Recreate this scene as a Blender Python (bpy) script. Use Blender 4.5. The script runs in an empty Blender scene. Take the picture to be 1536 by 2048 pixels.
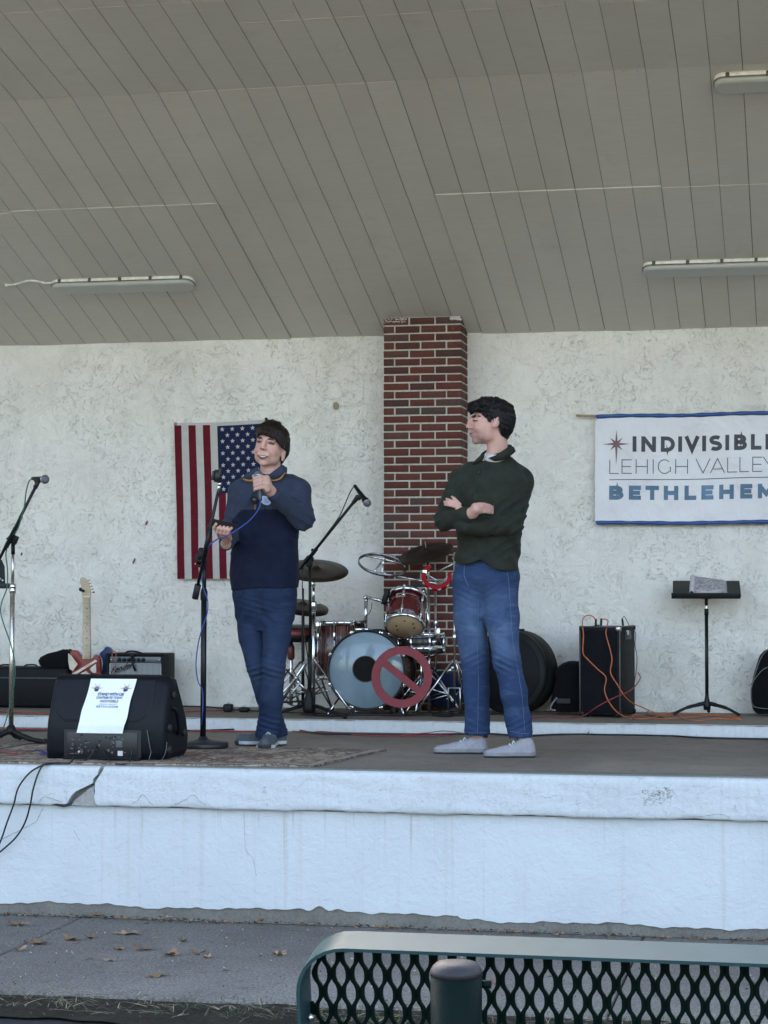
import bpy, bmesh, math, random
import numpy as np
from mathutils import Vector, Matrix, Euler
random.seed(7); rng = np.random.default_rng(5)
S = bpy.context.scene
COL = S.collection
R = math.radians
# ------------------------------------------------------------------ camera
FPX = 4100.0; YAW = R(11.6); PIT = math.atan(143/4100)
CAMZ = 0.89                       # stage floor is z = 0, the ground in front of it z = -0.72
cam = bpy.data.cameras.new('camera'); co = bpy.data.objects.new('camera', cam); COL.objects.link(co)
cam.sensor_fit = 'VERTICAL'; cam.sensor_height = 24.0; cam.lens = 24.0*FPX/2048
cam.clip_start = 0.05; cam.clip_end = 2000
co.location = (0, 0, CAMZ); co.rotation_euler = (R(90)+PIT, 0, YAW)
S.camera = co
# ------------------------------------------------------------------ sky, sun, exposure
SUN_EL = 27.0      # low sun behind the bandshell: its roof and an added unseen block shade everything in view
w = bpy.data.worlds.new('World'); S.world = w; w.use_nodes = True
nt = w.node_tree; bg = nt.nodes['Background']
sky = nt.nodes.new('ShaderNodeTexSky'); sky.sky_type = 'NISHITA'; sky.sun_disc = False
sky.sun_elevation = R(SUN_EL); sky.sun_rotation = R(-30); sky.dust_density = 3.0; sky.ozone_density = 1.0
hs = nt.nodes.new('ShaderNodeHueSaturation'); hs.inputs['Saturation'].default_value = 0.80
nt.links.new(sky.outputs[0], hs.inputs['Color']); nt.links.new(hs.outputs[0], bg.inputs[0]); bg.inputs[1].default_value = 0.15
sl = bpy.data.lights.new('sun', 'SUN'); sl.energy = 5.0; sl.angle = R(0.5); sl.color = (1, .93, .84)
so = bpy.data.objects.new('sun', sl); COL.objects.link(so)
so.rotation_euler = (R(-(90-SUN_EL)), 0, R(30)); so.location = (0, 30, 20)
S.view_settings.view_transform = 'Standard'; S.view_settings.look = 'None'
S.view_settings.gamma = 1; S.view_settings.use_curve_mapping = False
S.view_settings.exposure = 2.55
# ------------------------------------------------------------------ measuring
_r = np.array([math.cos(YAW), math.sin(YAW), 0]); _f = np.array([-math.sin(YAW)*math.cos(PIT), math.cos(YAW)*math.cos(PIT), math.sin(PIT)]); _u = np.cross(_r, _f)
def _ray(px, py): return _f+_r*(px-768)/FPX-_u*(py-1024)/FPX
_C = np.array([0, 0, CAMZ])
def W(px, py, Y):                 # the point of the plane y = Y measured at that spot of the photograph
    d = _ray(px, py); return Vector(_C+d*(Y/d[1]))
def G(px, py, z=0.0):             # the point at height z
    d = _ray(px, py); return Vector(_C+d*((z-CAMZ)/d[2]))
# ------------------------------------------------------------------ materials
class NT:
    def __init__(s, name):
        s.m = bpy.data.materials.new(name); s.m.use_nodes = True; s.t = s.m.node_tree
        s.b = s.t.nodes['Principled BSDF']; s._c = None
    def n(s, typ, **k):
        o = s.t.nodes.new('ShaderNode'+typ)
        for a, v in k.items():
            if a[0] == '_': setattr(o, a[1:], v)
            else:
                a = a.replace('_', ' ')
                o.inputs[a].default_value = v
        return o
    def l(s, a, b): s.t.links.new(a, b)
    def co(s, scale=(1, 1, 1), rot=(0, 0, 0), kind='Object'):
        if s._c is None: s._c = s.n('TexCoord')
        mp = s.n('Mapping'); mp.inputs['Scale'].default_value = scale; mp.inputs['Rotation'].default_value = rot
        s.l(s._c.outputs[kind], mp.inputs[0]); return mp.outputs[0]
    def noise(s, scale, detail=4, rough=.55, dist=0, vec=None):
        o = s.n('TexNoise', Scale=scale, Detail=detail, Roughness=rough, Distortion=dist)
        s.l(vec if vec is not None else s.co(), o.inputs['Vector']); return o.outputs['Fac']
    def ramp(s, fac, stops):
        o = s.n('ValToRGB'); e = o.color_ramp.elements
        while len(e) > 1: e.remove(e[-1])
        for i, (p, c) in enumerate(stops):
            if not hasattr(c, '__len__'): c = (c, c, c)
            x = e[0] if i == 0 else e.new(p)
            x.position = p; x.color = (*c[:3], 1)
        s.l(fac, o.inputs[0]); return o.outputs[0]
    def mix(s, fac, a, b, mode='MIX'):
        o = s.n('Mix', _data_type='RGBA', _blend_type=mode)
        for sock, v in ((o.inputs[0], fac), (o.inputs[6], a), (o.inputs[7], b)):
            if hasattr(v, 'is_output') or hasattr(v, 'links'): s.l(v, sock)
            elif sock.type == 'VALUE': sock.default_value = v
            else: sock.default_value = (*v[:3], 1)
        return o.outputs[2]
    def math(s, op, a, b=0.0, c=0.0):
        o = s.n('Math', _operation=op)
        for i, v in enumerate((a, b, c)):
            if hasattr(v, 'links'): s.l(v, o.inputs[i])
            else: o.inputs[i].default_value = v
        return o.outputs[0]
    def bump(s, h, strength=.3, dist=.01, prev=None):
        o = s.n('Bump', Strength=strength, Distance=dist); s.l(h, o.inputs['Height'])
        if prev is not None: s.l(prev, o.inputs['Normal'])
        return o.outputs[0]
    def out(s, color=None, rough=None, normal=None, metal=None, **k):
        def put(n, v):
            i = s.b.inputs[n]
            if hasattr(v, 'links'): s.l(v, i)
            elif hasattr(v, '__len__'): i.default_value = (*v[:3], 1) if i.type == 'RGBA' else tuple(v)
            else: i.default_value = v
        if color is not None: put('Base Color', color)
        if rough is not None: put('Roughness', rough)
        if normal is not None: s.l(normal, s.b.inputs['Normal'])
        if metal is not None: put('Metallic', metal)
        for a, v in k.items(): put(a.replace('_', ' '), v)
        return s.m
def plain(name, c, rough=.5, metal=0, var=.15, vs=30, bump=0, bs=200, **k):
    """paint, plastic, metal: a little uneven in colour and gloss"""
    n = NT(name); f = n.noise(vs, 5)
    lo = tuple(x*(1-var) for x in c); hi = tuple(min(1, x*(1+var)) for x in c)
    col = n.ramp(f, [(.3, lo), (.7, hi)])
    rg = n.math('ADD', n.math('MULTIPLY', n.noise(vs*2, 3), .25*rough), rough*.88)
    nm = n.bump(n.noise(bs, 3), bump, .002) if bump else None
    return n.out(col, rg, nm, metal, **k)
def cloth(name, c, var=.18, weave=900, strength=.35, rough=.9, **k):
    n = NT(name); f = n.noise(18, 6, .6); g = n.noise(weave, 2)
    col = n.ramp(f, [(.3, tuple(x*(1-var) for x in c)), (.72, tuple(x*(1+var) for x in c))])
    col = n.mix(.35, col, n.ramp(g, [(.3, .35), (.7, 1.0)]), 'MULTIPLY')
    h = n.math('ADD', n.math('MULTIPLY', n.noise(26, 4, .6, .6), 1.0), n.math('MULTIPLY', g, .08))
    return n.out(col, rough, n.bump(h, strength, .006), 0, Sheen_Weight=.04, Specular_IOR_Level=.15, **k)

CHROME = plain('chrome', (.72, .73, .75), .12, 1, .04)
DULLCHROME = plain('worn_chrome', (.6, .6, .61), .28, 1, .08)
BLACKMETAL = plain('black_painted_metal', (.006, .008, .009), .42, 0, .3, Specular_IOR_Level=.3)
BLACKPLASTIC = plain('black_plastic', (.006, .007, .008), .5, 0, .25, bump=.3, bs=500, Specular_IOR_Level=.3)
BLACKTOLEX = plain('black_vinyl_covering', (.004, .005, .007), .6, 0, .3, bump=.5, bs=450, Specular_IOR_Level=.22)
BLACKCLOTH = cloth('black_fabric', (.005, .006, .008))
RUBBER = plain('black_rubber', (.012, .012, .012), .7)
# ------------------------------------------------------------------ mesh building
INV = {}
def reg(o, mat): INV[o.name] = mat.inverted()
def setp(o, label=None, cat=None, group=None, kind=None):
    if label: o['label'] = label
    if cat: o['category'] = cat
    if group: o['group'] = group
    if kind: o['kind'] = kind
    return o
def thing(name, label, cat, loc=(0, 0, 0), rotz=0, group=None):
    o = bpy.data.objects.new(name, None); COL.objects.link(o); o.empty_display_size = .1
    o.location = loc; o.rotation_euler = (0, 0, rotz)
    reg(o, Matrix.Translation(loc) @ Matrix.Rotation(rotz, 4, 'Z'))
    return setp(o, label, cat, group)
class MB:
    """collects shapes; build() links them as ONE mesh object. Coordinates are world ones, unless local=True."""
    def __init__(s): s.bm = bmesh.new(); s.mi = 0
    def _tag(s, faces, smooth):
        for f in faces: f.material_index = s.mi; f.smooth = smooth
    def add(s, verts, faces, smooth=False):
        v = [s.bm.verts.new(p) for p in verts]; fs = []
        for f in faces:
            try: fs.append(s.bm.faces.new([v[i] for i in f]))
            except ValueError: pass
        s._tag(fs, smooth); return v
    def box(s, c, size, rot=None, bev=0, seg=2, smooth=False):
        t = bmesh.new(); bmesh.ops.create_cube(t, size=1)
        bmesh.ops.scale(t, vec=size, verts=t.verts)
        if bev: bmesh.ops.bevel(t, geom=t.edges[:], offset=bev, segments=seg, affect='EDGES', profile=.5)
        m = Matrix.Translation(c)
        if rot is not None: m = m @ (rot.to_4x4() if isinstance(rot, Matrix) else Euler(rot).to_matrix().to_4x4())
        bmesh.ops.transform(t, matrix=m, verts=t.verts); s._merge(t, smooth or bev > 0)
    def box2(s, a, b, bev=0, seg=2):
        a = Vector(a); b = Vector(b); s.box((a+b)/2, tuple(abs(x) for x in (b-a)), bev=bev, seg=seg)
    def _merge(s, t, smooth):
        t.verts.index_update()
        s.add([v.co.copy() for v in t.verts], [[v.index for v in f.verts] for f in t.faces], smooth); t.free()
    def tube(s, pts, r, n=10, caps=True, flat=None):
        pts = [Vector(p) for p in pts]
        if not hasattr(r, '__len__'): r = [r]*len(pts)
        T = []
        for i in range(len(pts)):
            a = pts[max(0, i-1)]; b = pts[min(len(pts)-1, i+1)]
            d = b-a; T.append(d.normalized() if d.length > 1e-9 else Vector((0, 0, 1)))
        up = Vector((0, 0, 1)) if abs(T[0].z) < .9 else Vector((0, 1, 0))
        N = (up-T[0]*up.dot(T[0])).normalized(); V = []; F = []
        for i, p in enumerate(pts):
            N = (N-T[i]*N.dot(T[i])).normalized(); Bn = T[i].cross(N)
            for k in range(n):
                a = 2*math.pi*k/n; V.append(p+(N*math.cos(a)+Bn*math.sin(a))*r[i])
        for i in range(len(pts)-1):
            for k in range(n):
                F.append([i*n+k, i*n+(k+1) % n, (i+1)*n+(k+1) % n, (i+1)*n+k])
        v = s.add(V, F, True)
        if caps:
            fs = []
            for ring in (v[:n][::-1], v[-n:]):
                try: fs.append(s.bm.faces.new(ring))
                except ValueError: pass
            s._tag(fs, False)
    def lathe(s, prof, c=(0, 0, 0), axis=(0, 0, 1), n=32, smooth=True, caps=True):
        """prof: (radius, height) along axis"""
        ax = Vector(axis).normalized(); q = Vector((0, 0, 1)).rotation_difference(ax); c = Vector(c); V = []; F = []
        for (rr, h) in prof:
            for k in range(n):
                a = 2*math.pi*k/n; V.append(c+q @ Vector((rr*math.cos(a), rr*math.sin(a), h)))
        for i in range(len(prof)-1):
            for k in range(n): F.append([i*n+k, i*n+(k+1) % n, (i+1)*n+(k+1) % n, (i+1)*n+k])
        v = s.add(V, F, smooth)
        fs = []
        for j, ring in ((0, v[:n][::-1]), (len(prof)-1, v[-n:])):
            if caps and prof[j][0] > 1e-5:
                try: fs.append(s.bm.faces.new(ring))
                except ValueError: pass
        s._tag(fs, False)
        if prof[0][0] <= 1e-5 or prof[-1][0] <= 1e-5: bmesh.ops.remove_doubles(s.bm, verts=[x for x in v if x.is_valid], dist=1e-6)
    def torus(s, c, axis, Rr, r, n=48, m=8, a0=0, a1=2*math.pi, sx=1):
        ax = Vector(axis).normalized(); q = Vector((0, 0, 1)).rotation_difference(ax)
        full = abs(a1-a0-2*math.pi) < 1e-6; k = n if full else n+1
        pts = [Vector(c)+q @ Vector((Rr*math.cos(a0+(a1-a0)*i/n), Rr*sx*math.sin(a0+(a1-a0)*i/n), 0)) for i in range(k)]
        if full: pts += [pts[0]]
        s.tube(pts, r, m, caps=not full)
    def sphere(s, c, r, n=16, rot=None):
        t = bmesh.new(); bmesh.ops.create_uvsphere(t, u_segments=n, v_segments=max(6, n//2+2), radius=1)
        rr = r if hasattr(r, '__len__') else (r, r, r)
        bmesh.ops.scale(t, vec=rr, verts=t.verts)
        m = Matrix.Translation(c)
        if rot is not None: m = m @ (rot.to_4x4() if isinstance(rot, Matrix) else Euler(rot).to_matrix().to_4x4())
        bmesh.ops.transform(t, matrix=m, verts=t.verts); s._merge(t, True)
    def prism(s, poly, o, ex, ey, th, bev=0):
        """polygon of 2D points laid in the plane o + x ex + y ey, extruded by th along ex x ey"""
        o = Vector(o); ex = Vector(ex); ey = Vector(ey); nn = ex.cross(ey).normalized()*th
        t = bmesh.new(); a = [t.verts.new(o+ex*x+ey*y) for x, y in poly]; f = t.faces.new(a)
        r = bmesh.ops.extrude_face_region(t, geom=[f]); vs = [g for g in r['geom'] if isinstance(g, bmesh.types.BMVert)]
        bmesh.ops.translate(t, vec=nn, verts=vs); bmesh.ops.recalc_face_normals(t, faces=t.faces)
        if bev: bmesh.ops.bevel(t, geom=t.edges[:], offset=bev, segments=2, affect='EDGES')
        bmesh.ops.triangulate(t, faces=[f for f in t.faces if len(f.verts) > 4])
        s._merge(t, False)
    def grid(s, fn, nu, nv, smooth=True, th=0):
        V = [Vector(fn(i/nu, j/nv)) for j in range(nv+1) for i in range(nu+1)]
        F = [[j*(nu+1)+i, j*(nu+1)+i+1, (j+1)*(nu+1)+i+1, (j+1)*(nu+1)+i] for j in range(nv) for i in range(nu)]
        s.add(V, F, smooth)
    def build(s, name, mat, parent=None, local=False, label=None, cat=None, group=None, kind=None, ao=None):
        me = bpy.data.meshes.new(name)
        bmesh.ops.recalc_face_normals(s.bm, faces=s.bm.faces)
        s.bm.to_mesh(me); s.bm.free()
        for m in (mat if isinstance(mat, (list, tuple)) else [mat]): me.materials.append(m)
        return link(name, me, parent, local, label, cat, group, kind, ao)
def link(name, me, parent=None, local=False, label=None, cat=None, group=None, kind=None, origin=None):
    o = bpy.data.objects.new(name, me); COL.objects.link(o)
    if parent is not None:
        o.parent = parent
        if parent.name in INV:
            if not local: me.transform(INV[parent.name])
            INV[o.name] = INV[parent.name]
    elif not local:
        # a thing of one mesh: put its origin at its base
        if origin is None:
            n = len(me.vertices)
            if n:
                a = np.empty(n*3); me.vertices.foreach_get('co', a); a = a.reshape(-1, 3)
                origin = ((a[:, 0].min()+a[:, 0].max())/2, (a[:, 1].min()+a[:, 1].max())/2, a[:, 2].min())
        if origin is not None:
            me.transform(Matrix.Translation([-x for x in origin])); o.location = origin
            INV[o.name] = Matrix.Translation(origin).inverted()
    return setp(o, label, cat, group, kind)
def smoothpts(P, k=6):
    """Catmull-Rom through P"""
    P = [Vector(p) for p in P]; out = []
    for i in range(len(P)-1):
        a = P[max(0, i-1)]; b = P[i]; c = P[i+1]; d = P[min(len(P)-1, i+2)]
        for j in range(k):
            t = j/k
            out.append(.5*((2*b)+(c-a)*t+(2*a-5*b+4*c-d)*t*t+(3*b-a-3*c+d)*t**3))
    return out+[P[-1]]
def text_mesh(s, size, extrude=0, offset=0, shear=0, spacing=1.0, align='CENTER'):
    cu = bpy.data.curves.new('t', 'FONT'); cu.body = s; cu.size = size; cu.extrude = extrude; cu.offset = offset
    cu.shear = shear; cu.space_character = spacing; cu.align_x = align; cu.resolution_u = 3
    o = bpy.data.objects.new('t', cu); COL.objects.link(o)
    bpy.context.view_layer.update()
    me = bpy.data.meshes.new_from_object(o.evaluated_get(bpy.context.evaluated_depsgraph_get()))
    bpy.data.objects.remove(o); bpy.data.curves.remove(cu)
    return me
def text(mb, s, size, o, ex, ey, lift=.0015, **k):
    """adds writing to a mesh builder, in the plane o, ex, ey"""
    me = text_mesh(s, size, **k); ex = Vector(ex).normalized(); ey = Vector(ey).normalized(); n = ex.cross(ey); o = Vector(o)
    mb.add([o+ex*v.co.x+ey*v.co.y+n*lift for v in me.vertices], [list(p.vertices) for p in me.polygons])
    bpy.data.meshes.remove(me)
# ================================================================== the place: stage, walls, ceiling, ground
FY, WY, RY = 9.53, 13.2, 12.04    # stage front, rear wall, step of the rear platform
PZ = 0.073                        # height of the rear platform
GZ = -0.72
XL, XR = -9.0, 5.0
SB, SF = .3346, .1928             # slopes of the two ceiling panels
KY = 10.32; CZ = 2.526
def ceil_z(Y): return CZ+SB*(WY-Y) if Y >= KY else CZ+SB*(WY-KY)+SF*(KY-Y)

def stucco():
    n = NT('white_stucco'); c = n.co()
    warp = n.noise(2.2, 5, .6)
    a = n.noise(11, 8, .62, 1.4); b = n.noise(4.2, 4, .6, .6)
    line = n.math('LESS_THAN', n.math('ABSOLUTE', n.math('SUBTRACT', a, .52)), .0085)
    patch = n.ramp(b, [(.38, 0), (.55, 1)])
    brk = n.ramp(n.noise(60, 4), [(.40, 0), (.50, 1)])
    spots = n.ramp(n.noise(52, 7, .72, 1.6), [(.575, 0), (.66, 1)])
    lines = n.math('MULTIPLY', n.math('MULTIPLY', line, patch), brk)
    sp = n.math('MULTIPLY', spots, n.ramp(n.noise(3.1, 5, .6), [(.40, 0), (.62, 1)]))
    col = n.ramp(warp, [(.25, (.78, .75, .68)), (.5, (.88, .855, .79)), (.8, (.91, .89, .83))])
    col = n.mix(n.ramp(n.noise(.8, 5, .6, .5), [(.52, 0), (.78, .5)]), col, (.60, .555, .45))
    wet = n.ramp(n.noise(1.0, 6, .6, .3, n.co((5, 1, .8))), [(.52, 0), (.74, .22)]); col = n.mix(wet, col, (.52, .50, .44))
    col = n.mix(n.math('MULTIPLY', sp, .24), col, (.26, .235, .20))
    col = n.mix(n.math('MULTIPLY', lines, .42), col, (.16, .14, .12))
    h = n.math('ADD', n.math('MULTIPLY', n.noise(14, 8, .66, 1.2), 1.0), n.math('MULTIPLY', lines, -.25))
    return n.out(col, .9, n.bump(h, .7, .03), 0)
STUCCO = stucco()
def white_wall(name, streaks, base=(.60, .625, .635)):
    n = NT(name)
    col = n.ramp(n.noise(1.6, 6, .6), [(.25, tuple(x*.88 for x in base)), (.6, base)])
    col = n.mix(n.ramp(n.noise(7, 8, .7, .5), [(.58, 0), (.74, .35)]), col, (.52, .50, .46))
    if streaks:
        st = n.noise(1.0, 6, .6, .15, n.co((48, 8, 1.3)))
        col = n.mix(n.ramp(st, [(.50, 0), (.72, .5)]), col, (.50, .52, .53))
        ed = n.noise(34, 8, .78, 1.2)
        col = n.mix(n.ramp(ed, [(.57, 0), (.64, .55)]), col, (.30, .29, .27))
        col = n.mix(n.ramp(n.noise(9, 8, .75, 1.5), [(.60, 0), (.66, .35)]), col, (.40, .39, .36))
    else:
        st = n.noise(1.0, 5, .6, .2, n.co((26, 8, .55)))
        col = n.mix(n.ramp(st, [(.56, 0), (.80, .5)]), col, (.44, .40, .34))
        spz = n.n('SeparateXYZ'); n.l(n.co(), spz.inputs[0]); drip = n.noise(1.0, 4, .6, .1, n.co((34, 1, .9)))
        dz = n.ramp(n.math('MULTIPLY', spz.outputs[2], 2.0), [(.45, 0), (.98, 1)])
        col = n.mix(n.math('MULTIPLY', n.ramp(drip, [(.61, 0), (.71, .42)]), dz), col, (.30, .25, .19))
        ed = n.noise(60, 4, .6)
        col = n.mix(n.ramp(ed, [(.70, 0), (.74, .5)]), col, (.3, .28, .25))
    h = n.math('ADD', n.noise(30, 7, .65, .6), n.math('MULTIPLY', n.noise(5, 6, .6, 1), 1.2))
    return n.out(col, .62, n.bump(h, .65 if streaks else .5, .012), 0)
FRONTPAINT = white_wall('white_wall_paint', False)
LIPPAINT = white_wall('streaked_white_paint', True)
def concrete(name, c, sc=1, dark=.6, bump=.4, spots=.6, grain=.25):
    n = NT(name)
    col = n.ramp(n.noise(1.1*sc, 7, .62, .4), [(.28, tuple(x*.72 for x in c)), (.7, tuple(x*1.18 for x in c))])
    col = n.mix(n.ramp(n.noise(11*sc, 8, .72, .6), [(.54, 0), (.70, dark)]), col, tuple(x*.45 for x in c))
    col = n.mix(n.ramp(n.noise(90*sc, 3, .6), [(.58, 0), (.66, spots)]), col, tuple(x*1.6 for x in c))
    if grain: col = n.mix(grain, col, n.ramp(n.noise(75, 6, .75), [(.36, .35), (.64, 1.5)]), 'MULTIPLY')
    h = n.math('ADD', n.noise(140*sc, 4, .7), n.math('MULTIPLY', n.noise(12*sc, 6, .6), 1.5))
    return n.out(col, .88, n.bump(h, bump, .006), 0, Specular_IOR_Level=.15)
FLOORC = concrete('stage_floor_concrete', (.24, .208, .172), spots=.3)
EDGEC = concrete('worn_grey_green_edge', (.235, .24, .21), 1.5, spots=.3)
PAVEC = concrete('pavement_concrete', (.225, .210, .188), 1.2, .7, .9, .9, .75)
BASEC = concrete('bare_grey_concrete', (.20, .19, .165), 3, .8)
ASPHALT = concrete('asphalt', (.05, .05, .052), 2, .4, 1.0, .9)
DARKGAP = plain('dirt_in_gap', (.035, .03, .024), .95)
SCAR = concrete('broken_concrete', (.46, .45, .42), 4, .5, 1.0)

# ---- ground: one sheet sloping up from the stage to the benches, reaching the horizon
m = MB()
ys = [400, 60, 9.56, 7.0, 5.5, 2.6, -3, -30, -400]
zs = [GZ-.06, GZ-.06, GZ-.06, GZ-.035, -.60, -.41, -.30, -.30, -.30]
V = []; F = []
xs = [-400, -60, -15, -8, -4, 0, 4, 10, 60, 400]
for y, z in zip(ys, zs):
    for x in xs: V.append((x, y, z))
nx = len(xs)
for j in range(len(ys)-1):
    for i in range(nx-1): F.append([j*nx+i, j*nx+i+1, (j+1)*nx+i+1, (j+1)*nx+i])
m.add(V, F); m.build('ground', ASPHALT, kind='structure', local=True)
m = MB(); m.grid(lambda u, v: (-60+120*u, -70+67.5*v, -.292), 8, 8); m.build('bounce_lawn', concrete('bounce_grass_tan', (.33, .285, .17), 1), kind='structure')  # unseen grass sheet behind the camera, added to bounce light onto the ceiling
# ---- pavement along the stage, in slabs with joints
m = MB(); x = XL-2; k = 0
jx = G(90, 1868, GZ).x
edges = [jx+2.7*i for i in range(-3, 5)]
for a, b in zip(edges[:-1], edges[1:]):
    m.box2((a+.006, 7.70, GZ-.12), (b-.006, 9.455, GZ), bev=.006, seg=1)
m.build('pavement', PAVEC, kind='structure')
m = MB(); m.box2((edges[0], 7.71, GZ-.13), (edges[-1], 9.60, GZ-.018)); m.build('pavement_joint_fill', DARKGAP, kind='structure')

# ---- the stage
st = thing('stage', 'white painted concrete stage with a cracked overhanging lip and a grey floor', 'stage', (-2.5, 9.6, GZ))
m = MB(); m.box2((XL, FY+.10, -.12), (XR, RY, 0)); m.build('stage_floor', FLOORC, st)
m = MB(); m.box2((XL, RY+.003, -.12), (XR, WY+.3, PZ-.004)); m.build('rear_platform', FLOORC, st)
def jag(x, seed, amp, f=1.0):
    return amp*(math.sin(x*7.3*f+seed)+.7*math.sin(x*17.9*f+seed*2.1)+.5*math.sin(x*41*f+seed*3.3)+.35*math.sin(x*83*f+seed))/2.2
# painted nosing of the platform step (white, chipped along the top)
m = MB(); N = 700; V = []; F = []
for i in range(N+1):
    x = XL+(XR-XL)*i/N
    t = PZ-.006+jag(x, 1, .005); 
    V += [(x, RY-.012+jag(x, 4, .003), -.0), (x, RY-.014+jag(x, 2, .004), t-.012), (x, RY-.004+jag(x, 3, .002), t), (x, RY+.03+jag(x, 9, .012), PZ-.0015)]
for i in range(N):
    for k in range(3): F.append([i*4+k, i*4+4+k, i*4+5+k, i*4+1+k])
m.add(V, F, True); m.build('step_face', LIPPAINT, st)
# floor cracks: hairline dark strips let into the surface
def crackstrip(m, P, wd, up=(0, 0, 1), seed=0, k=8):
    P = smoothpts(P, k); up = Vector(up); rr = random.Random(seed); V = []; F = []
    for i, p in enumerate(P):
        t = (P[min(i+1, len(P)-1)]-P[max(i-1, 0)]).normalized(); s_ = t.cross(up).normalized()
        j = s_*rr.uniform(-1, 1)*wd*1.3; ww = wd*rr.uniform(.35, 1.0)*(.35 if i in (0, len(P)-1) else 1)
        V += [p+j-s_*ww, p+j+s_*ww]
    for i in range(len(P)-1): F.append([2*i, 2*i+1, 2*i+3, 2*i+2])
    m.add(V, F)
m = MB()
for kk_, (P, wd) in enumerate((([(590, 1488), (650, 1472), (700, 1464)], .002), ([(700, 1500), (900, 1530), (1010, 1545)], .0015), ([(1120, 1490), (1300, 1500), (1500, 1492)], .0012), ([(800, 1478), (1100, 1483), (1530, 1490)], .0012))):
    m = MB(); crackstrip(m, [G(a, b, .0008) for a, b in P], wd, seed=kk_); m.build('floor_crack', DARKGAP, st)
# lip: two blocks parted by the big crack, the corner broken off the left one
LZ = -.193; LF = FY
def lipx(px): return W(px, 1570, LF).x
def lipz(py): return W(190, py, LF).z
cr = [(200, 1541), (197, 1550), (190, 1556), (188, 1566)]
left_edge = [(198, 1538.5), (193, 1552), (186, 1557), (185, 1567), (176, 1570), (166, 1577), (152, 1583), (143, 1592), (136, 1603), (131, 1613)]
right_edge = [(207, 1539), (199, 1551), (193, 1560), (189, 1568), (190, 1583), (188, 1596), (191, 1606), (196, 1614)]
def lip_block(poly, name):
    m = MB(); m.prism([(x, z) for x, z in poly], (0, LF, 0), (1, 0, 0), (0, 0, 1), -.10)
    # break the long front face into an uneven surface
    bm = m.bm
    bmesh.ops.recalc_face_normals(bm, faces=bm.faces)
    return m
def lip_sheet(x0f, x1f, x0, x1, name):
    """x0f/x1f(z): the broken side edges; the sheet has a rounded, chipped upper arris and an uneven face"""
    m = MB(); nu = max(8, int((x1-x0)/.02)); V = []; F = []
    prof = [(.10, 0), (.03, -.0005), (.012, -.003), (.004, -.010), (0, -.02)]+[(0, -.02-(-LZ-.03)*k/8) for k in range(1, 9)]+[(.006, LZ), (.03, LZ-.0)]
    for i in range(nu+1):
        for (dy, z) in prof:
            a = x0f(z); b = x1f(z); x = a+(b-a)*i/nu
            ch = .004*max(0, math.sin(x*23)+math.sin(x*57+1)+math.sin(x*131)*.7-1.1) if -.03 < z < -.002 else 0
            zz = z+(jag(x, 5, .006) if z <= LZ+.001 else 0)-ch*1.5
            V.append((x, LF+dy+ch+jag(x+z*3, 7, .0018, .6)+.0012*math.sin(z*90+x*11), zz))
    q = len(prof)
    for i in range(nu):
        for k in range(q-1): F.append([i*q+k, (i+1)*q+k, (i+1)*q+k+1, i*q+k+1])
    # close the sides back into the thickness
    m.add(V, F, True)
    for i in (0, nu):
        s_ = [m_ for m_ in range(q)]
        V2 = []; F2 = []
        for k in s_: V2 += [V[i*q+k], (V[i*q+k][0], LF+.1, V[i*q+k][2])]
        for k in range(q-1): F2.append([2*k, 2*k+1, 2*k+3, 2*k+2])
        m.add(V2, F2)
    return m
def edgefn(E):
    pts = sorted([(lipz(b), lipx(a)) for a, b in E]); zs_ = [p[0] for p in pts]; xs_ = [p[1] for p in pts]
    return lambda z: float(np.interp(z, zs_, xs_))
m = lip_sheet(lambda z: XL, edgefn(left_edge), XL, lipx(170), 'l'); m.mi = 0
m2 = lip_sheet(edgefn(right_edge), lambda z: XR, lipx(200), XR, 'r')
m.build('lip', LIPPAINT, st); m2.build('lip', LIPPAINT, st)
m = MB(); m.prism([(lipx(a), lipz(b)) for a, b in [(187, 1572), (178, 1577), (163, 1590), (150, 1600), (142, 1612), (193, 1613), (189, 1600), (186.5, 1584)]], (0, LF+.008, 0), (1, 0, 0), (0, 0, 1), -.02)
m.build('broken_corner', SCAR, st)
m = MB(); m.box2((XL, FY+.065, LZ+.004), (XR, FY+.11, -.003)); m.build('lip_core', SCAR, st)
m = MB(); m.prism([(lipx(a), lipz(b)) for a, b in [(106, 1611), (112, 1609), (128, 1610), (138, 1608), (138, 1614), (128, 1616), (112, 1613)]], (0, LF-.002, 0), (1, 0, 0), (0, 0, 1), -.01)
m.build('gap', DARKGAP, st)
# front wall below the lip: concrete core and a coat of paint with a ragged foot
m = MB(); m.box2((XL, FY+.045, GZ-.1), (XR, FY+.14, LZ+.01)); m.build('wall_core', BASEC, st)
m = MB(); N = 900; V = []; F = []
for i in range(N+1):
    x = XL+(XR-XL)*i/N; zb = GZ+.045+jag(x, 2, .012)+.022*max(0, math.sin(x*2.1)+math.sin(x*5.3+1)-.8)*(.4+.6*math.sin(x*31)**2)
    if x > -1.6: zb -= .012
    for k in range(9):
        z = zb+(LZ-.004-zb)*k/8
        V.append((x, FY+.036+.0014*math.sin(x*3.1+z*9)+.001*math.sin(x*13+z*31), z))
for i in range(N):
    for k in range(8): F.append([i*9+k, i*9+9+k, i*9+10+k, i*9+1+k])
m.add(V, F, True); m.build('front_wall', FRONTPAINT, st)
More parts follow.
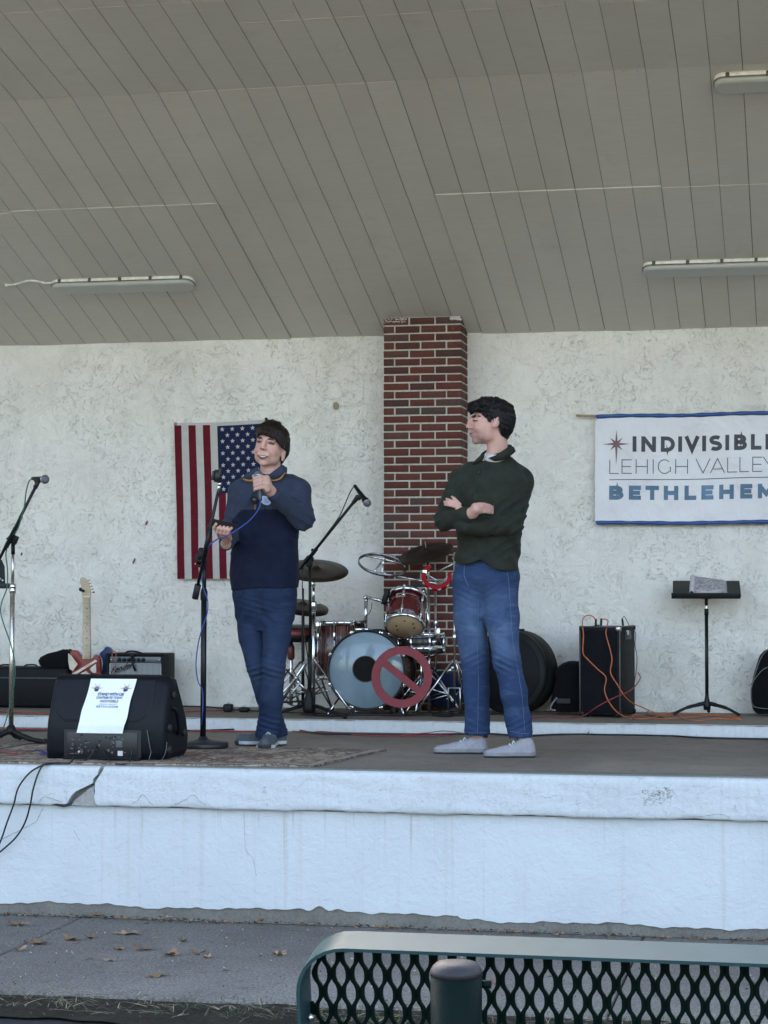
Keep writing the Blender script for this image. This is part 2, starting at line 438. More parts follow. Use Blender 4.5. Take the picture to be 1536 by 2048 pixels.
# hairline cracks in the paint
HAIR = plain('crack_shadow_dirt', (.20, .18, .15), .9)
def wcr(P, wd, Y, seed):
    m = MB(); crackstrip(m, [W(a, b, Y) for a, b in P], wd, (0, 1, 0), seed, 7); m.build('hairline_crack', HAIR, st)
wcr([(86, 1615), (78, 1632), (70, 1645), (48, 1656), (25, 1668), (0, 1680)], .0016, FY+.0335, 1)
wcr([(147, 1660), (152, 1668), (160, 1682)], .001, FY+.0335, 2)
wcr([(488, 1620), (489, 1660), (492, 1700), (505, 1716), (509, 1735), (513, 1752)], .0009, FY+.0335, 3)
wcr([(264, 1608), (276, 1600), (285, 1589), (293, 1597), (306, 1610)], .0013, FY-.003, 4)
wcr([(350, 1610), (370, 1600), (386, 1590), (398, 1600), (412, 1611)], .0013, FY-.003, 5)
wcr([(78, 1604), (86, 1595), (100, 1596), (124, 1605)], .0013, FY-.003, 6)
wcr([(1392, 1634), (1420, 1630), (1445, 1629), (1462, 1637)], .0012, FY-.003, 7)
# patch of lost paint on the lip, right
m = MB(); rr = random.Random(3)
for i in range(170):
    px = 1285+60*rr.random(); py = 1575+36*rr.random()
    if (px-1312)*.5 > (1612-py): continue
    c = W(px, py, FY-.0035); s_ = rr.uniform(.0012, .0042)
    m.add([c+Vector((s_*math.cos(a)*rr.uniform(.5, 1.6), 0, s_*math.sin(a)*rr.uniform(.4, 1))) for a in (0, 1.2, 2.3, 3.5, 4.6, 5.5)], [[0, 1, 2, 3, 4, 5]])
m.build('lost_paint', plain('dark_concrete', (.33, .325, .31), .9), st)
# grey-green strip along the front edge of the floor
m = MB(); m.box2((XL, FY+.03, -.05), (XR, FY+.16, .0022), bev=.002, seg=1); m.build('floor_edge', EDGEC, st)

# ---- rear wall with a rough stucco surface
m = MB(); nu, nv = 420, 90; V = []; F = []
for j in range(nv+1):
    for i in range(nu+1):
        x = XL+(XR-XL)*i/nu; z = -.05+(2.62+.05)*j/nv
        d = .004*math.sin(x*3.1+z*1.7)+.003*math.sin(x*7.9-z*6.1)+.0022*math.sin(x*19+z*14)*math.sin(z*23-x*5)
        V.append((x, WY+d, z))
for j in range(nv):
    for i in range(nu): F.append([j*(nu+1)+i, j*(nu+1)+i+1, (j+1)*(nu+1)+i+1, (j+1)*(nu+1)+i])
m.add(V, F, True); m.box2((XL, WY+.03, -.3), (XR, WY+.25, 2.9))
rw = m.build('rear_wall', STUCCO, label='rough white stucco wall at the back of the stage', cat='wall')
# stains and picked-out holes in the wall
m = MB(); c = W(672, 812, WY-.012); m.sphere(c, (.020, .006, .026), 12); m.build('rust_stain', plain('rust_brown', (.33, .27, .17), .9), rw)
m = MB()
for a, b, h in ((293, 1046, .018), (268, 1122, .022), (43, 1108, .012)):
    m.sphere(W(a, b, WY-.005), (.007, .005, h), 8, (0, .4, 0))
m.build('chip', plain('reddish_chip', (.22, .10, .08), .9), rw)

# ---- roof: grooved grey boards in four courses, fixed to a dark deck
def board_mat():
    n = NT('grey_painted_boards'); at = n.n('Attribute'); at.attribute_name = 'tone'
    col = n.ramp(n.noise(1.3, 5, .6), [(.3, (.61, .59, .53)), (.7, (.67, .65, .59))])
    col = n.mix(1.0, col, n.ramp(at.outputs['Fac'], [(0, .955), (1, 1.03)]), 'MULTIPLY')
    g = n.noise(1, 6, .65, .1, n.co((7, 130, 130)))
    col = n.mix(n.ramp(g, [(.35, .25), (.65, 0)]), col, (.43, .41, .36))
    col = n.mix(n.ramp(n.noise(26, 5, .7, .5), [(.70, 0), (.76, .6)]), col, (.64, .62, .57))
    col = n.mix(n.ramp(n.noise(3.3, 7, .7, .6), [(.60, 0), (.80, .3)]), col, (.30, .28, .24))
    return n.out(col, .55, n.bump(g, .25, .003), 0)
BOARD = board_mat()
rf = thing('bandshell_roof', 'sloping roof over the stage lined with grey painted boards running front to back', 'roof', (-2.5, 11, 2.5))
BW = .1606; X0 = -2.056
m = MB(); gap = .0016
btone = []; brr = random.Random(77)
def board(xa, xb, ya, yb, off, th=.0055):
    btone.extend([brr.random()]*9)
    a = [(xa, ya, ceil_z(ya)), (xb, ya, ceil_z(ya)), (xb, yb, ceil_z(yb)), (xa, yb, ceil_z(yb))]
    e = .0014
    V = [(x+(e if i in (0, 3) else -e), y+(e if i < 2 else -e), z-off) for i, (x, y, z) in enumerate(a)]+[(x, y, z-off+e) for x, y, z in a]+[(x, y, z+th) for x, y, z in a]
    m.add(V, [[0, 1, 2, 3], [0, 1, 5, 4], [1, 2, 6, 5], [2, 3, 7, 6], [3, 0, 4, 7], [4, 5, 9, 8], [5, 6, 10, 9], [6, 7, 11, 10], [7, 4, 8, 11]])
rr = random.Random(11)
for i in range(-43, 44):
    xa = X0+BW*i+gap+rr.uniform(-.0009, .0009); xb = X0+BW*(i+1)-gap
    p = i//8; q = random.Random(p*7+3)
    s1 = 11.45+(.02 if p % 2 else 0); s2 = 9.35 if xa < -2.85 else 9.59
    o1 = q.uniform(0, .004); 
    # the course behind a seam sits a hair lower where the seam shows as a bright edge
    board(xa, xb, s1+.0012, WY+.02, .0005+(q.choice([0, .004, .006]))+rr.uniform(0, .0006))
    board(xa, xb, KY+.0015, s1-.0012, q.choice([.001, .0025, .004])+rr.uniform(0, .0008)-.0005)
    board(xa, xb, s2+.0012, KY-.0015, q.choice([0, .0015, .003])+rr.uniform(0, .0006))
    board(xa, xb, 8.55, s2-.0012, rr.uniform(0, .0012))
bo_ = m.build('board_lining', BOARD, rf); ta = bo_.data.attributes.new('tone', 'FLOAT', 'FACE')
if len(btone) == len(bo_.data.polygons): ta.data.foreach_set('value', btone)
rr = random.Random(21); m = MB()
for i in range(-43, 44):
    for yy in (11.43, 11.47, 10.34, 10.30, 9.61, 13.12, 12.3):
        if rr.random() < .55:
            for fx in (.25, .75): x_ = X0+BW*(i+fx)+rr.uniform(-.01, .01); y_ = yy+rr.uniform(-.008, .008); m.sphere((x_, y_, ceil_z(y_)-.0008), (.0042, .0042, .0012), 6)
m.build('nail_heads', plain('painted_nail_heads', (.33, .31, .28), .6), rf)
m = MB()
for ya, yb in ((KY, WY+.4), (8.5, KY)):
    za, zb = ceil_z(ya), ceil_z(yb) if yb <= WY else CZ-SB*.4
    m.add([(XL-.5, ya, za+.0060), (XR+.5, ya, za+.0060), (XR+.5, yb, zb+.0060), (XL-.5, yb, zb+.0060), (XL-.5, ya, za+.22), (XR+.5, ya, za+.22), (XR+.5, yb, zb+.22), (XL-.5, yb, zb+.22)],
          [[0, 1, 2, 3], [4, 5, 6, 7], [0, 1, 5, 4], [2, 3, 7, 6], [1, 2, 6, 5], [0, 3, 7, 4]])
m.build('deck', plain('dark_roof_deck', (.16, .15, .14), .9), rf)
m = MB(); zf = ceil_z(8.5)
m.box2((XL-.5, 8.46, zf-.05), (XR+.5, 8.499, zf+.40), bev=.004); m.build('fascia', plain('grey_trim_paint', (.3, .3, .29), .5), rf)
# tall unseen block, added to keep the low sun off stage and forecourt
m = MB(); m.box2((XL-.4, WY+.5, -.6), (XR+.4, WY+3.0, 7.6)); m.box2((XL-.4, 8.4, -.7), (XL, WY+.5, 4.3)); m.box2((XR, 8.4, -.7), (XR+.4, WY+.5, 4.3))
m.build('unseen_sun_block', STUCCO, label='unseen tall white block added behind and beside the stage to keep sun off', cat='sun blocker')

# ---- brick pillar
def brick_things():
    pl = thing('brick_pillar', 'red brick pillar with pale mortar standing against the white rear wall', 'pillar', (-2.41, 13.07, PZ))
    x0, x1, y0, y1 = -2.66, -2.152, 12.95, WY+.02
    ch = 16.62/6.0; H = .0529; jt = .0098; L = .1695; rr = random.Random(2)
    n = NT('old_red_brick'); at = n.n('Attribute'); at.attribute_name = 'tone'
    col = n.ramp(at.outputs['Fac'], [(0, (.070, .032, .027)), (.25, (.100, .028, .019)), (.6, (.140, .034, .023)), (.85, (.120, .045, .030)), (1, (.08, .055, .05))])
    col = n.mix(n.ramp(n.noise(60, 5, .7), [(.35, .5), (.65, 0)]), col, (.05, .02, .015))
    col = n.mix(n.ramp(n.noise(9, 8, .7, .5), [(.64, 0), (.76, .35)]), col, (.36, .33, .30))
    BR = n.out(col, .85, n.bump(n.noise(150, 5, .7), .6, .004), 0)
    n = NT('pale_mortar'); col = n.ramp(n.noise(40, 5), [(.3, (.38, .35, .30)), (.7, (.54, .50, .43))])
    MO = n.out(col, .95, n.bump(n.noise(200, 4, .7), .6, .003), 0)
    top = ceil_z(y0)+.0; m = MB(); tone = []
    def br(a, b, t):
        bm0 = len(m.bm.faces); m.box(((a[0]+b[0])/2, (a[1]+b[1])/2, (a[2]+b[2])/2), (b[0]-a[0], b[1]-a[1], b[2]-a[2]), bev=.0022, seg=1); m.bm.faces.ensure_lookup_table()
        tone.extend([t]*(len(m.bm.faces)-bm0))
    zc = top-.004-.75*.0; k = 0; z = top-.006
    while z > PZ-.02:
        za = z-(H-jt); zz = z; z -= H
        if za < PZ-.03: break
        odd = k % 2
        # front face: stretchers seen full; the end brick turns the corner
        xs_ = [x0, x0+L*1.0-.002, x0+2*L-.002, x1] if not odd else [x0, x0+.072, x0+.072+L, x0+.072+2*L, x1]
        for i in range(len(xs_)-1):
            a = xs_[i]+(jt/2 if i else 0); b = xs_[i+1]-(jt/2 if i < len(xs_)-2 else 0)
            last = i == len(xs_)-2
            yb = (y0+.088) if (last and not odd) else ((y0+.16) if last else y0+.08)
            j = lambda s=.0011: rr.uniform(-s, s)
            br((a+j(), y0+j(.0006), za+j()), (b+j() if not last else b, yb, zz+j()), rr.random())
        ya = y0+.088+jt if not odd else y0+.16+jt
        if y1-ya > .02: br((x1-.08, ya, za), (x1+rr.uniform(-.0006, .0006), y1, zz), rr.random())
        br((x0+.0, y0+.08+jt, za), (x0+.08, y1, zz), rr.random())
        k += 1
    ob = m.build('bricks', BR, pl)
    at_ = ob.data.attributes.new('tone', 'FLOAT', 'FACE'); 
    if len(tone) == len(ob.data.polygons): at_.data.foreach_set('value', tone)
    m = MB(); m.box2((x0+.0035, y0+.0035, PZ-.01), (x1-.0035, y1, top+.06)); m.build('mortar', MO, pl)
    m = MB()
    for a, b, c_, d_ in ((768.5, 814, 638, 645.5), (901, 922, 633, 640)):
        p = W(a, c_, y0-.0015); q = W(b, d_, y0-.0015); rr2 = random.Random(int(a))
        for i in range(60):
            u, v = rr2.random(), rr2.random(); s_ = rr2.uniform(.002, .005)
            if a > 900: s_ = .006
            c = Vector((p.x+(q.x-p.x)*u, y0-.002-.0002*rr2.random(), p.z+(q.z-p.z)*v))
            m.add([c+Vector((s_*math.cos(t)*rr2.uniform(.6, 1.6), 0, s_*math.sin(t)*.7)) for t in (0, 1.1, 2.2, 3.3, 4.3, 5.3)], [[0, 1, 2, 3, 4, 5]])
    m.build('paint_smear', plain('chipped_white_paint', (.5, .48, .45), .8), pl)
brick_things()
# ================================================================== things fixed to the wall and ceiling
# ---- striplights on the ceiling
LENS = NT('frosted_grey_lens'); LENS = LENS.out((.60, .61, .56), .32, None, 0, Transmission_Weight=.25, IOR=1.45)
FIXW = plain('white_fixture_plastic', (.82, .80, .74), .4)
def striplight(x0, x1, Yc, label):
    t = thing('ceiling_light', label, 'ceiling light', ((x0+x1)/2, Yc, ceil_z(Yc)), 0, 'striplights on the sloping ceiling')
    sl_ = SB if Yc > KY else SF
    ey = Vector((0, 1, -sl_)).normalized(); ex = Vector((1, 0, 0)); n = ex.cross(ey)      # n points up out of the ceiling
    n = -n if n.z > 0 else n
    o = Vector(((x0+x1)/2, Yc, ceil_z(Yc))); L = x1-x0
    M3 = Matrix((ex, ey, -n)).transposed()
    def slab(wd, ln, h0, h1, bev, mat, nm, parent):
        # rounded-end slab: outline in ex/ey, lofted along n with an eased edge
        def outline(w_, l_):
            P = []; r = w_/2*.85
            for cx, cy, a0 in ((l_/2-r, w_/2-r, 0), (-l_/2+r, w_/2-r, 90), (-l_/2+r, -w_/2+r, 180), (l_/2-r, -w_/2+r, 270)):
                for k in range(7): a = R(a0+15*k); P.append((cx+r*math.cos(a), cy+r*math.sin(a)))
            return P
        m = MB(); V = []; rings = [(0, h0), (0, h1-bev), (bev*.3, h1-bev*.3), (bev, h1)]
        for ins, h in rings:
            for x, y in outline(wd-2*ins, ln-2*ins): V.append(o+ex*x+ey*y+n*h)
        q = 28; F = [[i*q+k, i*q+(k+1) % q, (i+1)*q+(k+1) % q, (i+1)*q+k] for i in range(3) for k in range(q)]
        v = m.add(V, F, True); f = m.bm.faces.new(v[-q:]); f2 = m.bm.faces.new(v[:q][::-1])
        return m.build(nm, mat, parent)
    hou = slab(.135, L, -.002, .026, .006, FIXW, 'housing', t)
    slab(.141, L+.006, .0265, .030, .0015, plain('gasket', (.22, .22, .2), .7), 'gasket', t)
    slab(.128, L-.006, .0303, .056, .016, LENS, 'lens', t)
    for k in range(5):
        for sgn in (-1, 1):
            m = MB(); m.box(o+ex*(-L/2+.07+(L-.14)*k/4)+ey*sgn*.0695+n*.019, (.019, .007, .026), M3, bev=.002)
            m.box(o+ex*(-L/2+.07+(L-.14)*k/4)+ey*sgn*.0725+n*.012, (.012, .006, .010), M3, bev=.002)
            m.build('clip', plain('steel_clip', (.14, .13, .11), .45, .6) if (k, sgn) == (0, -1) and 'steel_clip' not in bpy.data.materials else bpy.data.materials['steel_clip'], hou)
    return t
striplight(-4.70, -3.755, 12.36, 'frosted striplight on the ceiling left of the brick pillar, white cable at its end')
striplight(-.945, -.0, 12.37, 'frosted striplight on the ceiling right of the pillar, nearer the back wall')
striplight(-.435, .51, 10.45, 'frosted striplight in the top right corner, nearest the front of the roof')
m = MB(); P = []
for a, b in ((104, 562), (92, 563), (80, 560.5), (66, 558), (54, 559), (42, 562), (30, 565.5), (14, 566.5)):
    d = _ray(a, b); k = (CZ+SB*WY-CAMZ)/(d[2]+SB*d[1]); p = Vector(_C+d*k); P.append(p-Vector((0, .3, 1)).normalized()*.012)
m.tube(smoothpts(P, 5), .0075, 8); m.box(P[-1], (.02, .03, .02), (.3, 0, .2), bev=.004); m.box(P[-1]+Vector((-.008, -.01, .02)), (.014, .02, .03), (.5, 0, .6), bev=.004)
m.sphere(P[4]+Vector((0, -.006, 0)), .009, 8)
m.build('power_cable', plain('white_cable_sheath', (.72, .71, .68), .4), label='short white cable stapled to the ceiling at the left end of the left striplight', cat='cable')

# ---- flag hung with its stripes running down
fl = thing('flag', 'faded american flag hung vertically on the white stucco wall, stripes running down', 'flag', (-3.82, 13.17, .92))
RED = cloth('flag_red', (.135, .012, .022), .15, 600); WHT = cloth('flag_white', (.56, .53, .50), .08, 600); NAV = cloth('flag_navy', (.016, .022, .065), .2, 600)
fTL, fTR, fBL, fBR = W(349, 851, 13.17), W(536, 844, 13.17), W(357, 1158.5, 13.17), W(541, 1158, 13.17)
def fs(u, v, off=0):      # u across, v down
    a = fTL.lerp(fTR, u); b = fBL.lerp(fBR, u); p = a.lerp(b, v)
    d = .006*math.sin(u*11+v*2.2)*(.3+v)+.004*math.sin(u*23-v*3)*v+.003*math.sin(v*7+u*3)
    return Vector((p.x+.004*math.sin(v*5+u*2)*v, 13.168-d-off-.002, p.z+.006*math.sin(math.pi*u)*-(1-v)))
def fpatch(m, u0, u1, v0, v1, nu=4, nv=40, off=0): m.grid(lambda a, b: fs(u0+(u1-u0)*a, v0+(v1-v0)*b, off), nu, nv)
m = MB(); fpatch(m, 0, 1, 0, 1, 52, 60); m.build('cloth', WHT, fl)
us = [i/13 for i in range(14)]
for i in range(0, 13, 2):
    m = MB(); fpatch(m, us[i], us[i+1], 0 if i < 6 else .445, .998, 4, 50, .0012); m.build('red_stripe', RED, fl)
m = MB(); fpatch(m, us[6], 1, .008, .445, 28, 26, .0018); m.build('canton', NAV, fl)
m = MB()
for r_ in range(11):
    for c_ in range(5 if r_ % 2 == 0 else 4):
        cu = us[6]+(1-us[6])*((c_+.5)/5 if r_ % 2 == 0 else (c_+1)/5)*1.0; cv = .008+.437*(r_+.62)/11.3; q = []
        for k in range(10):
            rad = (.0175 if k % 2 == 0 else .0070); a = math.pi/2+k*math.pi/5
            q.append(fs(cu+rad*math.cos(a)/.65, cv-rad*math.sin(a)/1.05, .0031))
        q.append(fs(cu, cv, .0033)); m.add(q, [[k, (k+1) % 10, 10] for k in range(10)])
m.build('stars', WHT, fl)
m = MB(); m.grid(lambda a, b: fs(a, -.016+.016*b, .001), 30, 2); m.build('header_tape', plain('white_header_canvas', (.5, .49, .47), .9), fl)
for u in (.012, .99):
    m = MB(); m.torus(fs(u, -.010, .003), (0, 1, 0), .008, .0028, 16, 6); m.build('grommet', plain('aged_brass', (.12, .10, .06), .4, .8) if u < .5 else bpy.data.materials['aged_brass'], fl)
m = MB(); m.sphere(fs(.985, -.020, .008), (.010, .008, .010), 8); m.tube([fs(.985, -.02, -.01), fs(.985, -.02, .02)], .004, 6); m.build('nail', BLACKMETAL, fl)

# ---- banner
bn = thing('banner', 'white vinyl banner with a star, dark and blue lettering and blue hems', 'banner', (0.2, 13.16, 1.27))
bTL, bBL = W(1191, 831, 13.16), W(1189.5, 1049, 13.16); bTR, bBR = W(1536, 823, 13.16), W(1536, 1048, 13.16)
BX0 = bTL.x; BSC = (bTR.x-bTL.x); BX1 = 1.62
def bs(u, v, off=0):      # u: 0 at the left edge, 1 where the frame cuts it; v: 0 top, 1 bottom
    x = BX0+BSC*u-.004*v; zt = bTL.z+(bTR.z-bTL.z)*u*.6+.003*math.sin(u*9); zb = bBL.z+.003*math.sin(u*7+1)
    d = (.005*math.sin(u*5.2+v*3)+.0035*math.sin(u*13-v*7)+.0028*math.sin(v*15+u*21)*v+.0022*math.sin(u*37+v*9)*v*v)*(1-abs(2*v-1)**6)
    return Vector((x, 13.160-.012-d-off, zt+(zb-zt)*v))
BU = (BX1-BX0)/BSC
VIN = NT('white_vinyl'); VIN = VIN.out(VIN.ramp(VIN.noise(2.5, 4), [(.3, (.70, .69, .72)), (.7, (.78, .77, .79))]), .38, VIN.bump(VIN.noise(7, 3, .5, 1.5), .5, .02), 0)
HEM = NT('blue_vinyl_hem'); HEM = HEM.out((.018, .075, .25), .3, HEM.bump(HEM.noise(40, 3, .5, .5, HEM.co((.2, 1, 1))), .5, .01), 0)
m = MB(); m.grid(lambda a, b: bs(a*BU, b), 220, 34); m.build('sheet', VIN, bn)
hh = .020/ .71
for v0, nm in ((0, 't'), (1, 'b')):
    m = MB(); N = 160; V = []
    for i in range(N+1):
        c = bs(BU*i/N+(.003 if i == 0 else 0), v0); wv = .0013*math.sin(i*.9)+.001*math.sin(i*.37)
        for k in range(10):
            a = 2*math.pi*k/10; V.append((c.x, c.y-.004+.010*math.cos(a), c.z+(-.009 if v0 == 0 else .008)+(.0125+wv)*math.sin(a)))
    m.add(V, [[i*10+k, i*10+(k+1) % 10, i*10+10+(k+1) % 10, i*10+10+k] for i in range(N) for k in range(10)], True); m.build('hem', HEM, bn)
m = MB(); a = W(1152, 831, 13.15); m.tube([a, (BX0+.03, 13.144, bTL.z-.006)], .0072, 10); m.build('pole', plain('raw_wood_dowel', (.36, .29, .17), .7), bn)
for u, v in ((.004, .035), (.002, 1.0)):
    m = MB(); m.torus(bs(u, v, .012), (0, 1, 0), .006, .0025, 14, 6); m.build('grommet', DULLCHROME, bn)
# lettering drawn as mitred strokes on the sheet
def arc(cx, cy, rx, ry, a0, a1, n=12): return [(cx+rx*math.cos(R(a0+(a1-a0)*i/n)), cy+ry*math.sin(R(a0+(a1-a0)*i/n))) for i in range(n+1)]
def glyph(ch, w_, t):
    """list of (points, closed) for a cap letter 1 high and w_ wide, stroke centre lines inset by t/2"""
    h = t/2; L_, R_, B_, T_ = h, w_-h, h, 1-h
    if ch == 'I': return [[(w_/2, 0), (w_/2, 1)]]
    if ch == 'N': return [[(L_, 0), (L_, 1)], [(R_, 0), (R_, 1)], [(L_+t*.05, 1-h*.6), (R_-t*.05, h*.6)]]
    if ch == 'D': return [[(L_, 0), (L_, 1)], [(L_, B_), (w_*.42, B_)]+arc(w_*.42, .5, R_-w_*.42, .5-h, -90, 90, 14)+[(L_, T_)]]
    if ch == 'V': return [[(h*.9, 1), (w_/2, h*1.0), (w_-h*.9, 1)]]
    if ch == 'Y': return [[(h*.6, 1), (w_/2, .42), (w_-h*.6, 1)], [(w_/2, .42), (w_/2, 0)]]
    if ch == 'A': return [[(h*.8, 0), (w_/2, 1-h*1.0), (w_-h*.8, 0)], [(w_*.2, .27), (w_*.8, .27)]]
    if ch == 'L': return [[(L_, 1), (L_, 0)], [(L_, B_), (w_, B_)]]
    if ch == 'E': return [[(L_, 0), (L_, 1)], [(L_, T_), (w_, T_)], [(L_, .5), (w_*.92, .5)], [(L_, B_), (w_, B_)]]
    if ch == 'H': return [[(L_, 0), (L_, 1)], [(R_, 0), (R_, 1)], [(L_, .5), (R_, .5)]]
    if ch == 'T': return [[(0, T_), (w_, T_)], [(w_/2, 1), (w_/2, 0)]]
    if ch == 'M': return [[(L_, 0), (L_, 1)], [(R_, 0), (R_, 1)], [(L_, 1-h), (w_/2, .25+h*.4), (R_, 1-h)]]
    if ch == 'G':
        return [arc(w_*.52, .5, w_*.52-h, .5-h, 45, 320, 26), [(R_, .12+h), (R_, .5)], [(R_, .5-0), (w_*.58, .5)]][:2 if t < .1 else 3]
    if ch == 'B': return [[(L_, 0), (L_, 1)], [(L_, T_), (w_*.5, T_)]+arc(w_*.5, .5+(T_-.5)/2+.01, R_*.93-w_*.5, (T_-.5)/2-.01, 90, -90, 10)+[(L_, .51)], [(L_, .51), (w_*.5, .51)]+arc(w_*.5, (B_+.51)/2, R_-w_*.5, (.51-B_)/2, 90, -90, 10)+[(L_, B_)]]
    if ch == 'S':
        return [arc(w_*.5, .75-.02, w_*.5-h*1.05, .27-h, 35, 180, 12)+arc(w_*.5, .70, w_*.5-h*1.05, .70-.515, 180, 265, 6)[1:]+arc(w_*.5, .29, w_*.5-h, .505-.29, 85, 0, 6)[0:]+arc(w_*.5, .25+.02, w_*.5-h, .27-h, 0, -148, 12)[1:]]
    return []
def stroke(m, pts, t, f):
    n = len(pts); P = [Vector(p) for p in pts]; Lr = []
    # subdivide long runs so the letters follow the sheet
    for i in range(n):
        d1 = (P[i]-P[i-1]).normalized() if i else None; d2 = (P[i+1]-P[i]).normalized() if i < n-1 else None
        if d1 is None: nn = Vector((-d2.y, d2.x)); k = 1
        elif d2 is None: nn = Vector((-d1.y, d1.x)); k = 1
        else:
            a = Vector((-d1.y, d1.x)); b = Vector((-d2.y, d2.x)); nn = (a+b).normalized(); k = 1/max(.35, nn.dot(a))
        Lr.append((P[i]-nn*k*t/2, P[i]+nn*k*t/2))
    V = []; F = []
    for i in range(n-1):
        for s_ in range(5):
            q = s_/4; a = Lr[i][0].lerp(Lr[i+1][0], q); b = Lr[i][1].lerp(Lr[i+1][1], q); V += [f(a.x, a.y), f(b.x, b.y)]
        b0 = i*10
        for s_ in range(4): F.append([b0+2*s_, b0+2*s_+1, b0+2*s_+3, b0+2*s_+2])
    m.add(V, F)
def bpt(px, py, off=.0022):
    p = W(px, py, 13.15); u = (p.x-BX0)/BSC; 
    v = (bTL.z-p.z)/(bTL.z-bBL.z); return bs(u, v, off)
def line(letters, t, yt0, yb0, slope_t, slope_b, x0, mat, nm, off=.0022):
    m = MB()
    for ch, xa, xb in letters:
        wd = (xb-xa)/(yb0-yt0)
        for st_ in glyph(ch, wd, t):
            stroke(m, st_, t, lambda x, y: bpt(xa+x*(yb0-yt0), (yb0+slope_b*(xa-x0))*(1-y)+(yt0+slope_t*(xa-x0))*y, off))
    return m.build(nm, mat, bn)
Z = lambda v: 1130+v*406/1536; Zy = lambda v: 780+v*300/1135
L1 = [('I', 514, 543), ('N', 580, 690), ('D', 727, 833), ('I', 858, 887), ('V', 905, 1020), ('I', 1040, 1068), ('S', 1093, 1190), ('I', 1215, 1243), ('B', 1281, 1378), ('L', 1408, 1488), ('E', 1518, 1604)]
L2 = [('L', 339, 410), ('E', 431, 508), ('H', 538, 629), ('I', 662, 678), ('G', 705, 803), ('H', 837, 932), ('V', 990, 1103), ('A', 1100, 1212), ('L', 1230, 1305), ('L', 1323, 1395), ('E', 1420, 1495), ('Y', 1500, 1598)]
L3 = [('B', 338, 447), ('E', 487, 578), ('T', 612, 714), ('H', 751, 861), ('L', 908, 997), ('E', 1035, 1127), ('H', 1170, 1281), ('E', 1330, 1421), ('M', 1463, 1590)]
INK = plain('dark_print', (.022, .026, .036), .45, 0, .35, 9); INKT = plain('slate_print', (.045, .045, .06), .45)
BLU = plain('blue_print', (.075, .165, .27), .45, 0, .3, 7)
line([(c, Z(a), Z(b)) for c, a, b in L1], .25, Zy(355), Zy(471), -.016, -.015, Z(514), INK, 'bold_lettering')
line([(c, Z(a), Z(b)) for c, a, b in L2], .055, Zy(531), Zy(638), -.018, -.012, Z(339), INKT, 'thin_lettering')
line([(c, Z(a), Z(b)) for c, a, b in L3], .30, Zy(728), Zy(834), -.012, -.009, Z(338), BLU, 'blue_lettering')
m = MB(); N = 40
V = []
for i in range(N+1):
    x = Z(338)+(Z(1598)-Z(338))*i/N; y = Zy(683)-(i/N)*Zy(0)*0-(i/N)*4.9
    V += [bpt(x, y-.75), bpt(x, y+.75)]
m.add(V, [[2*i, 2*i+1, 2*i+3, 2*i+2] for i in range(N)]); m.build('rule', INKT, bn)
m = MB(); c = (Z(391), Zy(413)); 
P = []
for k in range(16):
    a = R(22.5*k)
    ra = {0: 27.5, 4: 28, 8: 28, 12: 41}.get(k, 18 if k % 2 == 0 else 6.2)
    P.append((c[0]+ra*math.cos(a), c[1]-ra*math.sin(a)))
for k in range(16):
    m.mi = k % 2
    m.add([bpt(*P[k], .0034), bpt(*P[(k+1) % 16], .0034), bpt(*c, .0036)], [[0, 1, 2]])
m.build('star', [plain('star_mauve', (.30, .13, .14), .5), plain('star_dark', (.10, .05, .065), .5)], bn)

# ================================================================== rug
rg = thing('rug', 'worn beige rug with a dark curling pattern lying at the front of the stage', 'rug', (-3.2, 10.1, .001))
n = NT('rug_pile'); vo = n.n('TexVoronoi', _feature='DISTANCE_TO_EDGE', Scale=3.6, Randomness=1.0)
wv = n.n('TexNoise', Scale=6.0, Detail=3.0, Distortion=2.2); n.l(n.co(), wv.inputs['Vector'])
mx = n.n('Mix', _data_type='VECTOR'); mx.inputs[0].default_value = .35; n.l(n.co((1, .55, 1)), mx.inputs[4]); n.l(wv.outputs['Color'], mx.inputs[5]); n.l(mx.outputs[1], vo.inputs['Vector'])
ln = n.ramp(vo.outputs[0], [(.05, 1), (.09, 0)]); w2 = n.noise(5.5, 3, .6, 3.0, n.co((1, .5, 1)))
l2 = n.math('LESS_THAN', n.math('ABSOLUTE', n.math('SUBTRACT', w2, .5)), .045)
col = n.ramp(n.noise(5, 5), [(.3, (.33, .265, .20)), (.7, (.46, .375, .29))])
col = n.mix(n.math('MULTIPLY', ln, .62), col, (.075, .05, .05)); col = n.mix(n.math('MULTIPLY', l2, .6), col, (.11, .07, .06))
RUGM = n.out(col, .95, n.bump(n.noise(300, 3), .6, .004), 0, Specular_IOR_Level=.05)
A, B_, C_, D_ = G(0, 1526, .008), G(625, 1532, .008), G(772, 1499, .008), G(300, 1478, .008)
A = Vector((-4.9, A.y-.02, 0)); B_ = Vector((B_.x, B_.y, 0)); C_ = Vector((C_.x, C_.y, 0)); D_ = Vector((-4.7, C_.y+.02, 0))
def rug_pt(u, v, h=.008): 
    p = A.lerp(B_, u).lerp(D_.lerp(C_, u), v); e = min(u, 1-u, v, 1-v)
    return Vector((p.x+.006*math.sin(v*20), p.y+.005*math.sin(u*17), h+.003*math.sin(u*19+v*7)**2+(.010*math.exp(-((u-.93)/.03)**2)*math.exp(-(v/.12)**2))))
m = MB(); m.grid(lambda u, v: rug_pt(u, v), 90, 50); V = []
for u, v in [(i/90, 0) for i in range(91)]+[(1, j/50) for j in range(1, 51)]+[(1-i/90, 1) for i in range(1, 91)]:
    V += [rug_pt(u, v), rug_pt(u, v)*1.0-Vector((0, 0, rug_pt(u, v).z-.0025))]
m.add(V, [[2*i, 2*i+1, 2*i+3, 2*i+2] for i in range(len(V)//2-1)]); m.build('pile', RUGM, rg)
m = MB(); 
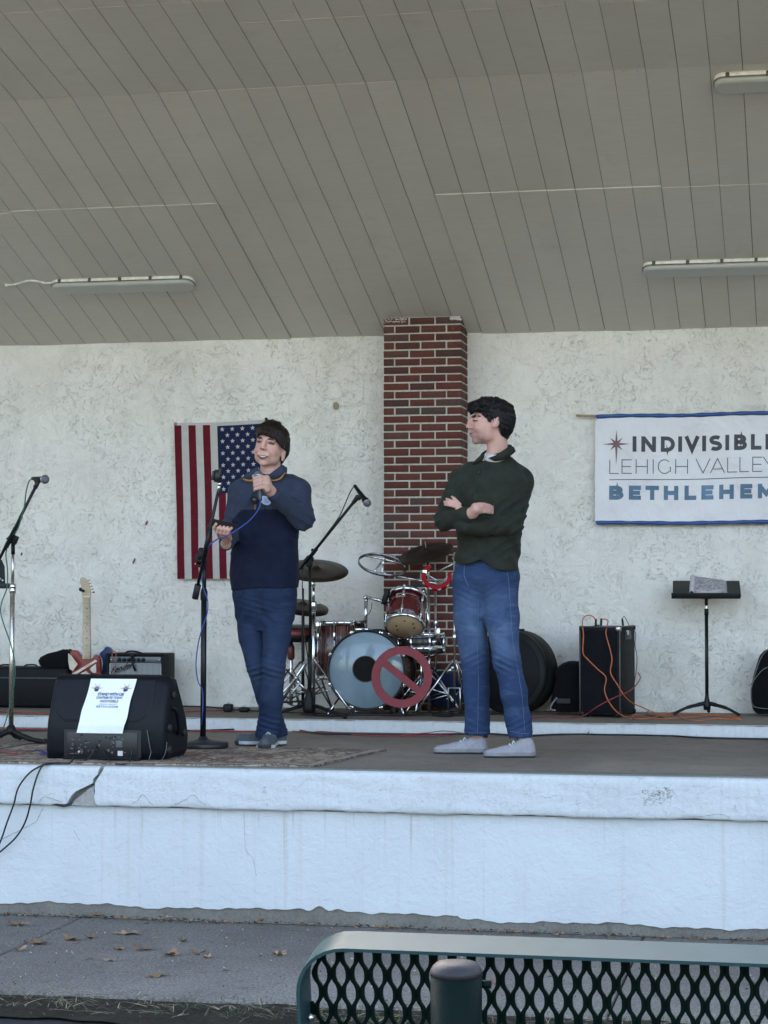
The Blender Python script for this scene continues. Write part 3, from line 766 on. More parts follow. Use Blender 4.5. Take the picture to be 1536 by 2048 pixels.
for f in (lambda t: (t, .0), lambda t: (1.0, t)):
    V = []
    for i in range(81):
        u, v = f(i/80); p = rug_pt(u, v, .0105); q = rug_pt(u-(0 if v == 0 and f(1)[0] == 1 and f(0)[0] == 0 else .018), v+(.045 if f(0)[0] == 0 else 0), .0105); V += [p, q]
    m.add(V, [[2*i, 2*i+1, 2*i+3, 2*i+2] for i in range(80)])
m.build('border', cloth('rug_binding', (.33, .27, .22), .12), rg)

# ================================================================== right side: music stand, cabinet, bags
def music_stand(name, label, px, ytop, Y, wpx, base_y, tilt=38):
    o = W(px, base_y, Y); o.z = PZ
    t = thing(name, label, 'music stand', o)
    top = W(px, ytop, Y).z; s_ = BLACKMETAL
    m = MB(); m.tube([(o.x, Y, PZ+.05), (o.x, Y, PZ+.62)], .011, 12); m.tube([(o.x, Y, PZ+.62), (o.x, Y, PZ+.66)], .013, 12); m.build('pole', s_, t)
    m = MB(); m.tube([(o.x, Y, PZ+.60), (o.x, Y, top-.01)], .0065, 10); m.build('chrome_shaft', CHROME, t)
    m = MB(); m.tube([(o.x, Y, top-.05), (o.x, Y, top+.0)], .011, 10); m.box((o.x, Y, top), (.06, .03, .025), bev=.004); m.build('swivel', s_, t)
    m = MB(); m.lathe([(.0, .03), (.02, .03), (.024, .06), (.014, .10), (.011, .13)], (o.x, Y, PZ), n=16); m.build('hub', s_, t)
    for a in (205, 335, 90):
        d = Vector((math.cos(R(a)), math.sin(R(a)), 0)); c = Vector((o.x, Y, PZ))
        m = MB(); m.tube(smoothpts([c+d*.0+Vector((0, 0, .075)), c+d*.07+Vector((0, 0, .062)), c+d*.14+Vector((0, 0, .045)), c+d*.215+Vector((0, 0, .012))]), [.013]*6+[.011]*6+[.009]*7, 8)
        m.sphere(c+d*.217+Vector((0, 0, .010)), (.012, .012, .010), 8); m.build('leg', s_, t)
    return t, top, o
ms, top, o = music_stand('music_stand', 'black music stand by the back wall holding an open booklet', 1414, 1194, 12.93, 141, 1425)
zt = W(1414, 1164, 12.93).z; zb = W(1414, 1196, 12.93).z
xa, xb = W(1343, 1180, 12.93).x, W(1484, 1180, 12.93).x; cxm = (xa+xb)/2; dyk = .17
# the desk leans back flat: seen nearly from its lower edge, its top edge narrower and offset
m = MB(); ex = Vector((1, 0, 0)); ey = Vector((0, math.cos(R(24)), math.sin(R(24)))); nn = ex.cross(ey); oo = Vector((cxm, 12.86, zb+.012)); ww = (xb-xa)/2
H = .235
m.prism([(-ww+.012, 0), (ww-.003, 0), (ww-.020, H), (-ww+.0, H)], oo, ex, ey, -.004); m.build('desk', BLACKMETAL, ms)
m = MB(); m.box(oo+Vector((0, -.018, -.004)), (2*ww-.012, .05, .005), (R(24), 0, 0), bev=.0015); m.box(oo+Vector((0, -.042, .004)), (2*ww-.012, .004, .034), (R(10), 0, 0), bev=.0015); m.build('ledge', BLACKMETAL, ms)
bk = thing('booklet', 'grey printed booklet lying open on the music stand', 'booklet', oo+Vector((0, 0, .01)))
PAP = NT('printed_page'); pn = PAP.noise(1, 3, .7, 0, PAP.co((60, 90, 90))); big = PAP.noise(9, 3, .5)
PAPER = plain('white_paper', (.62, .60, .64), .8)
PAP = PAP.out(PAP.mix(PAP.ramp(big, [(.42, 0), (.47, .8)]), (.55, .53, .56), PAP.ramp(pn, [(.42, (.12, .12, .13)), (.58, (.50, .48, .50))])), .7)
x1, x2 = W(1379, 1180, 12.9).x-cxm, W(1455, 1180, 12.9).x-cxm
m = MB(); m.prism([(x1+.03, .008), (x2, .008), (x2-.012, H-.035), (x1+.025, H+.03)], oo-nn*(-.0)+nn*.006, ex, ey, .012); m.build('page', PAP, bk)
m = MB(); m.grid(lambda u, v: oo+ex*(x1+.035*u-.006*v)+ey*(.006+(H+.02)*v)+nn*(.007+.026*math.sin(u*math.pi*.9+.3)), 10, 4); m.build('turned_page', PAPER, bk)

# cabinet with its cables
def cabinet():
    a = G(1160, 1433, PZ); b = G(1240, 1435, PZ); dirx = (b-a); dirx.z = 0; wd = dirx.length; dirx.normalize(); diry = Vector((-dirx.y, dirx.x, 0))
    dp = .36; ht = W(1240, 1254, 12.55).z-PZ
    ang = math.atan2(dirx.y, dirx.x); c = a+dirx*wd/2+diry*dp/2; c.z = PZ
    t = thing('bass_cabinet', 'tall black speaker cabinet with metal corners and cables plugged into its top', 'speaker cabinet', c, ang)
    M4 = Matrix.Rotation(ang, 3, 'Z')
    P = lambda x, y, z: c+dirx*x+diry*y+Vector((0, 0, z))
    m = MB(); m.box(P(0, 0, .012+(ht-.012)/2), (wd, dp, ht-.012), M4, bev=.008); m.build('cabinet', BLACKTOLEX, t)
    m = MB(); m.box(P(0, -dp/2-.004, ht/2+.005), (wd-.035, .014, ht-.05), M4, bev=.004); m.build('grille', cloth('black_speaker_grille', (.008, .009, .012), .2, 500, .5), t)
    trim = plain('worn_grey_edge', (.10, .10, .10), .5)
    m = MB()
    for x in (-wd/2, wd/2):
        m.tube([P(x*1.0, -dp/2, .03), P(x, -dp/2, ht-.01)], .0045, 8)
    m.tube([P(-wd/2, -dp/2, ht), P(wd/2, -dp/2, ht)], .0045, 8); m.tube([P(wd/2, -dp/2, ht), P(wd/2, dp/2, ht)], .0045, 8); m.build('edging', trim, t)
    for x in (-1, 1):
        for y in (-1, 1):
            for z in (.02, ht-.012):
                m = MB(); m.box(P(x*(wd/2-.011), y*(dp/2-.011), z), (.034, .034, .034), M4, bev=.010); m.build('corner', DULLCHROME if (x, y, z) == (1, -1, ht-.012) else BLACKMETAL, t)
    for x in (-1, 1):
        for y in (-1, 1):
            m = MB(); m.lathe([(.018, 0), (.016, .014)], P(x*(wd/2-.03), y*(dp/2-.03), 0), n=12); m.build('foot', RUBBER, t)
    m = MB(); m.box(P(wd/2+.002, 0, ht*.90), (.006, .16, .05), M4, bev=.003); m.build('side_handle', BLACKMETAL, t)
    m = MB(); m.box(P(wd/2+.002, .0, ht*.93), (.008, .05, .03), M4, bev=.003); m.build('socket', DULLCHROME, t)
    return c, P, wd, dp, ht
cc, CP, cw, cd, chh = cabinet()
ORG = plain('orange_cable', (.55, .14, .045), .5); REDC = plain('red_cable', (.30, .035, .045), .5); BLKC = plain('black_cable', (.012, .012, .014), .45); GRN = plain('green_cable', (.015, .11, .07), .45); BLU2 = plain('blue_cable', (.025, .05, .28), .45)
def cable(name, pts, r, mat, label, plugs=(), group=None):
    m = MB(); P = smoothpts(pts, 6); m.tube(P, r, 8)
    if not plugs: return m.build(name, mat, label=label, cat='cable', group=group)
    t = thing(name, label, 'cable', P[0], 0, group); m.build('lead', mat, t)
    for i in plugs:
        a = P[0] if i == 0 else P[-1]; b = P[3] if i == 0 else P[-4]; d = (b-a).normalized()
        m = MB(); m.tube([a-d*.008, a, a+d*.03, a+d*.042], [.003, .0065, .0065, .004], 8); m.build('plug', BLACKPLASTIC, t)
    return t
yc = 12.50
def cpx(L, Y): return [W(a, b, Y) for a, b in L]
cab_top = cpx([(1191.5, 1251), (1191, 1240), (1184, 1232), (1174, 1231), (1166, 1238), (1165, 1252)], 12.60)
cable('speaker_cable', cab_top+cpx([(1167, 1270), (1166, 1305), (1175, 1318), (1195, 1338), (1212, 1355), (1209, 1380), (1217, 1402), (1232, 1422)], 12.535)+[G(1250, 1433, PZ+.006), G(1275, 1438, PZ+.006), G(1300, 1436, PZ+.006), G(1335, 1430, PZ+.006), G(1400, 1428, PZ+.006), G(1480, 1438, PZ+.006)], .0035, ORG, 'orange cable looping from the cabinet top down its left front to the floor', (0,))
cable('speaker_cable', cpx([(1202, 1250), (1203, 1241), (1209, 1238), (1216, 1242), (1214, 1252)], 12.62)+cpx([(1212, 1268), (1220, 1298), (1224, 1320), (1221, 1345), (1234, 1368), (1248, 1390)], 12.53)+[W(1262, 1404, 12.62), W(1285, 1415, 12.74), G(1320, 1428, PZ+.006), G(1350, 1425, PZ+.006), G(1368, 1437, PZ+.006), G(1400, 1441, PZ+.006), G(1440, 1437, PZ+.006), G(1483, 1440, PZ+.006)], .0035, ORG, 'orange cable crossing the front of the black cabinet further right', (0,))
cable('speaker_cable', cpx([(1246, 1250), (1245, 1238), (1248, 1233), (1253, 1240), (1261, 1255), (1271, 1266), (1270, 1290), (1274, 1315), (1272, 1345), (1266, 1378), (1262, 1395)], 12.72), .0022, BLKC, 'thin black cable hanging down the right side of the tall cabinet', (0,))
cable('power_cable', cpx([(1276, 1345), (1280, 1358), (1262, 1380), (1225, 1397), (1195, 1413)], 12.52)+[G(1165, 1432, PZ+.005), G(1130, 1435, PZ+.005), G(1095, 1433, PZ+.005), G(1068, 1436, PZ+.005), G(1020, 1440, PZ+.005)], .0032, REDC, 'red cable slanting across the foot of the tall black cabinet')
cable('speaker_cable', [G(1278, 1410, PZ+.005), G(1300, 1417, PZ+.005), G(1290, 1430, PZ+.005), G(1310, 1432, PZ+.005), G(1328, 1436, PZ+.005)], .004, BLKC, 'short black cable on the floor right of the tall cabinet')
cable('speaker_cable', [G(1262, 1438, PZ+.012), G(1268, 1430, PZ+.012), G(1290, 1432, PZ+.006), G(1320, 1438, PZ+.006), G(1380, 1434, PZ+.006), G(1440, 1430, PZ+.006), G(1478, 1436, PZ+.006)], .0035, ORG, 'loose orange cable end lying on the floor toward the music stand')

# round black case standing on edge
c = W(1030, 1340, 12.86); c.z = PZ+.262
rc = thing('round_case', 'big round black case standing on edge behind the man in green', 'drum case', (c.x, c.y, PZ))
ax = Vector((-.32, -1, .05)).normalized()
CASEM = plain('scuffed_black_fibre', (.010, .012, .012), .6, 0, .4, 8, .4, 60, Specular_IOR_Level=.2)
m = MB(); m.lathe([(0, -.085), (.245, -.085), (.262, -.075), (.262, .06), (.256, .072), (.262, .074), (.262, .105), (.252, .118), (0, .122)], c, ax, 64); m.build('shell', CASEM, rc)
m = MB(); m.lathe([(.0, .1225), (.222, .1225), (.226, .119)], c, ax, 48); m.build('lid', BLACKTOLEX, rc)
m = MB(); q = Vector((0, 0, 1)).rotation_difference(ax)
top_ = c+Vector((0, 0, .262)); m.box(top_+Vector((-.02, 0, .004)), (.16, .05, .012), (0, .05, 0), bev=.004); m.build('strap', BLACKPLASTIC, rc)
m = MB(); P = W(1052, 1338, 12.72); m.tube(smoothpts([P+Vector((-.012, .0, .008)), P, P+Vector((.006, -.005, -.006)), P+Vector((.014, -.004, -.010))]), .0035, 6); m.build('zip_pull', plain('brass_pull', (.45, .33, .15), .4, .5), rc)
# soft bags
def softbag(name, label, cat, rows, Y, depth, parts=None, mat=None, seed=1):
    """rows (py, xl, xr): silhouette; lofted with rounded sections"""
    base = W((rows[-1][1]+rows[-1][2])/2, rows[-1][0], Y)
    t = thing(name, label, cat, (base.x, Y, base.z)); m = MB(); V = []; n = 28; k = len(rows)
    for i, (py, a, b) in enumerate(rows):
        A_, B2 = W(a, py, Y), W(b, py, Y); c = (A_+B2)/2; rx = (B2.x-A_.x)/2; s_ = math.sin(math.pi*(i+.6)/(k+.2))**.35
        for j in range(n):
            th = 2*math.pi*j/n; cs, sn = math.cos(th), math.sin(th); e = .62
            V.append((c.x+rx*math.copysign(abs(cs)**e, cs), Y+depth/2*s_*math.copysign(abs(sn)**e, sn)+.004*math.sin(i*2+j+seed), c.z+.003*math.sin(j*1.7+seed)))
    m.add(V, [[i*n+j, i*n+(j+1) % n, (i+1)*n+(j+1) % n, (i+1)*n+j] for i in range(k-1) for j in range(n)], True)
    m.bm.verts.ensure_lookup_table(); m.bm.faces.new(m.bm.verts[:n]); m.bm.faces.new(m.bm.verts[-n:])
    m.build('bag_body', mat or BLACKCLOTH, t); return t
t = softbag('gig_bag', 'low black padded bag on the floor between the round case and the tall cabinet', 'bag', [(1323, 1138, 1158), (1326, 1128, 1166), (1333, 1118, 1170), (1345, 1111, 1172), (1360, 1113, 1174), (1380, 1108, 1175), (1400, 1103, 1176), (1418, 1102, 1178), (1423, 1106, 1176)], 12.86, .24)
m = MB(); m.box(W(1127, 1402, 12.735), (.085, .004, .03), bev=.001); m.build('webbing_patch', plain('grey_webbing', (.03, .03, .034), .8), t)
m = MB(); m.tube(smoothpts(cpx([(1114, 1395), (1104, 1408), (1101, 1418), (1112, 1421)], 12.74)), .006, 8); m.build('strap', plain('grey_strap', (.16, .16, .17), .7), t)
t = softbag('backpack', 'black backpack with pale piping leaning on the wall at the right edge of the photo', 'backpack', [(1297, 1540, 1556), (1302, 1528, 1572), (1312, 1519, 1590), (1330, 1513, 1606), (1350, 1507, 1615), (1380, 1501, 1622), (1405, 1502, 1624), (1420, 1506, 1622), (1427, 1512, 1616)], 12.98, .26)
m = MB(); m.tube(smoothpts(cpx([(1537, 1297), (1524, 1312), (1514, 1336), (1507, 1360), (1502, 1385), (1507, 1412), (1540, 1418)], 12.845)), .0022, 6); m.tube(smoothpts(cpx([(1548, 1330), (1528, 1338), (1514, 1352), (1504, 1366), (1498, 1372)], 12.84)), .0022, 6); m.build('piping', plain('pale_piping', (.16, .17, .18), .6), t)

# cables along the foot of the platform step
def floorline(pts, z):
    P = [G(a, b, z) for a, b in pts]
    for p in P:
        if z < .05 and p.y > RY-.026: p.y = RY-.026
    return P
cable('floor_cable', floorline([(-40, 1458), (60, 1458), (180, 1461), (300, 1459), (420, 1462), (560, 1463)], .008), .0045, REDC, 'red cable running along the foot of the step at the left')
cable('floor_cable', floorline([(-40, 1460), (100, 1461), (240, 1458), (380, 1461), (470, 1458)], .008), .005, BLKC, 'black cable along the foot of the step left of the man in blue')
cable('floor_cable', floorline([(585, 1462), (620, 1465), (640, 1463), (680, 1466), (720, 1470), (790, 1472), (850, 1471), (905, 1471)], .008), .0035, REDC, 'thin red cable on the floor between the two men')
cable('floor_cable', floorline([(600, 1461), (640, 1467), (690, 1468), (760, 1469), (840, 1469), (905, 1468), (960, 1467), (990, 1468), (1020, 1470), (1060, 1471), (1110, 1469), (1160, 1468), (1185, 1465), (1220, 1461), (1250, 1463), (1280, 1469), (1310, 1471), (1350, 1472), (1400, 1475), (1480, 1477), (1560, 1478)], .009), .0055, BLKC, 'thick black cable lying along the foot of the step on the right')
cable('floor_cable', [G(1176, 1466, .02), G(1184, 1457, .03), G(1190, 1464, .01), G(1200, 1468, .008)], .003, BLKC, 'short black cable end poking up by the step below the cabinet')
cable('floor_cable', floorline([(930, 1467), (890, 1462), (850, 1466)], .02)+floorline([(800, 1471)], .01), .0025, REDC, 'thin dark red lead crossing behind the left shoe of the man in green')
for i, (P, mt, lb) in enumerate([([(-20, 1422), (80, 1426), (170, 1424), (260, 1427), (400, 1422), (470, 1420)], REDC, 'red cable on the platform behind the black monitor'), ([(360, 1412), (420, 1414), (480, 1420), (560, 1424), (700, 1428), (900, 1430), (980, 1428), (1060, 1432)], BLKC, 'black cable on the platform running under the drum kit')]):
    cable('floor_cable', floorline(P, PZ+.006), .0045, mt, lb)
# metal floor outlet
o = G(590, 1462, 0); fb = thing('floor_outlet', 'small dull metal outlet box on the floor by the step', 'outlet box', (o.x, o.y+.03, 0))
x1, x2 = G(571, 1460).x, G(607, 1460).x; m = MB(); m.box((o.x, o.y+.04, .02), (x2-x1, .07, .04), bev=.004); m.build('box', DULLCHROME, fb)
for k in (-1, 0, 1): m = MB(); m.box((o.x+k*.028, o.y+.004, .02), (.012, .004, .020), bev=.002); m.build('socket', BLACKPLASTIC if k else plain('grey_cover', (.25, .26, .27), .5), fb)
# foot pedals on the platform
for (a, b, wd, hgt, lb) in ((455, 1424, .045, .05, 'small dark foot pedal on the platform left of the legs of the man in blue'), (487, 1424, .05, .03, 'low black foot switch on the platform right beside the dark pedal')):
    o = G(a, b, PZ); t = thing('foot_pedal', lb, 'pedal', o)
    m = MB(); m.box(o+Vector((0, .02, hgt/2)), (wd*1.3, .06, hgt), bev=.012, seg=3); m.build('pedal_body', BLACKPLASTIC, t)
    m = MB(); m.lathe([(.010, 0), (.010, .010), (.0, .014)], o+Vector((0, .01, hgt)), n=12); m.build('button', DULLCHROME, t)
# ================================================================== wedge monitor at the front edge
def monitor():
    Yf = 9.80; L = W(90, 1450, Yf); Rr = W(316, 1450, Yf); x0, x1 = L.x, Rr.x; 
    t = thing('stage_monitor', 'black plastic wedge monitor at the stage front edge with a paper sheet taped on', 'stage monitor', ((x0+x1)/2, Yf+.15, 0))
    zt = W(230, 1349, Yf+.1).z
    # side profile (y back from the front face, z), swept along x with the ends drawn in
    prof = [(.05, .0), (.015, .012), (.0, .05), (-.004, .15), (.0, .205), (.03, .29), (.065, zt-.05), (.085, zt-.015), (.12, zt), (.20, zt-.01), (.38, .20), (.42, .10), (.40, .02), (.36, 0)]
    def sec(u):   # x along 0..1 -> scale of the section and offset
        e = min(u, 1-u); k = 1-(.10 if u < .5 else .0)*max(0, 1-e/.05)**2
        return k
    body = plain('moulded_black_plastic', (.0035, .005, .008), .45, 0, .2, 20, .5, 700, Specular_IOR_Level=.22)
    m = MB(); us_ = [0, .008, .02, .04, .07, .12, .2, .3, .4, .5, .6, .7, .8, .88, .93, .96, .98, .992, 1]; V = []; q = len(prof)
    for u in us_:
        k = sec(u); 
        for y, z in prof:
            x = x0+(x1-x0)*u; zc, yc2 = .2, .19
            taper = .035*(0 if u > .5 else -1)*abs(2*u-1)**8*(-(z/zt))*.6
            V.append((x+taper, Yf+yc2+(y-yc2)*k, max(0, zc+(z-zc)*k if z > .02 else z)))
    m.add(V, [[i*q+j, i*q+(j+1) % q, (i+1)*q+(j+1) % q, (i+1)*q+j] for i in range(len(us_)-1) for j in range(q)], True)
    m.bm.verts.ensure_lookup_table(); a = m.bm.faces.new(m.bm.verts[:q]); b = m.bm.faces.new(m.bm.verts[-q:])
    ob = m.build('housing', body, t)
    # raised smooth upper panel with its rounded lower corners
    P = []
    for k in range(9): a_ = R(180+90*k/8); P.append((.16+.11*math.cos(a_), .20+.16*math.sin(a_)))
    for k in range(9): a_ = R(270+90*k/8); P.append((.84+.11*math.cos(a_), .20+.16*math.sin(a_)))
    def fp(u, s_, off):      # point on the upper front face, s_ 0 at the crease, 1 at the top
        y, z = np.interp(s_, [0, .15, .55, .9, 1], [-.001, .006, .03, .062, .078]), np.interp(s_, [0, .15, .55, .9, 1], [.19, .215, .29, zt-.055, zt-.02])
        return Vector((x0+(x1-x0)*u, Yf+y-off, z))
    m = MB(); V = []; F = []; nu = 40; nv = 14
    for j in range(nv+1):
        for i in range(nu+1):
            s_ = j/nv; inset = .06+.12*max(0, 1-s_/.55)**2.2; u = inset+(1-2*inset)*i/nu
            edge = min(1, min(i, nu-i, j+.0)/1.5); V.append(fp(u, .03+s_*.95, .001+.006*edge))
    m.add(V, [[j*(nu+1)+i, j*(nu+1)+i+1, (j+1)*(nu+1)+i+1, (j+1)*(nu+1)+i] for j in range(nv) for i in range(nu)], True); m.build('upper_panel', body, t)
    # dark recess with the connector panel
    xa, xb = W(140, 1490, Yf).x, W(272, 1490, Yf).x; za, zb = W(0, 1519, Yf).z, W(0, 1471, Yf).z
    za = .028; zb = .148
    m = MB(); m.box2((xa-.03, Yf-.0075, za-.012), (xb+.03, Yf+.0, zb+.012), bev=.003); m.build('recess_frame', plain('recess_black', (.006, .006, .007), .6), t)
    m = MB(); m.box2((xa-.01, Yf-.011, za), (xb+.01, Yf-.007, zb), bev=.001); m.build('connector_panel', plain('panel_black', (.010, .010, .011), .4), t)
    m = MB(); m.box2((xa-.03, Yf-.030, .010), (xb+.03, Yf-.004, .022), bev=.004); m.build('lower_bar', body, t)
    rr = random.Random(4)
    for i in range(22):
        x = xa+.01+(xb-xa-.10)*rr.random(); z = za+.01+(zb-za-.02)*rr.random(); m = MB()
        if i % 3: m.lathe([(.0042, 0), (.0042, .005), (.003, .007), (0, .007)], (x, Yf-.011, z), (0, -1, 0), 10); m.build('knob', plain('knob_grey', (.025, .025, .028), .4) if 'knob_grey' not in bpy.data.materials else bpy.data.materials['knob_grey'], t)
        else: m.lathe([(.006, 0), (.006, .003), (.004, .003), (.003, .001), (0, .001)], (x, Yf-.011, z), (0, -1, 0), 12); m.build('jack', DULLCHROME if i == 6 else plain('jack_grey', (.12, .12, .125), .4) if 'jack_grey' not in bpy.data.materials else bpy.data.materials['jack_grey'], t)
    m = MB()
    for i in range(34):
        x = xa+.006+(xb-xa-.06)*rr.random(); z = za+.006+(zb-za-.012)*rr.random(); m.box((x, Yf-.0115, z), (rr.uniform(.004, .014), .001, .0022))
    m.build('panel_print', plain('pale_panel_print', (.20, .20, .21), .6), t)
    m = MB(); q0 = W(242, 1508, Yf); m.box((q0.x, Yf-.012, q0.z+.004), (.026, .002, .024)); m.build('sticker', plain('pale_sticker', (.55, .55, .56), .6), t)
    m = MB(); q0 = W(240, 1488, Yf); m.box((q0.x, Yf-.012, q0.z), (.034, .003, .032), bev=.001); m.build('power_socket', plain('grey_socket', (.09, .09, .095), .5), t)
    # end cap on the right with feet and handle
    m = MB(); V = []; pr2 = [(Yf+.19+(y-.19)*1.0, max(.0, .2+(z-.2)*.99)) for y, z in prof]
    for dx, k in ((0, 1.0), (.018, .985), (.034, .92), (.042, .78)):
        for y, z in pr2: V.append((x1+dx-.002, Yf+.19+(y-Yf-.19)*k, .2+(z-.2)*k if k < .95 else max(.001, .2+(z-.2)*k)))
    m.add(V, [[i*q+j, i*q+(j+1) % q, (i+1)*q+(j+1) % q, (i+1)*q+j] for i in range(3) for j in range(q)], True)
    m.bm.verts.ensure_lookup_table(); m.bm.faces.new(m.bm.verts[-q:]); m.build('end_cap', body, t)
    for y, z in ((.05, .17), (.045, .06), (.30, .13), (.12, .33)):
        m = MB(); m.lathe([(.021, 0), (.021, .014), (.016, .02), (0, .02)], (x1+.036, Yf+y, z), (1, 0, 0), 16); m.build('rubber_foot', RUBBER, t)
    m = MB(); m.tube(smoothpts([(x1+.036, Yf+.10, .27), (x1+.058, Yf+.12, .25), (x1+.06, Yf+.15, .20), (x1+.058, Yf+.17, .15), (x1+.036, Yf+.19, .13)]), .011, 10); m.build('handle', body, t)
    return t, Yf, x0, x1, zt, fp
mon, MY, MX0, MX1, MZT, MFP = monitor()
# sheet of paper draped down its face
ps = thing('poster', 'white paper notice with printed lines and two red star marks taped to the monitor', 'poster', ((MX0+MX1)/2, MY, .19))
pw0 = [W(a, b, MY+.01) for a, b in ((175, 1352), (266, 1351), (250, 1460), (157, 1457))]
def pp(u, v, off=0):      # u 0..1 right, v 0..1 down
    x = (pw0[0].x*(1-u)+pw0[1].x*u)*(1-v)+(pw0[3].x*(1-u)+pw0[2].x*u)*v+.003*math.sin(v*9+u*2)
    # down the panel, then hanging free over the crease
    s_ = 1-v*1.25
    if s_ >= 0: p = MFP(0, s_, .012)
    else: p = MFP(0, 0, .014); p.z += s_*.20*.95; p.y -= .002+.0*s_
    return Vector((x, p.y-.003*math.sin(u*3.14)-.002*math.sin(v*7+u*4)-off-.004, p.z-.004*(u-.5)*0))
m = MB(); m.grid(lambda u, v: pp(u, v), 16, 28); pm = m.build('sheet', plain('white_copy_paper', (.80, .83, .86), .7, 0, .04), ps)
def ptext(s, size, uc, v, mat, nm, **k):
    me = text_mesh(s, size, **k); m = MB(); wd = (pw0[1]-pw0[0]).length; hh_ = .285
    m.add([pp(uc+q.co.x/wd, v-q.co.y/hh_, .0022) for q in me.vertices], [list(p.vertices) for p in me.polygons]); bpy.data.meshes.remove(me); m.build(nm, mat, ps)
PNAVY = plain('navy_print', (.03, .045, .14), .6); PGREY = plain('grey_print', (.16, .17, .2), .6); PBLU = plain('steel_blue_print', (.12, .2, .3), .6)
ptext('STAND WITH US!', .0185, .53, .235, PNAVY, 'heading', offset=.0006, spacing=.95)
ptext('CONTRIBUTE TODAY', .0142, .52, .285, PNAVY, 'subheading', offset=.0004, spacing=1.0)
ptext('INDIVISIBLE', .0170, .54, .345, PGREY, 'small_lettering', offset=.0005, spacing=1.1)
ptext('LEHIGH VALLEY', .0125, .53, .395, PGREY, 'small_lettering', spacing=1.1)
ptext('BETHLEHEM', .0165, .53, .45, PBLU, 'small_lettering', offset=.0005, spacing=1.35)
for uc in (.18, .82):
    m = MB(); rr = random.Random(int(uc*100))
    for k in range(7):
        a = R(15+150*k/6); ln_ = .022*(1.25 if k % 2 == 0 else .8)
        V = [pp(uc+math.cos(a+.35)*.006/.24, .13-math.sin(a+.35)*.006/.285, .0024), pp(uc+math.cos(a-.35)*.006/.24, .13-math.sin(a-.35)*.006/.285, .0024), pp(uc+math.cos(a)*ln_/.24*1.4, .13-math.sin(a)*ln_/.285, .0024)]
        m.mi = k % 2; m.add(V, [[0, 1, 2]])
    m.mi = 1; m.add([pp(uc+math.cos(R(60*k))*.013/.24, .145-math.sin(R(60*k))*.008/.285, .0023) for k in range(6)], [[0, 1, 2, 3, 4, 5]])
    m.build('star_mark', [plain('mark_red', (.34, .06, .07), .6) if uc < .5 else bpy.data.materials['mark_red'], PNAVY], ps)
# leads out of the monitor and over the edge
e = FY-.012
cable('monitor_cable', [W(193, 1490, MY-.02), W(186, 1505, MY-.05), W(172, 1520, MY-.09), G(150, 1524, .008), G(110, 1526, .008), (G(92, 1529, .006)), W(86, 1530, e), W(60, 1545, e-.02), W(37, 1575, e-.03), W(27, 1610, e-.02), W(14, 1645, e+.0), W(2, 1680, e+.01), W(-12, 1710, e+.01)], .0045, BLKC, 'outer black cable drooping over the painted stage edge at the far left')
cable('monitor_cable', [W(150, 1500, MY-.03), G(140, 1526, .008), G(100, 1527, .007), W(86, 1531, e), W(76, 1548, e-.02), W(66, 1580, e-.03), W(60, 1612, e-.02), W(50, 1645, e), W(34, 1672, e), W(14, 1692, e), W(-10, 1712, e)], .0045, BLKC, 'inner black cable drooping over the painted stage edge, right of the outer one')
cable('monitor_cable', [W(206, 1500, MY-.015), W(214, 1515, MY-.05), G(226, 1526, .008), G(245, 1529, .008), G(258, 1524, .008), W(262, 1512, MY-.03), W(264, 1500, MY-.015)], .003, BLKC, 'thin black lead looping out under the front of the monitor')
cable('mains_lead', [W(300, 1495, MY-.02), W(294, 1460, MY-.01)][::-1]+[W(302, 1505, MY-.012), W(299, 1521, MY-.04), G(316, 1527, .006), W(330, 1508, MY-.03), W(334, 1484, MY-.02)], .0022, plain('grey_lead', (.09, .09, .095), .5), 'thin grey lead hanging in a loop at the right end of the monitor')

# ================================================================== microphones and stands
def mic_body(t, tip, tail, mesh_r=.025, silver=True, parent_name='mic'):
    tip = Vector(tip); tail = Vector(tail); d = (tip-tail).normalized(); L = (tip-tail).length
    m = MB(); m.lathe([(0, 0), (.009, 0), (.0105, .01), (.012, L*.25), (.0155, L*.62), (.019, L-.055), (.022, L-.048)], tail, d, 20); m.build('handle', BLACKMETAL if parent_name != 'hand' else plain('dark_grey_metal', (.05, .055, .065), .4, .3), t)
    G_ = NT('mic_grille_'+parent_name); G_ = G_.out((.20, .22, .24) if silver else (.03, .035, .04), .45, G_.bump(G_.noise(900, 2), 1, .003), .8)
    m = MB(); m.sphere(tip-d*.024, (mesh_r, mesh_r, mesh_r), 18); m.build('grille', G_, t)
    m = MB(); m.lathe([(mesh_r*.98, -.003), (mesh_r+.0012, -.002), (mesh_r+.0012, .002), (mesh_r*.98, .003)], tip-d*.026, d, 20, caps=False); m.build('band', DULLCHROME, t)
CLIP = plain('clip_black', (.012, .013, .014), .5)
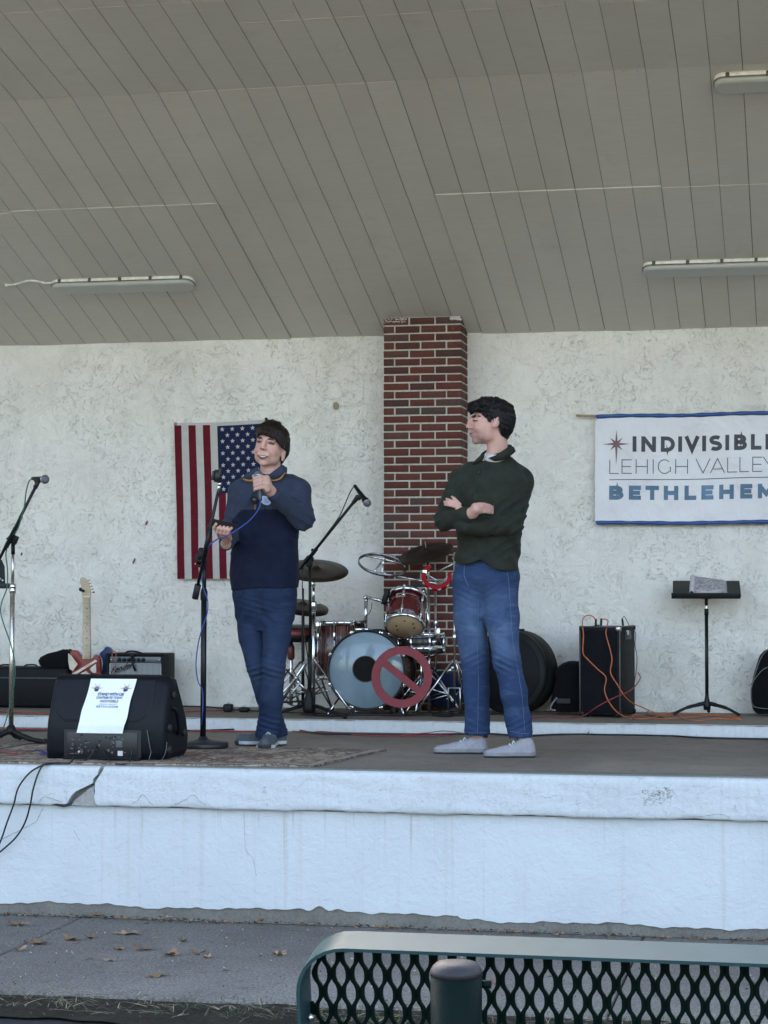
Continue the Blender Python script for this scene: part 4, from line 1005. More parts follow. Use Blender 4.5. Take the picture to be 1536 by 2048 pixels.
# --- centre stand, round base, empty boom
bc = G(405, 1500, 0); Yc = bc.y+.04; bc = Vector((W(406, 1490, Yc).x, Yc, .0095))
t = thing('microphone_stand', 'black round-base microphone stand with an empty clip in front of the man in blue', 'microphone stand', bc)
m = MB(); m.lathe([(0, 0), (.132, 0), (.137, .006), (.137, .020), (.130, .030), (.06, .040), (.028, .046), (.022, .060), (.0, .060)], bc, n=48); m.build('base', plain('cast_iron_black', (.018, .019, .021), .45, 0, .2, 40, .4, 300), t)
cl = W(409, 1117, Yc)
m = MB(); m.tube([bc+Vector((0, 0, .05)), (bc.x+.003, Yc, W(0, 1190, Yc).z)], .0155, 14); m.tube([(bc.x+.003, Yc, W(0, 1192, Yc).z), (cl.x, Yc, cl.z)], .0115, 12); m.build('pole', BLACKMETAL, t)
m = MB(); zz = W(0, 1188, Yc).z; m.lathe([(.016, -.035), (.0195, -.03), (.0195, .012), (.014, .03)], (bc.x+.003, Yc, zz), n=16); m.build('collar', BLACKPLASTIC, t)
a, b = W(390, 1197, Yc-.06), W(436, 985, Yc-.22); d = (b-a).normalized()
m = MB(); m.tube([a, a+d*.08], .0175, 14); m.build('counterweight', RUBBER, t)
m = MB(); m.tube([a+d*.07, b], .0085, 10); m.tube([a+d*.22, a+d*.40], .0125, 10); m.build('boom', BLACKMETAL, t)
k = a.lerp(b, .40); cj = Vector((cl.x-.005, Yc-.05, cl.z+.005))
m = MB(); m.lathe([(.022, -.025), (.026, -.02), (.026, .02), (.022, .025)], cj, (0, 1, 0), 18); m.box(cj+Vector((.002, .02, -.03)), (.03, .05, .05), bev=.006); m.tube([cj-d*.035+Vector((0, -.01, 0)), cj+d*.05+Vector((0, -.01, 0))], .019, 12); m.build('clutch', BLACKPLASTIC, t)
m = MB(); h = W(398, 1114, Yc-.04); m.tube([cj, h], .004, 6); m.sphere(h, .009, 8); m.tube([h, W(391, 1128, Yc-.04)], .002, 6); m.sphere(W(391, 1128, Yc-.04), .005, 8); m.build('wing_nut', CHROME, t)
m = MB(); c1 = W(439, 968, Yc-.24); m.tube([b-d*.01, c1], .010, 10); m.sphere(c1, .014, 10); m.build('swivel', DULLCHROME, t)
m = MB(); c2 = W(435, 951, Yc-.25)
for k_ in range(7):
    pass
m.tube([c2+Vector((.0, 0, -.035)), c2+Vector((.0, 0, .03))], [.018, .016], 14); m.box(c2+Vector((-.022, .0, -.0)), (.012, .026, .05), (0, .12, 0), bev=.003); m.box(c2+Vector((.014, -.004, .012)), (.012, .02, .055), (0, .1, 0), bev=.003); m.build('clip', CLIP, t)
# --- left stand with chrome shaft and microphone
pX = 23; Yl = 10.72; lb = G(20, 1488, 0); Yl = lb.y+.05; lo = Vector((W(22, 1480, Yl).x, Yl, .0))
t = thing('microphone_stand', 'chrome-shafted microphone stand with a microphone on its boom at the far left', 'microphone stand', lo)
m = MB(); m.tube([(lo.x, Yl, .06), (W(25, 1175, Yl).x, Yl, W(0, 1175, Yl).z)], .0135, 14); m.tube([(W(25, 1176, Yl).x, Yl, W(0, 1176, Yl).z), (W(26, 1100, Yl).x, Yl, W(0, 1100, Yl).z)], .0085, 12); m.build('pole', plain('brushed_steel', (.62, .60, .56), .28, 1, .06), t)
m = MB(); m.lathe([(.015, -.026), (.018, -.024), (.018, -.002), (.016, 0), (.018, .002), (.018, .024), (.013, .026)], (W(25.5, 1177, Yl).x, Yl, W(0, 1177, Yl).z), n=16); m.build('collar', CHROME, t)
m = MB(); m.tube([(W(26, 1108, Yl).x, Yl, W(0, 1108, Yl).z), (W(26, 1088, Yl).x, Yl, W(0, 1088, Yl).z)], .011, 10); q = W(24, 1079, Yl-.02); m.lathe([(.020, -.02), (.024, -.016), (.024, .016), (.02, .02)], q, (0, 1, 0), 16); m.box(q+Vector((.01, 0, 0)), (.045, .03, .05), (0, .4, 0), bev=.006); m.build('clutch', BLACKPLASTIC, t)
m = MB(); h = W(13, 1077, Yl-.03); m.tube([q, h], .003, 6); m.box(h, (.006, .012, .012), bev=.002); m.build('wing_nut', CHROME, t)
a, b = W(-12, 1140, Yl-.03), W(72, 972, Yl-.12); d = (b-a).normalized()
m = MB(); m.tube([a, b], .0085, 10); m.tube([q-d*.05+Vector((0, -.03, 0)), q+d*.075+Vector((0, -.03, 0))], .0135, 12); m.tube([q+d*.075+Vector((0, -.03, 0)), q+d*.15+Vector((0, -.035, 0))], .011, 12); m.build('boom', BLACKMETAL, t)
m = MB(); m.tube([b-d*.012, b+d*.03], .0125, 10); m.tube([W(70, 962, Yl-.12), W(80, 959, Yl-.12)], .016, 12); m.build('clip', CLIP, t)
for ang in (-18, 100, 222):
    m = MB(); dd = Vector((math.cos(R(ang)), math.sin(R(ang)), 0)); m.tube(smoothpts([lo+Vector((0, 0, .075)), lo+dd*.06+Vector((0, 0, .05)), lo+dd*.15+Vector((0, 0, .026)), lo+dd*.24+Vector((0, 0, .018))]), [.016]*12+[.013]*7, 10); m.sphere(lo+dd*.24+Vector((0, 0, .018)), .018, 10); m.build('leg', BLACKPLASTIC, t)
m = MB(); m.lathe([(.03, .05), (.03, .075), (.018, .10), (.0, .10)], lo, n=16); m.build('hub', BLACKPLASTIC, t)
mc = thing('microphone', 'black microphone with a grey grille in the clip of the leftmost stand', 'microphone', W(80, 960, Yl-.12), 0, 'vocal microphones')
mic_body(mc, W(93.5, 959, Yl-.20), W(65, 957, Yl-.05), .0245, True, 'left')
cable('microphone_cable', [W(66, 957, Yl-.05), W(58, 963, Yl-.08), W(52, 985, Yl-.12), W(49, 1012, Yl-.11), W(41, 1042, Yl-.10), W(34, 1060, Yl-.09), W(22, 1075, Yl-.06), W(12, 1105, Yl-.03), W(15, 1140, Yl-.02), W(14, 1175, Yl-.02), W(5, 1200, Yl-.02), W(1, 1222, Yl-.02), W(8, 1250, Yl-.03), W(22, 1290, Yl-.03), W(30, 1330, Yl-.03), W(28, 1370, Yl-.02), W(18, 1420, Yl-.02), W(5, 1460, Yl-.04), G(-6, 1482, .01)], .0035, GRN, 'green cable winding down the leftmost microphone stand')
cable('microphone_cable', [G(-10, 1500, .015), G(20, 1494, .03), G(45, 1489, .05), G(70, 1487, .05), G(92, 1488, .04)], .003, plain('dark_blue_cable', (.02, .03, .08), .5), 'dark blue cable arching over the feet of the leftmost stand')
cable('microphone_cable', [G(64, 1503, .014), G(75, 1500, .014), G(95, 1505, .016), G(80, 1507, .014), G(98, 1509, .018), G(88, 1502, .02)], .003, BLU2, 'bright blue cable bundled on the rug left of the monitor')
cable('microphone_cable', [G(-5, 1502, .014), G(15, 1505, .014), G(34, 1507, .014), G(30, 1503, .02)], .003, REDC, 'red cable end on the rug by the feet of the leftmost stand')
# --- black music desk cut by the left edge
t = thing('music_stand', 'edge of a black music desk cut off by the left side of the photo', 'music stand', (W(-40, 1450, 11.2).x, 11.2, 0))
o = W(-40, 1170, 11.2)
m = MB(); m.prism([(-.26, 0), (.155, 0), (.135, .11), (.112, .15), (-.24, .22)], (o.x, 11.2, o.z+.005), (1, 0, 0), (0, .35, .94), -.003)
m.box((o.x-.03, 11.17, o.z-.005), (.44, .05, .03), bev=.002); m.build('desk', BLACKMETAL, t)
m = MB(); m.tube([(o.x, 11.22, .05), (o.x, 11.22, o.z)], .011, 10)
for ang in (90, 210, 330): m.tube([(o.x, 11.22, .09), (o.x+.2*math.cos(R(ang)), 11.22+.2*math.sin(R(ang)), .012)], .010, 8)
m.build('stand', BLACKMETAL, t)
for z in (.03, .055): 
    m = MB(); m.lathe([(.007, 0), (.006, .003), (0, .003)], W(5 if z < .04 else 0, 1158 if z > .04 else 1161, 11.185), (0, -1, 0), 10); m.build('rivet', DULLCHROME, t)
# --- third stand behind the man in blue, tripod base, microphone pointing right
Yt = 11.75; Yt = 12.32; to = W(618, 1408, Yt); to.z = PZ
t = thing('microphone_stand', 'black tripod microphone stand with its boom slanting right in front of the drum kit', 'microphone stand', to)
cl = W(619.5, 1118, Yt-.02)
m = MB(); m.tube([to+Vector((0, 0, .05)), Vector((cl.x, Yt, W(0, 1275, Yt).z))], .013, 12); m.tube([(cl.x, Yt, W(0, 1275, Yt).z), cl], .0095, 12); m.build('pole', BLACKMETAL, t)
m = MB(); m.lathe([(.0, .02), (.034, .02), (.040, .05), (.034, .09), (.020, .14), (.014, .17)], to, n=18); m.build('hub', BLACKPLASTIC, t)
for (fx, fy, Yq) in ((548, 1418, 12.2), (690, 1434, 12.12), (655, 1404, 12.75)):
    f_ = W(fx, fy, Yq); f_.z = PZ+.012 if Yq > RY else .012
    m = MB(); m.tube([to+Vector((0, 0, .075)), f_.lerp(to+Vector((0, 0, .05)), .3)+Vector((0, 0, .012)), f_], [.011, .010, .009], 8); m.sphere(f_, .014, 8); m.build('leg', BLACKPLASTIC, t)
a, b = W(600, 1138, Yt-.03), W(710, 1001, Yt-.22); d = (b-a).normalized()
m = MB(); m.tube([a, b], .009, 10); m.build('boom', BLACKMETAL, t)
m = MB(); m.lathe([(.02, -.02), (.024, -.015), (.024, .015), (.02, .02)], cl, (0, 1, 0), 14); m.box(cl+Vector((0, -.01, -.02)), (.035, .04, .06), bev=.006); m.tube([cl+d*.02+Vector((.0, -.03, 0)), cl+d*.09+Vector((0, -.035, 0))], .012, 10); m.sphere(cl+Vector((.02, -.01, .055)), .010, 8); m.tube([cl, cl+Vector((.02, -.01, .055))], .004, 6); m.build('clutch', BLACKPLASTIC, t)
m = MB(); m.tube([b-d*.02, b+d*.035], [.012, .016], 10); m.tube([W(716, 997, Yt-.24), W(724, 990, Yt-.25)], .016, 12); m.build('clip', CLIP, t)
mc = thing('microphone', 'black microphone pointing down right in the clip above the drum kit', 'microphone', W(724, 992, Yt-.25), 0, 'vocal microphones')
mic_body(mc, W(738, 1011, Yt-.30), W(709, 971, Yt-.20), .0245, True, 'right')
cable('microphone_cable', [W(709, 972, Yt-.20), W(707, 974, Yt-.20), W(700, 985, Yt-.19), W(690, 1008, Yt-.16), W(678, 1034, Yt-.14), W(655, 1066, Yt-.10), W(625, 1108, Yt-.05), W(609, 1120, Yt-.03), W(605, 1150, Yt), W(605, 1200, Yt), W(607, 1260, Yt), W(615, 1310, Yt-.01), W(617, 1360, Yt-.02)], .0035, BLKC, 'black cable running down the slanting boom by the drum kit')

# ================================================================== left back: case, bag, guitars, amplifier
Yb = 12.93
o = W(-10, 1405, Yb); t = thing('instrument_case', 'long black hard case lying against the back wall at the left', 'instrument case', (o.x-.15, Yb, PZ))
x1 = W(150, 1400, Yb).x; m = MB(); zt = W(0, 1334, Yb-.12).z; m.box2((-6.1, Yb-.13, PZ), (x1, Yb+.14, zt), bev=.02); m.build('case_body', BLACKTOLEX, t)
m = MB(); m.box2((-6.1, Yb-.137, zt-.075), (x1+.004, Yb+.145, zt-.066), bev=.001); m.build('rim', plain('dull_rim', (.04, .04, .042), .5), t)
for a in (12, 62): m = MB(); p = W(a, 1334, Yb-.02); m.tube(smoothpts([p+Vector((-.05, 0, -.002)), p+Vector((-.03, 0, .014)), p+Vector((.03, 0, .014)), p+Vector((.05, 0, -.002))]), .005, 8); m.build('handle', BLACKPLASTIC, t)
t = softbag('cloth_bag', 'crumpled black cloth bag on top of the long case', 'bag', [(1299, 128, 139), (1303, 116, 146), (1308, 95, 152), (1314, 84, 155), (1321, 79, 157), (1328, 82, 158), (1335, 88, 160), (1337, 92, 158)], 12.88, .16, seed=3)
# striped guitar
Yg = 12.80; gx = lambda a, b: W(a, b, Yg)
t = thing('electric_guitar', 'red and cream electric guitar with diagonal bars standing upright behind the monitor', 'guitar', (W(176, 1400, Yg).x, Yg, PZ), 0, 'electric guitars')
lean = .06
def gpoly(m, pts, y, th, bev=0):
    P = [W(a, b, Yg) for a, b in pts]; o = P[0].copy(); o.y = y; m.prism([(p.x-o.x, p.z-o.z) for p in P], o, (1, 0, 0), (0, 0, 1), -th, bev)
body = [(150, 1300), (143, 1300), (139, 1307), (140, 1320), (143, 1335), (144, 1350), (140, 1364), (138, 1380), (142, 1396), (154, 1408), (172, 1412), (190, 1410), (204, 1400), (209, 1386), (208, 1370), (203, 1356), (200, 1345), (200, 1332), (199, 1320), (196, 1311), (190, 1309), (186, 1313), (184, 1318), (168, 1318), (161, 1312), (155, 1303)]
GRED = plain('guitar_red', (.26, .045, .045), .25, 0, .12); GCREAM = plain('guitar_cream', (.62, .55, .47), .3); MAPLE = plain('maple_neck', (.50, .40, .27), .35, 0, .1, 40)
m = MB(); gpoly(m, body, Yg, .042, .005); m.build('body', GRED, t)
for nm, poly in (('upper', [(141, 1306), (147, 1311), (160, 1328), (150, 1341), (144, 1338), (141, 1322)]), ('bar', [(147, 1348), (195, 1319), (199, 1322), (152, 1351)]), ('right', [(183, 1337), (196, 1327), (197, 1345), (190, 1345)]), ('low', [(150, 1356), (176, 1341), (182, 1346), (196, 1353), (203, 1366), (190, 1380), (150, 1372)])):
    m = MB(); gpoly(m, poly, Yg-.0425, .0012); m.build('cream_panel', GCREAM, t)
m = MB(); gpoly(m, [(167.5, 1193), (180.5, 1193), (182, 1318), (166.5, 1318)], Yg-.02, .030, .003); m.build('neck', MAPLE, t)
m = MB()
for k in range(21):
    y_ = 1193+(1312-1193)*(1-2**(-k/12))/(1-2**(-21/12)); p = W(167.3-.03*k, y_, Yg-.05); q = W(180.7+.03*k, y_, Yg-.05); m.box(((p.x+q.x)/2, Yg-.051, p.z), (q.x-p.x, .002, .0022))
m.build('frets', DULLCHROME, t)
m = MB()
for y_ in (1217, 1234, 1248, 1261, 1275, 1290): m.lathe([(.0045, 0), (0, .001)], (W(174, y_, Yg-.05).x, Yg-.0505, W(0, y_, Yg-.05).z), (0, -1, 0), 10)
m.build('fret_dots', BLACKPLASTIC, t)
m = MB(); gpoly(m, [(166, 1195), (165, 1185), (164, 1172), (161.5, 1165), (162, 1157), (166, 1154), (171, 1156), (177, 1162), (181, 1172), (183.5, 1186), (182.5, 1194), (180.5, 1198), (168, 1198)], Yg-.018, .014, .002); m.build('headstock', MAPLE, t)
for k in range(5):
    m = MB(); p = W(176+k*2.1, 1161+k*6.0, Yg-.025); m.tube([p, p+Vector((.009, 0, .002))], .003, 6); m.sphere(p+Vector((.011, 0, .002)), (.006, .005, .0055), 8); m.build('tuner', CHROME if k != 4 else BLACKMETAL, t)
m = MB()
for k in range(6):
    a, b = W(169.6+k*1.9, 1196, Yg-.055), W(170.5+k*2.0, 1375, Yg-.06); m.tube([(a.x, Yg-.054, a.z), (b.x, Yg-.054, b.z)], .0005, 4)
m.build('strings', DULLCHROME, t)
m = MB(); p = W(164, 1181, Yg-.03); m.box(p, (.032, .02, .016), (0, .3, 0), bev=.004); m.box(p+Vector((-.012, 0, .008)), (.012, .018, .022), bev=.003); m.build('capo', BLACKPLASTIC, t)
m = MB(); p = W(174, 1360, Yg-.045); m.box((p.x, Yg-.048, p.z), (.07, .012, .02), bev=.003); p = W(174, 1385, Yg-.045); m.box((p.x, Yg-.048, p.z), (.07, .014, .03), bev=.003); m.build('pickup', BLACKPLASTIC, t)
# blue guitar behind it
t = thing('electric_guitar', 'blue guitar body half hidden behind the striped guitar', 'guitar', (W(200, 1400, Yg+.12).x, Yg+.12, PZ), 0, 'electric guitars')
m = MB(); gpoly(m, [(193, 1302), (186, 1306), (184, 1312), (189, 1316), (192, 1326), (190, 1345), (184, 1365), (186, 1390), (200, 1405), (216, 1400), (222, 1380), (218, 1356), (213, 1340), (213, 1318), (210, 1302), (203, 1295), (197, 1294)], Yg+.13, .04, .006); m.build('body', plain('guitar_blue', (.02, .045, .16), .3), t)
m = MB(); gpoly(m, [(209, 1304), (213, 1306), (214, 1345), (210, 1345)], Yg+.085, .004); m.build('edge_binding', plain('brown_edge', (.06, .035, .03), .5), t)
# combo amplifier
Ya = 12.80; xa, xb = W(212, 1330, Ya).x, W(330, 1330, Ya).x; zt = W(270, 1307, Ya).z
t = thing('guitar_amplifier', 'small silver-fronted guitar amplifier with a script nameplate behind the wedge monitor', 'amplifier', ((xa+xb)/2, Ya+.1, PZ))
m = MB(); m.box2((xa, Ya+.012, PZ), (xb, Ya+.22, zt), bev=.012)
for A_, B2 in (((xa, Ya-.01, PZ), (xa+.022, Ya+.03, zt)), ((xb-.022, Ya-.01, PZ), (xb, Ya+.03, zt)), ((xa+.003, Ya-.01, zt-.018), (xb-.003, Ya+.03, zt+.0005))): m.box2(A_, B2, bev=.007)
m.build('cabinet', BLACKTOLEX, t)
SIL = plain('silver_grey_panel', (.09, .10, .11), .35, .4)
m = MB(); m.box2((xa+.026, Ya-.001, zt-.062), (xb-.026, Ya+.008, zt-.020), bev=.002); m.build('control_panel', SIL, t)
for k in range(6):
    p = W(239+9.6*k, 1314.5, Ya); m = MB(); m.lathe([(.013, 0), (.012, .010), (.009, .016), (0, .016)], (p.x, Ya-.001, zt-.041), (0, -1, 0), 16); m.build('knob', BLACKMETAL, t)
for x in (xa+.038, xb-.04):
    m = MB(); m.lathe([(.006, 0), (.005, .006), (0, .006)], (x, Ya-.001, zt-.041), (0, -1, 0), 10); m.build('jack', CHROME, t)
n = NT('silver_grille_cloth'); wv = n.n('TexWave', _wave_type='BANDS', _bands_direction='X', Scale=38.0, Distortion=.0); n.l(n.co(), wv.inputs['Vector'])
GC = n.out(n.ramp(wv.outputs['Fac'], [(.2, (.10, .115, .125)), (.8, (.34, .36, .37))]), .7)
m = MB(); m.box2((xa+.026, Ya+.0, PZ+.02), (xb-.026, Ya+.008, zt-.066), bev=.002); m.build('grille_cloth', GC, t)
m = MB(); m.tube([(xa+.026, Ya-.002, zt-.066), (xb-.026, Ya-.002, zt-.066)], .003, 6); m.tube([(xb-.027, Ya-.002, zt-.066), (xb-.027, Ya-.002, PZ+.02)], .003, 6); m.tube([(xa+.027, Ya-.002, zt-.066), (xa+.027, Ya-.002, PZ+.02)], .003, 6); m.build('piping', plain('grey_piping', (.4, .41, .41), .4), t)
m = MB(); text(m, 'Fender', .055, (W(243, 1341, Ya).x, Ya-.002, W(243, 1341, Ya).z), (1, 0, .28), (0, 0, 1), shear=.5, offset=.0012, align='CENTER', lift=.003); p = W(230, 1346, Ya); m.tube([(W(228, 1344, Ya).x, Ya-.005, W(0, 1345, Ya).z), (W(256, 1334, Ya).x, Ya-.005, W(0, 1337, Ya).z)], .0014, 6); m.build('script_nameplate', BLACKMETAL, t)
m = MB(); m.tube(smoothpts([W(250, 1307, Ya), W(256, 1303, Ya+.02), W(272, 1303, Ya+.02), W(284, 1307, Ya)]), .006, 8); m.build('carry_handle', BLACKPLASTIC, t)
m = MB(); m.tube([W(263, 1312, Ya-.02), W(266, 1330, Ya-.02), W(271, 1342, Ya-.02)], .008, 8, flat=1); m.box(W(264, 1310, Ya-.01), (.03, .02, .02), bev=.004); m.build('hanging_strap', BLACKPLASTIC, t)
cable('instrument_cable', cpx([(224, 1314), (225, 1306), (229, 1302), (232, 1309), (231, 1325), (230, 1338), (228, 1352), (231, 1380)], Ya-.025), .003, plain('dusty_red_cable', (.38, .09, .08), .5), 'dusty red cable looping out of the top left of the silver amplifier')
# ================================================================== drum kit
KITRED = NT('wine_red_lacquer')
KITRED = KITRED.out(KITRED.ramp(KITRED.noise(12, 3), [(.3, (.060, .004, .008)), (.7, (.105, .008, .014))]), .16, None, 0, Coat_Weight=.6, Coat_Roughness=.06)
n = NT('striped_drum_lacquer'); st_ = n.noise(1, 3, .6, 0, n.co((70, 70, .4)))
KITWOOD = n.out(n.ramp(st_, [(.40, (.018, .006, .007)), (.50, (.075, .020, .018)), (.60, (.18, .10, .075)), (.68, (.04, .01, .012))]), .2, None, 0, Coat_Weight=.5)
CYM = NT('dark_bronze'); q_ = CYM.n('TexNoise', Scale=4.0, Detail=4.0); CYM.l(CYM.co((1, 1, 1)), q_.inputs['Vector'])
CYM = CYM.out(CYM.ramp(q_.outputs[0], [(.3, (.028, .020, .015)), (.7, (.065, .048, .034))]), .45, None, .8)
HOOPB = plain('black_hoop', (.012, .012, .013), .3)
def drum(parent, c, axis, r, L, shell, lug_n=8, head=None, hoop=CHROME, hoop2=None, lugL=.05, both=True, nm='shell'):
    """c is the centre of the front (reference) head; the shell runs along axis"""
    ax = Vector(axis).normalized(); q = Vector((0, 0, 1)).rotation_difference(ax); c = Vector(c)
    m = MB(); m.lathe([(r-.004, .004), (r, .006), (r, L-.006), (r-.004, L-.004)], c, ax, 64); shl = m.build(nm, shell, parent)
    for h, s_, nm2 in ((0, -1, 'hoop'), (L, 1, 'hoop')):
        m = MB(); m.lathe([(r+.002, h-s_*.022), (r+.009, h-s_*.024), (r+.010, h+s_*.004), (r+.005, h+s_*.006), (r-.002, h+s_*.004)], c, ax, 64, caps=False); m.build(nm2, hoop if (h == 0 or hoop2 is None) else hoop2, parent)
    for h, s_ in ((.0, -1), (L, 1)):
        m = MB(); m.lathe([(0, h+s_*.001), (r, h+s_*.0005), (r+.003, h-s_*.004)], c, ax, 64, caps=False); m.build('drumhead', head if h == 0 else plain('frosted_head', (.45, .46, .46), .35) if 'frosted_head' not in bpy.data.materials else bpy.data.materials['frosted_head'], parent)
    for k in range(lug_n):
        a = 2*math.pi*(k+.5)/lug_n; rad = q @ Vector((math.cos(a), math.sin(a), 0)); m = MB()
        p0 = c+rad*(r+.011)
        m.tube([p0-ax*.004, p0+ax*(L+.004)], .0028, 6)
        for h in (L*.25, L*.75) if L > .16 else (L*.5,):
            pc = c+rad*(r+.009)+ax*h; m.tube([pc-ax*lugL*.5, pc-ax*lugL*.3, pc+ax*lugL*.3, pc+ax*lugL*.5], [.004, .009, .009, .004], 8)
        for h in (-.003, L+.003): m.tube([p0+ax*(h-.008), p0+ax*(h+.008)], .007, 8)
        m.build('lug', CHROME, shl)
kit = 'drum kit before the brick pillar'
# bass drum
YB = 12.52; c = W(733, 1340, YB); rB = .246
bd = thing('bass_drum', 'big bass drum with a pale blue-grey head and a round black port', 'drum', (c.x, YB+.2, PZ), 0, kit)
n = NT('smoky_drumhead'); BH = n.out(n.ramp(n.noise(3.2, 3, .5, .8), [(.35, (.21, .30, .36)), (.65, (.30, .39, .45))]), .2, None, 0, Coat_Weight=.7, Coat_Roughness=.05)
drum(bd, c, (0, 1, 0), rB-.008, .36, KITWOOD, 8, BH, HOOPB, HOOPB, .07)
rp = .078; cp = W(731, 1338, YB)
m = MB(); m.lathe([(rp+.004, .0), (rp+.003, .0035), (rp, .0035), (0, .003)], (cp.x, YB-.002, cp.z), (0, -1, 0), 40); m.build('port', plain('black_port', (.003, .003, .003), .9), bd)
m = MB(); m.torus((cp.x, YB-.005, cp.z), (0, 1, 0), rp+.003, .0028, 48, 6); m.build('port_ring', plain('port_rim', (.10, .09, .07), .3), bd)
m = MB(); m.torus((c.x, YB-.004, c.z), (0, 1, 0), rB, .007, 64, 8); m.build('front_hoop', HOOPB, bd)
for ang in (22, 68, 112, 158, 202, 248, 292, 338):
    d = Vector((math.cos(R(ang)), 0, math.sin(R(ang)))); m = MB(); p = Vector((c.x, YB, c.z))+d*(rB+.004)
    m.box(p+Vector((0, .004, 0)), (.028, .03, .018), Matrix.Rotation(-R(ang-90), 3, 'Y'), bev=.004); m.tube([p+d*.008+Vector((0, -.012, 0)), p+d*.008+Vector((0, .06, 0))], .004, 8); m.build('claw', CHROME, bd)
for sx in (-1, 1):
    m = MB(); p = Vector((c.x+sx*.18, YB+.08, c.z-.16)); f_ = Vector((c.x+sx*.24, YB-.02, PZ+.006)); m.tube([p, f_], .006, 8); m.sphere(f_, .009, 8); m.build('spur', CHROME, bd)
mt = W(725, 1262, YB+.10)
m = MB(); m.box((mt.x, YB+.10, c.z+rB+.004), (.085, .05, .016), bev=.004); tp = W(732, 1198, YB+.10); m.tube([(W(731, 1258, YB+.1).x, YB+.1, c.z+rB), (tp.x, YB+.1, tp.z)], .0105, 12)
m.sphere((tp.x, YB+.1, tp.z+.008), (.018, .016, .018), 12); e1 = W(733, 1194, YB+.09); e2 = W(768, 1203, YB+.06); m.tube([e1, e2], .0105, 12); m.tube([e2, W(778, 1204, YB+.05)], .006, 8); m.lathe([(.010, -.006), (.018, -.002), (.018, .004), (.01, .006)], W(764, 1203, YB+.06), (1, 0, -.3), 14); m.build('tom_mount', CHROME, bd)
# rack tom, tipped so its underside faces the audience
tb = W(809, 1253, YB-.01); tt = W(806, 1186, YB-.01); 
ax = Vector((-.03, .62, .78)).normalized()
tm = thing('rack_tom', 'wine red tom drum tipped up so its amber underside faces the audience', 'drum', tb, 0, kit)
TH = plain('amber_clear_head', (.50, .36, .22), .3, 0, .15, 6)
drum(tm, tb, ax, .117, .222, KITRED, 6, TH, CHROME, CHROME, .045)
q = Vector((0, 0, 1)).rotation_difference(ax)
m = MB()
for a, b in ((793, 1251), (793, 1259.5), (812, 1241), (828, 1247), (828, 1255.5)):
    p = W(a, b, tb.y); k = ((p-tb)-ax*0); p2 = tb+Vector((p.x-tb.x, 0, 0))+q @ Vector((0, 0, 0)); ey = ax.cross(Vector((1, 0, 0))).normalized(); ey = -ey if ey.z > 0 else ey
    p2 = tb+Vector((p.x-tb.x, 0, 0))-ey*(p.z-tb.z)/max(.2, abs(ey.z))*(1 if ey.z < 0 else -1)-ax*.003
    m.sphere(p2, (.007, .007, .002), 8, q.to_matrix())
m.build('damper_dots', plain('dark_spot', (.02, .012, .01), .6), tm)
# name badge on the shell
bo = W(801, 1198, YB-.10); rad = Vector((-.1, -.78, .62)).normalized()
fc = tb+ax*.155; nrm = Vector((-.06, -1, 0)); nrm = (nrm-ax*nrm.dot(ax)).normalized(); bx = ax.cross(nrm).normalized(); bx = bx if bx.x > 0 else -bx
m = MB(); m.prism([(-.030, -.015), (.030, -.015), (.030, .010), (.024, .015), (-.024, .015), (-.030, .010)], fc+nrm*.119-bx*.008, bx, ax, .003 if bx.cross(ax).dot(nrm) > 0 else -.003); m.build('badge', plain('badge_gold', (.42, .36, .25), .35, .3), tm)
m = MB(); m.prism([(-.021, .003), (-.008, .008), (.008, .008), (.021, .003), (.010, .001), (-.010, .001)], fc+nrm*.1225-bx*.008, bx, ax, .001 if bx.cross(ax).dot(nrm) > 0 else -.001)
m.box(fc+nrm*.1222-bx*.008-ax*.007, (.04, .002, .003), None); m.build('badge_print', BLACKPLASTIC, tm)
m = MB(); m.box(W(772, 1192, YB+.02), (.03, .05, .09), (0, .3, 0), bev=.008); m.sphere(W(770, 1204, YB+.02), .02, 10); m.build('bracket', BLACKPLASTIC, tm)
# floor tom
YF = 12.78; ct = W(680, 1244, YF)
ft = thing('floor_tom', 'large floor tom with vertical dark red and tan streaks left of the bass drum', 'drum', (ct.x, YF, PZ), 0, kit)
axf = Vector((.02, -.03, -1)).normalized()
drum(ft, ct, axf, .158, .36, KITWOOD, 8, plain('white_coated_head', (.5, .5, .49), .6), CHROME, CHROME, .06)
for a in (200, 320, 80):
    d = Vector((math.cos(R(a)), math.sin(R(a)), 0)); m = MB(); p = Vector((ct.x, YF, 0))+d*.172; m.tube([(p.x, p.y, ct.z-.12), (p.x, p.y, PZ+.02)], .005, 8); m.box((p.x, p.y, ct.z-.2), (.03, .03, .05), bev=.006); m.lathe([(.011, 0), (.011, .02)], (p.x, p.y, PZ), n=10); m.build('leg', CHROME, ft)
# snare behind the no-sign
YS = 12.74; cs = W(842, 1271, YS)
sn = thing('snare_drum', 'dark snare drum with chrome fittings under the right cymbal stand', 'drum', (cs.x, YS, PZ), 0, kit)
drum(sn, cs, (.05, -.10, -1), .145, .10, plain('dark_snare_shell', (.030, .028, .022), .25, .3), 8, plain('white_snare_head', (.5, .5, .49), .6) , CHROME, CHROME, .05)
m = MB(); m.tube([(cs.x, YS, cs.z-.12), (cs.x, YS, PZ+.15)], .010, 10)
for a in (30, 150, 270):
    d = Vector((math.cos(R(a)), math.sin(R(a)), 0)); m.tube([Vector((cs.x, YS, PZ+.22)), Vector((cs.x, YS, PZ+.012))+d*.19], .006, 8); m.tube([Vector((cs.x, YS, cs.z-.14)), Vector((cs.x, YS, cs.z-.11))+d*.14], .005, 8)
m.build('stand', CHROME, sn)
m = MB(); p = W(876, 1266, YS-.12); m.box(p, (.030, .025, .07), bev=.008); m.sphere(W(868, 1284, YS-.12), .017, 10); m.build('strainer', CHROME, sn)
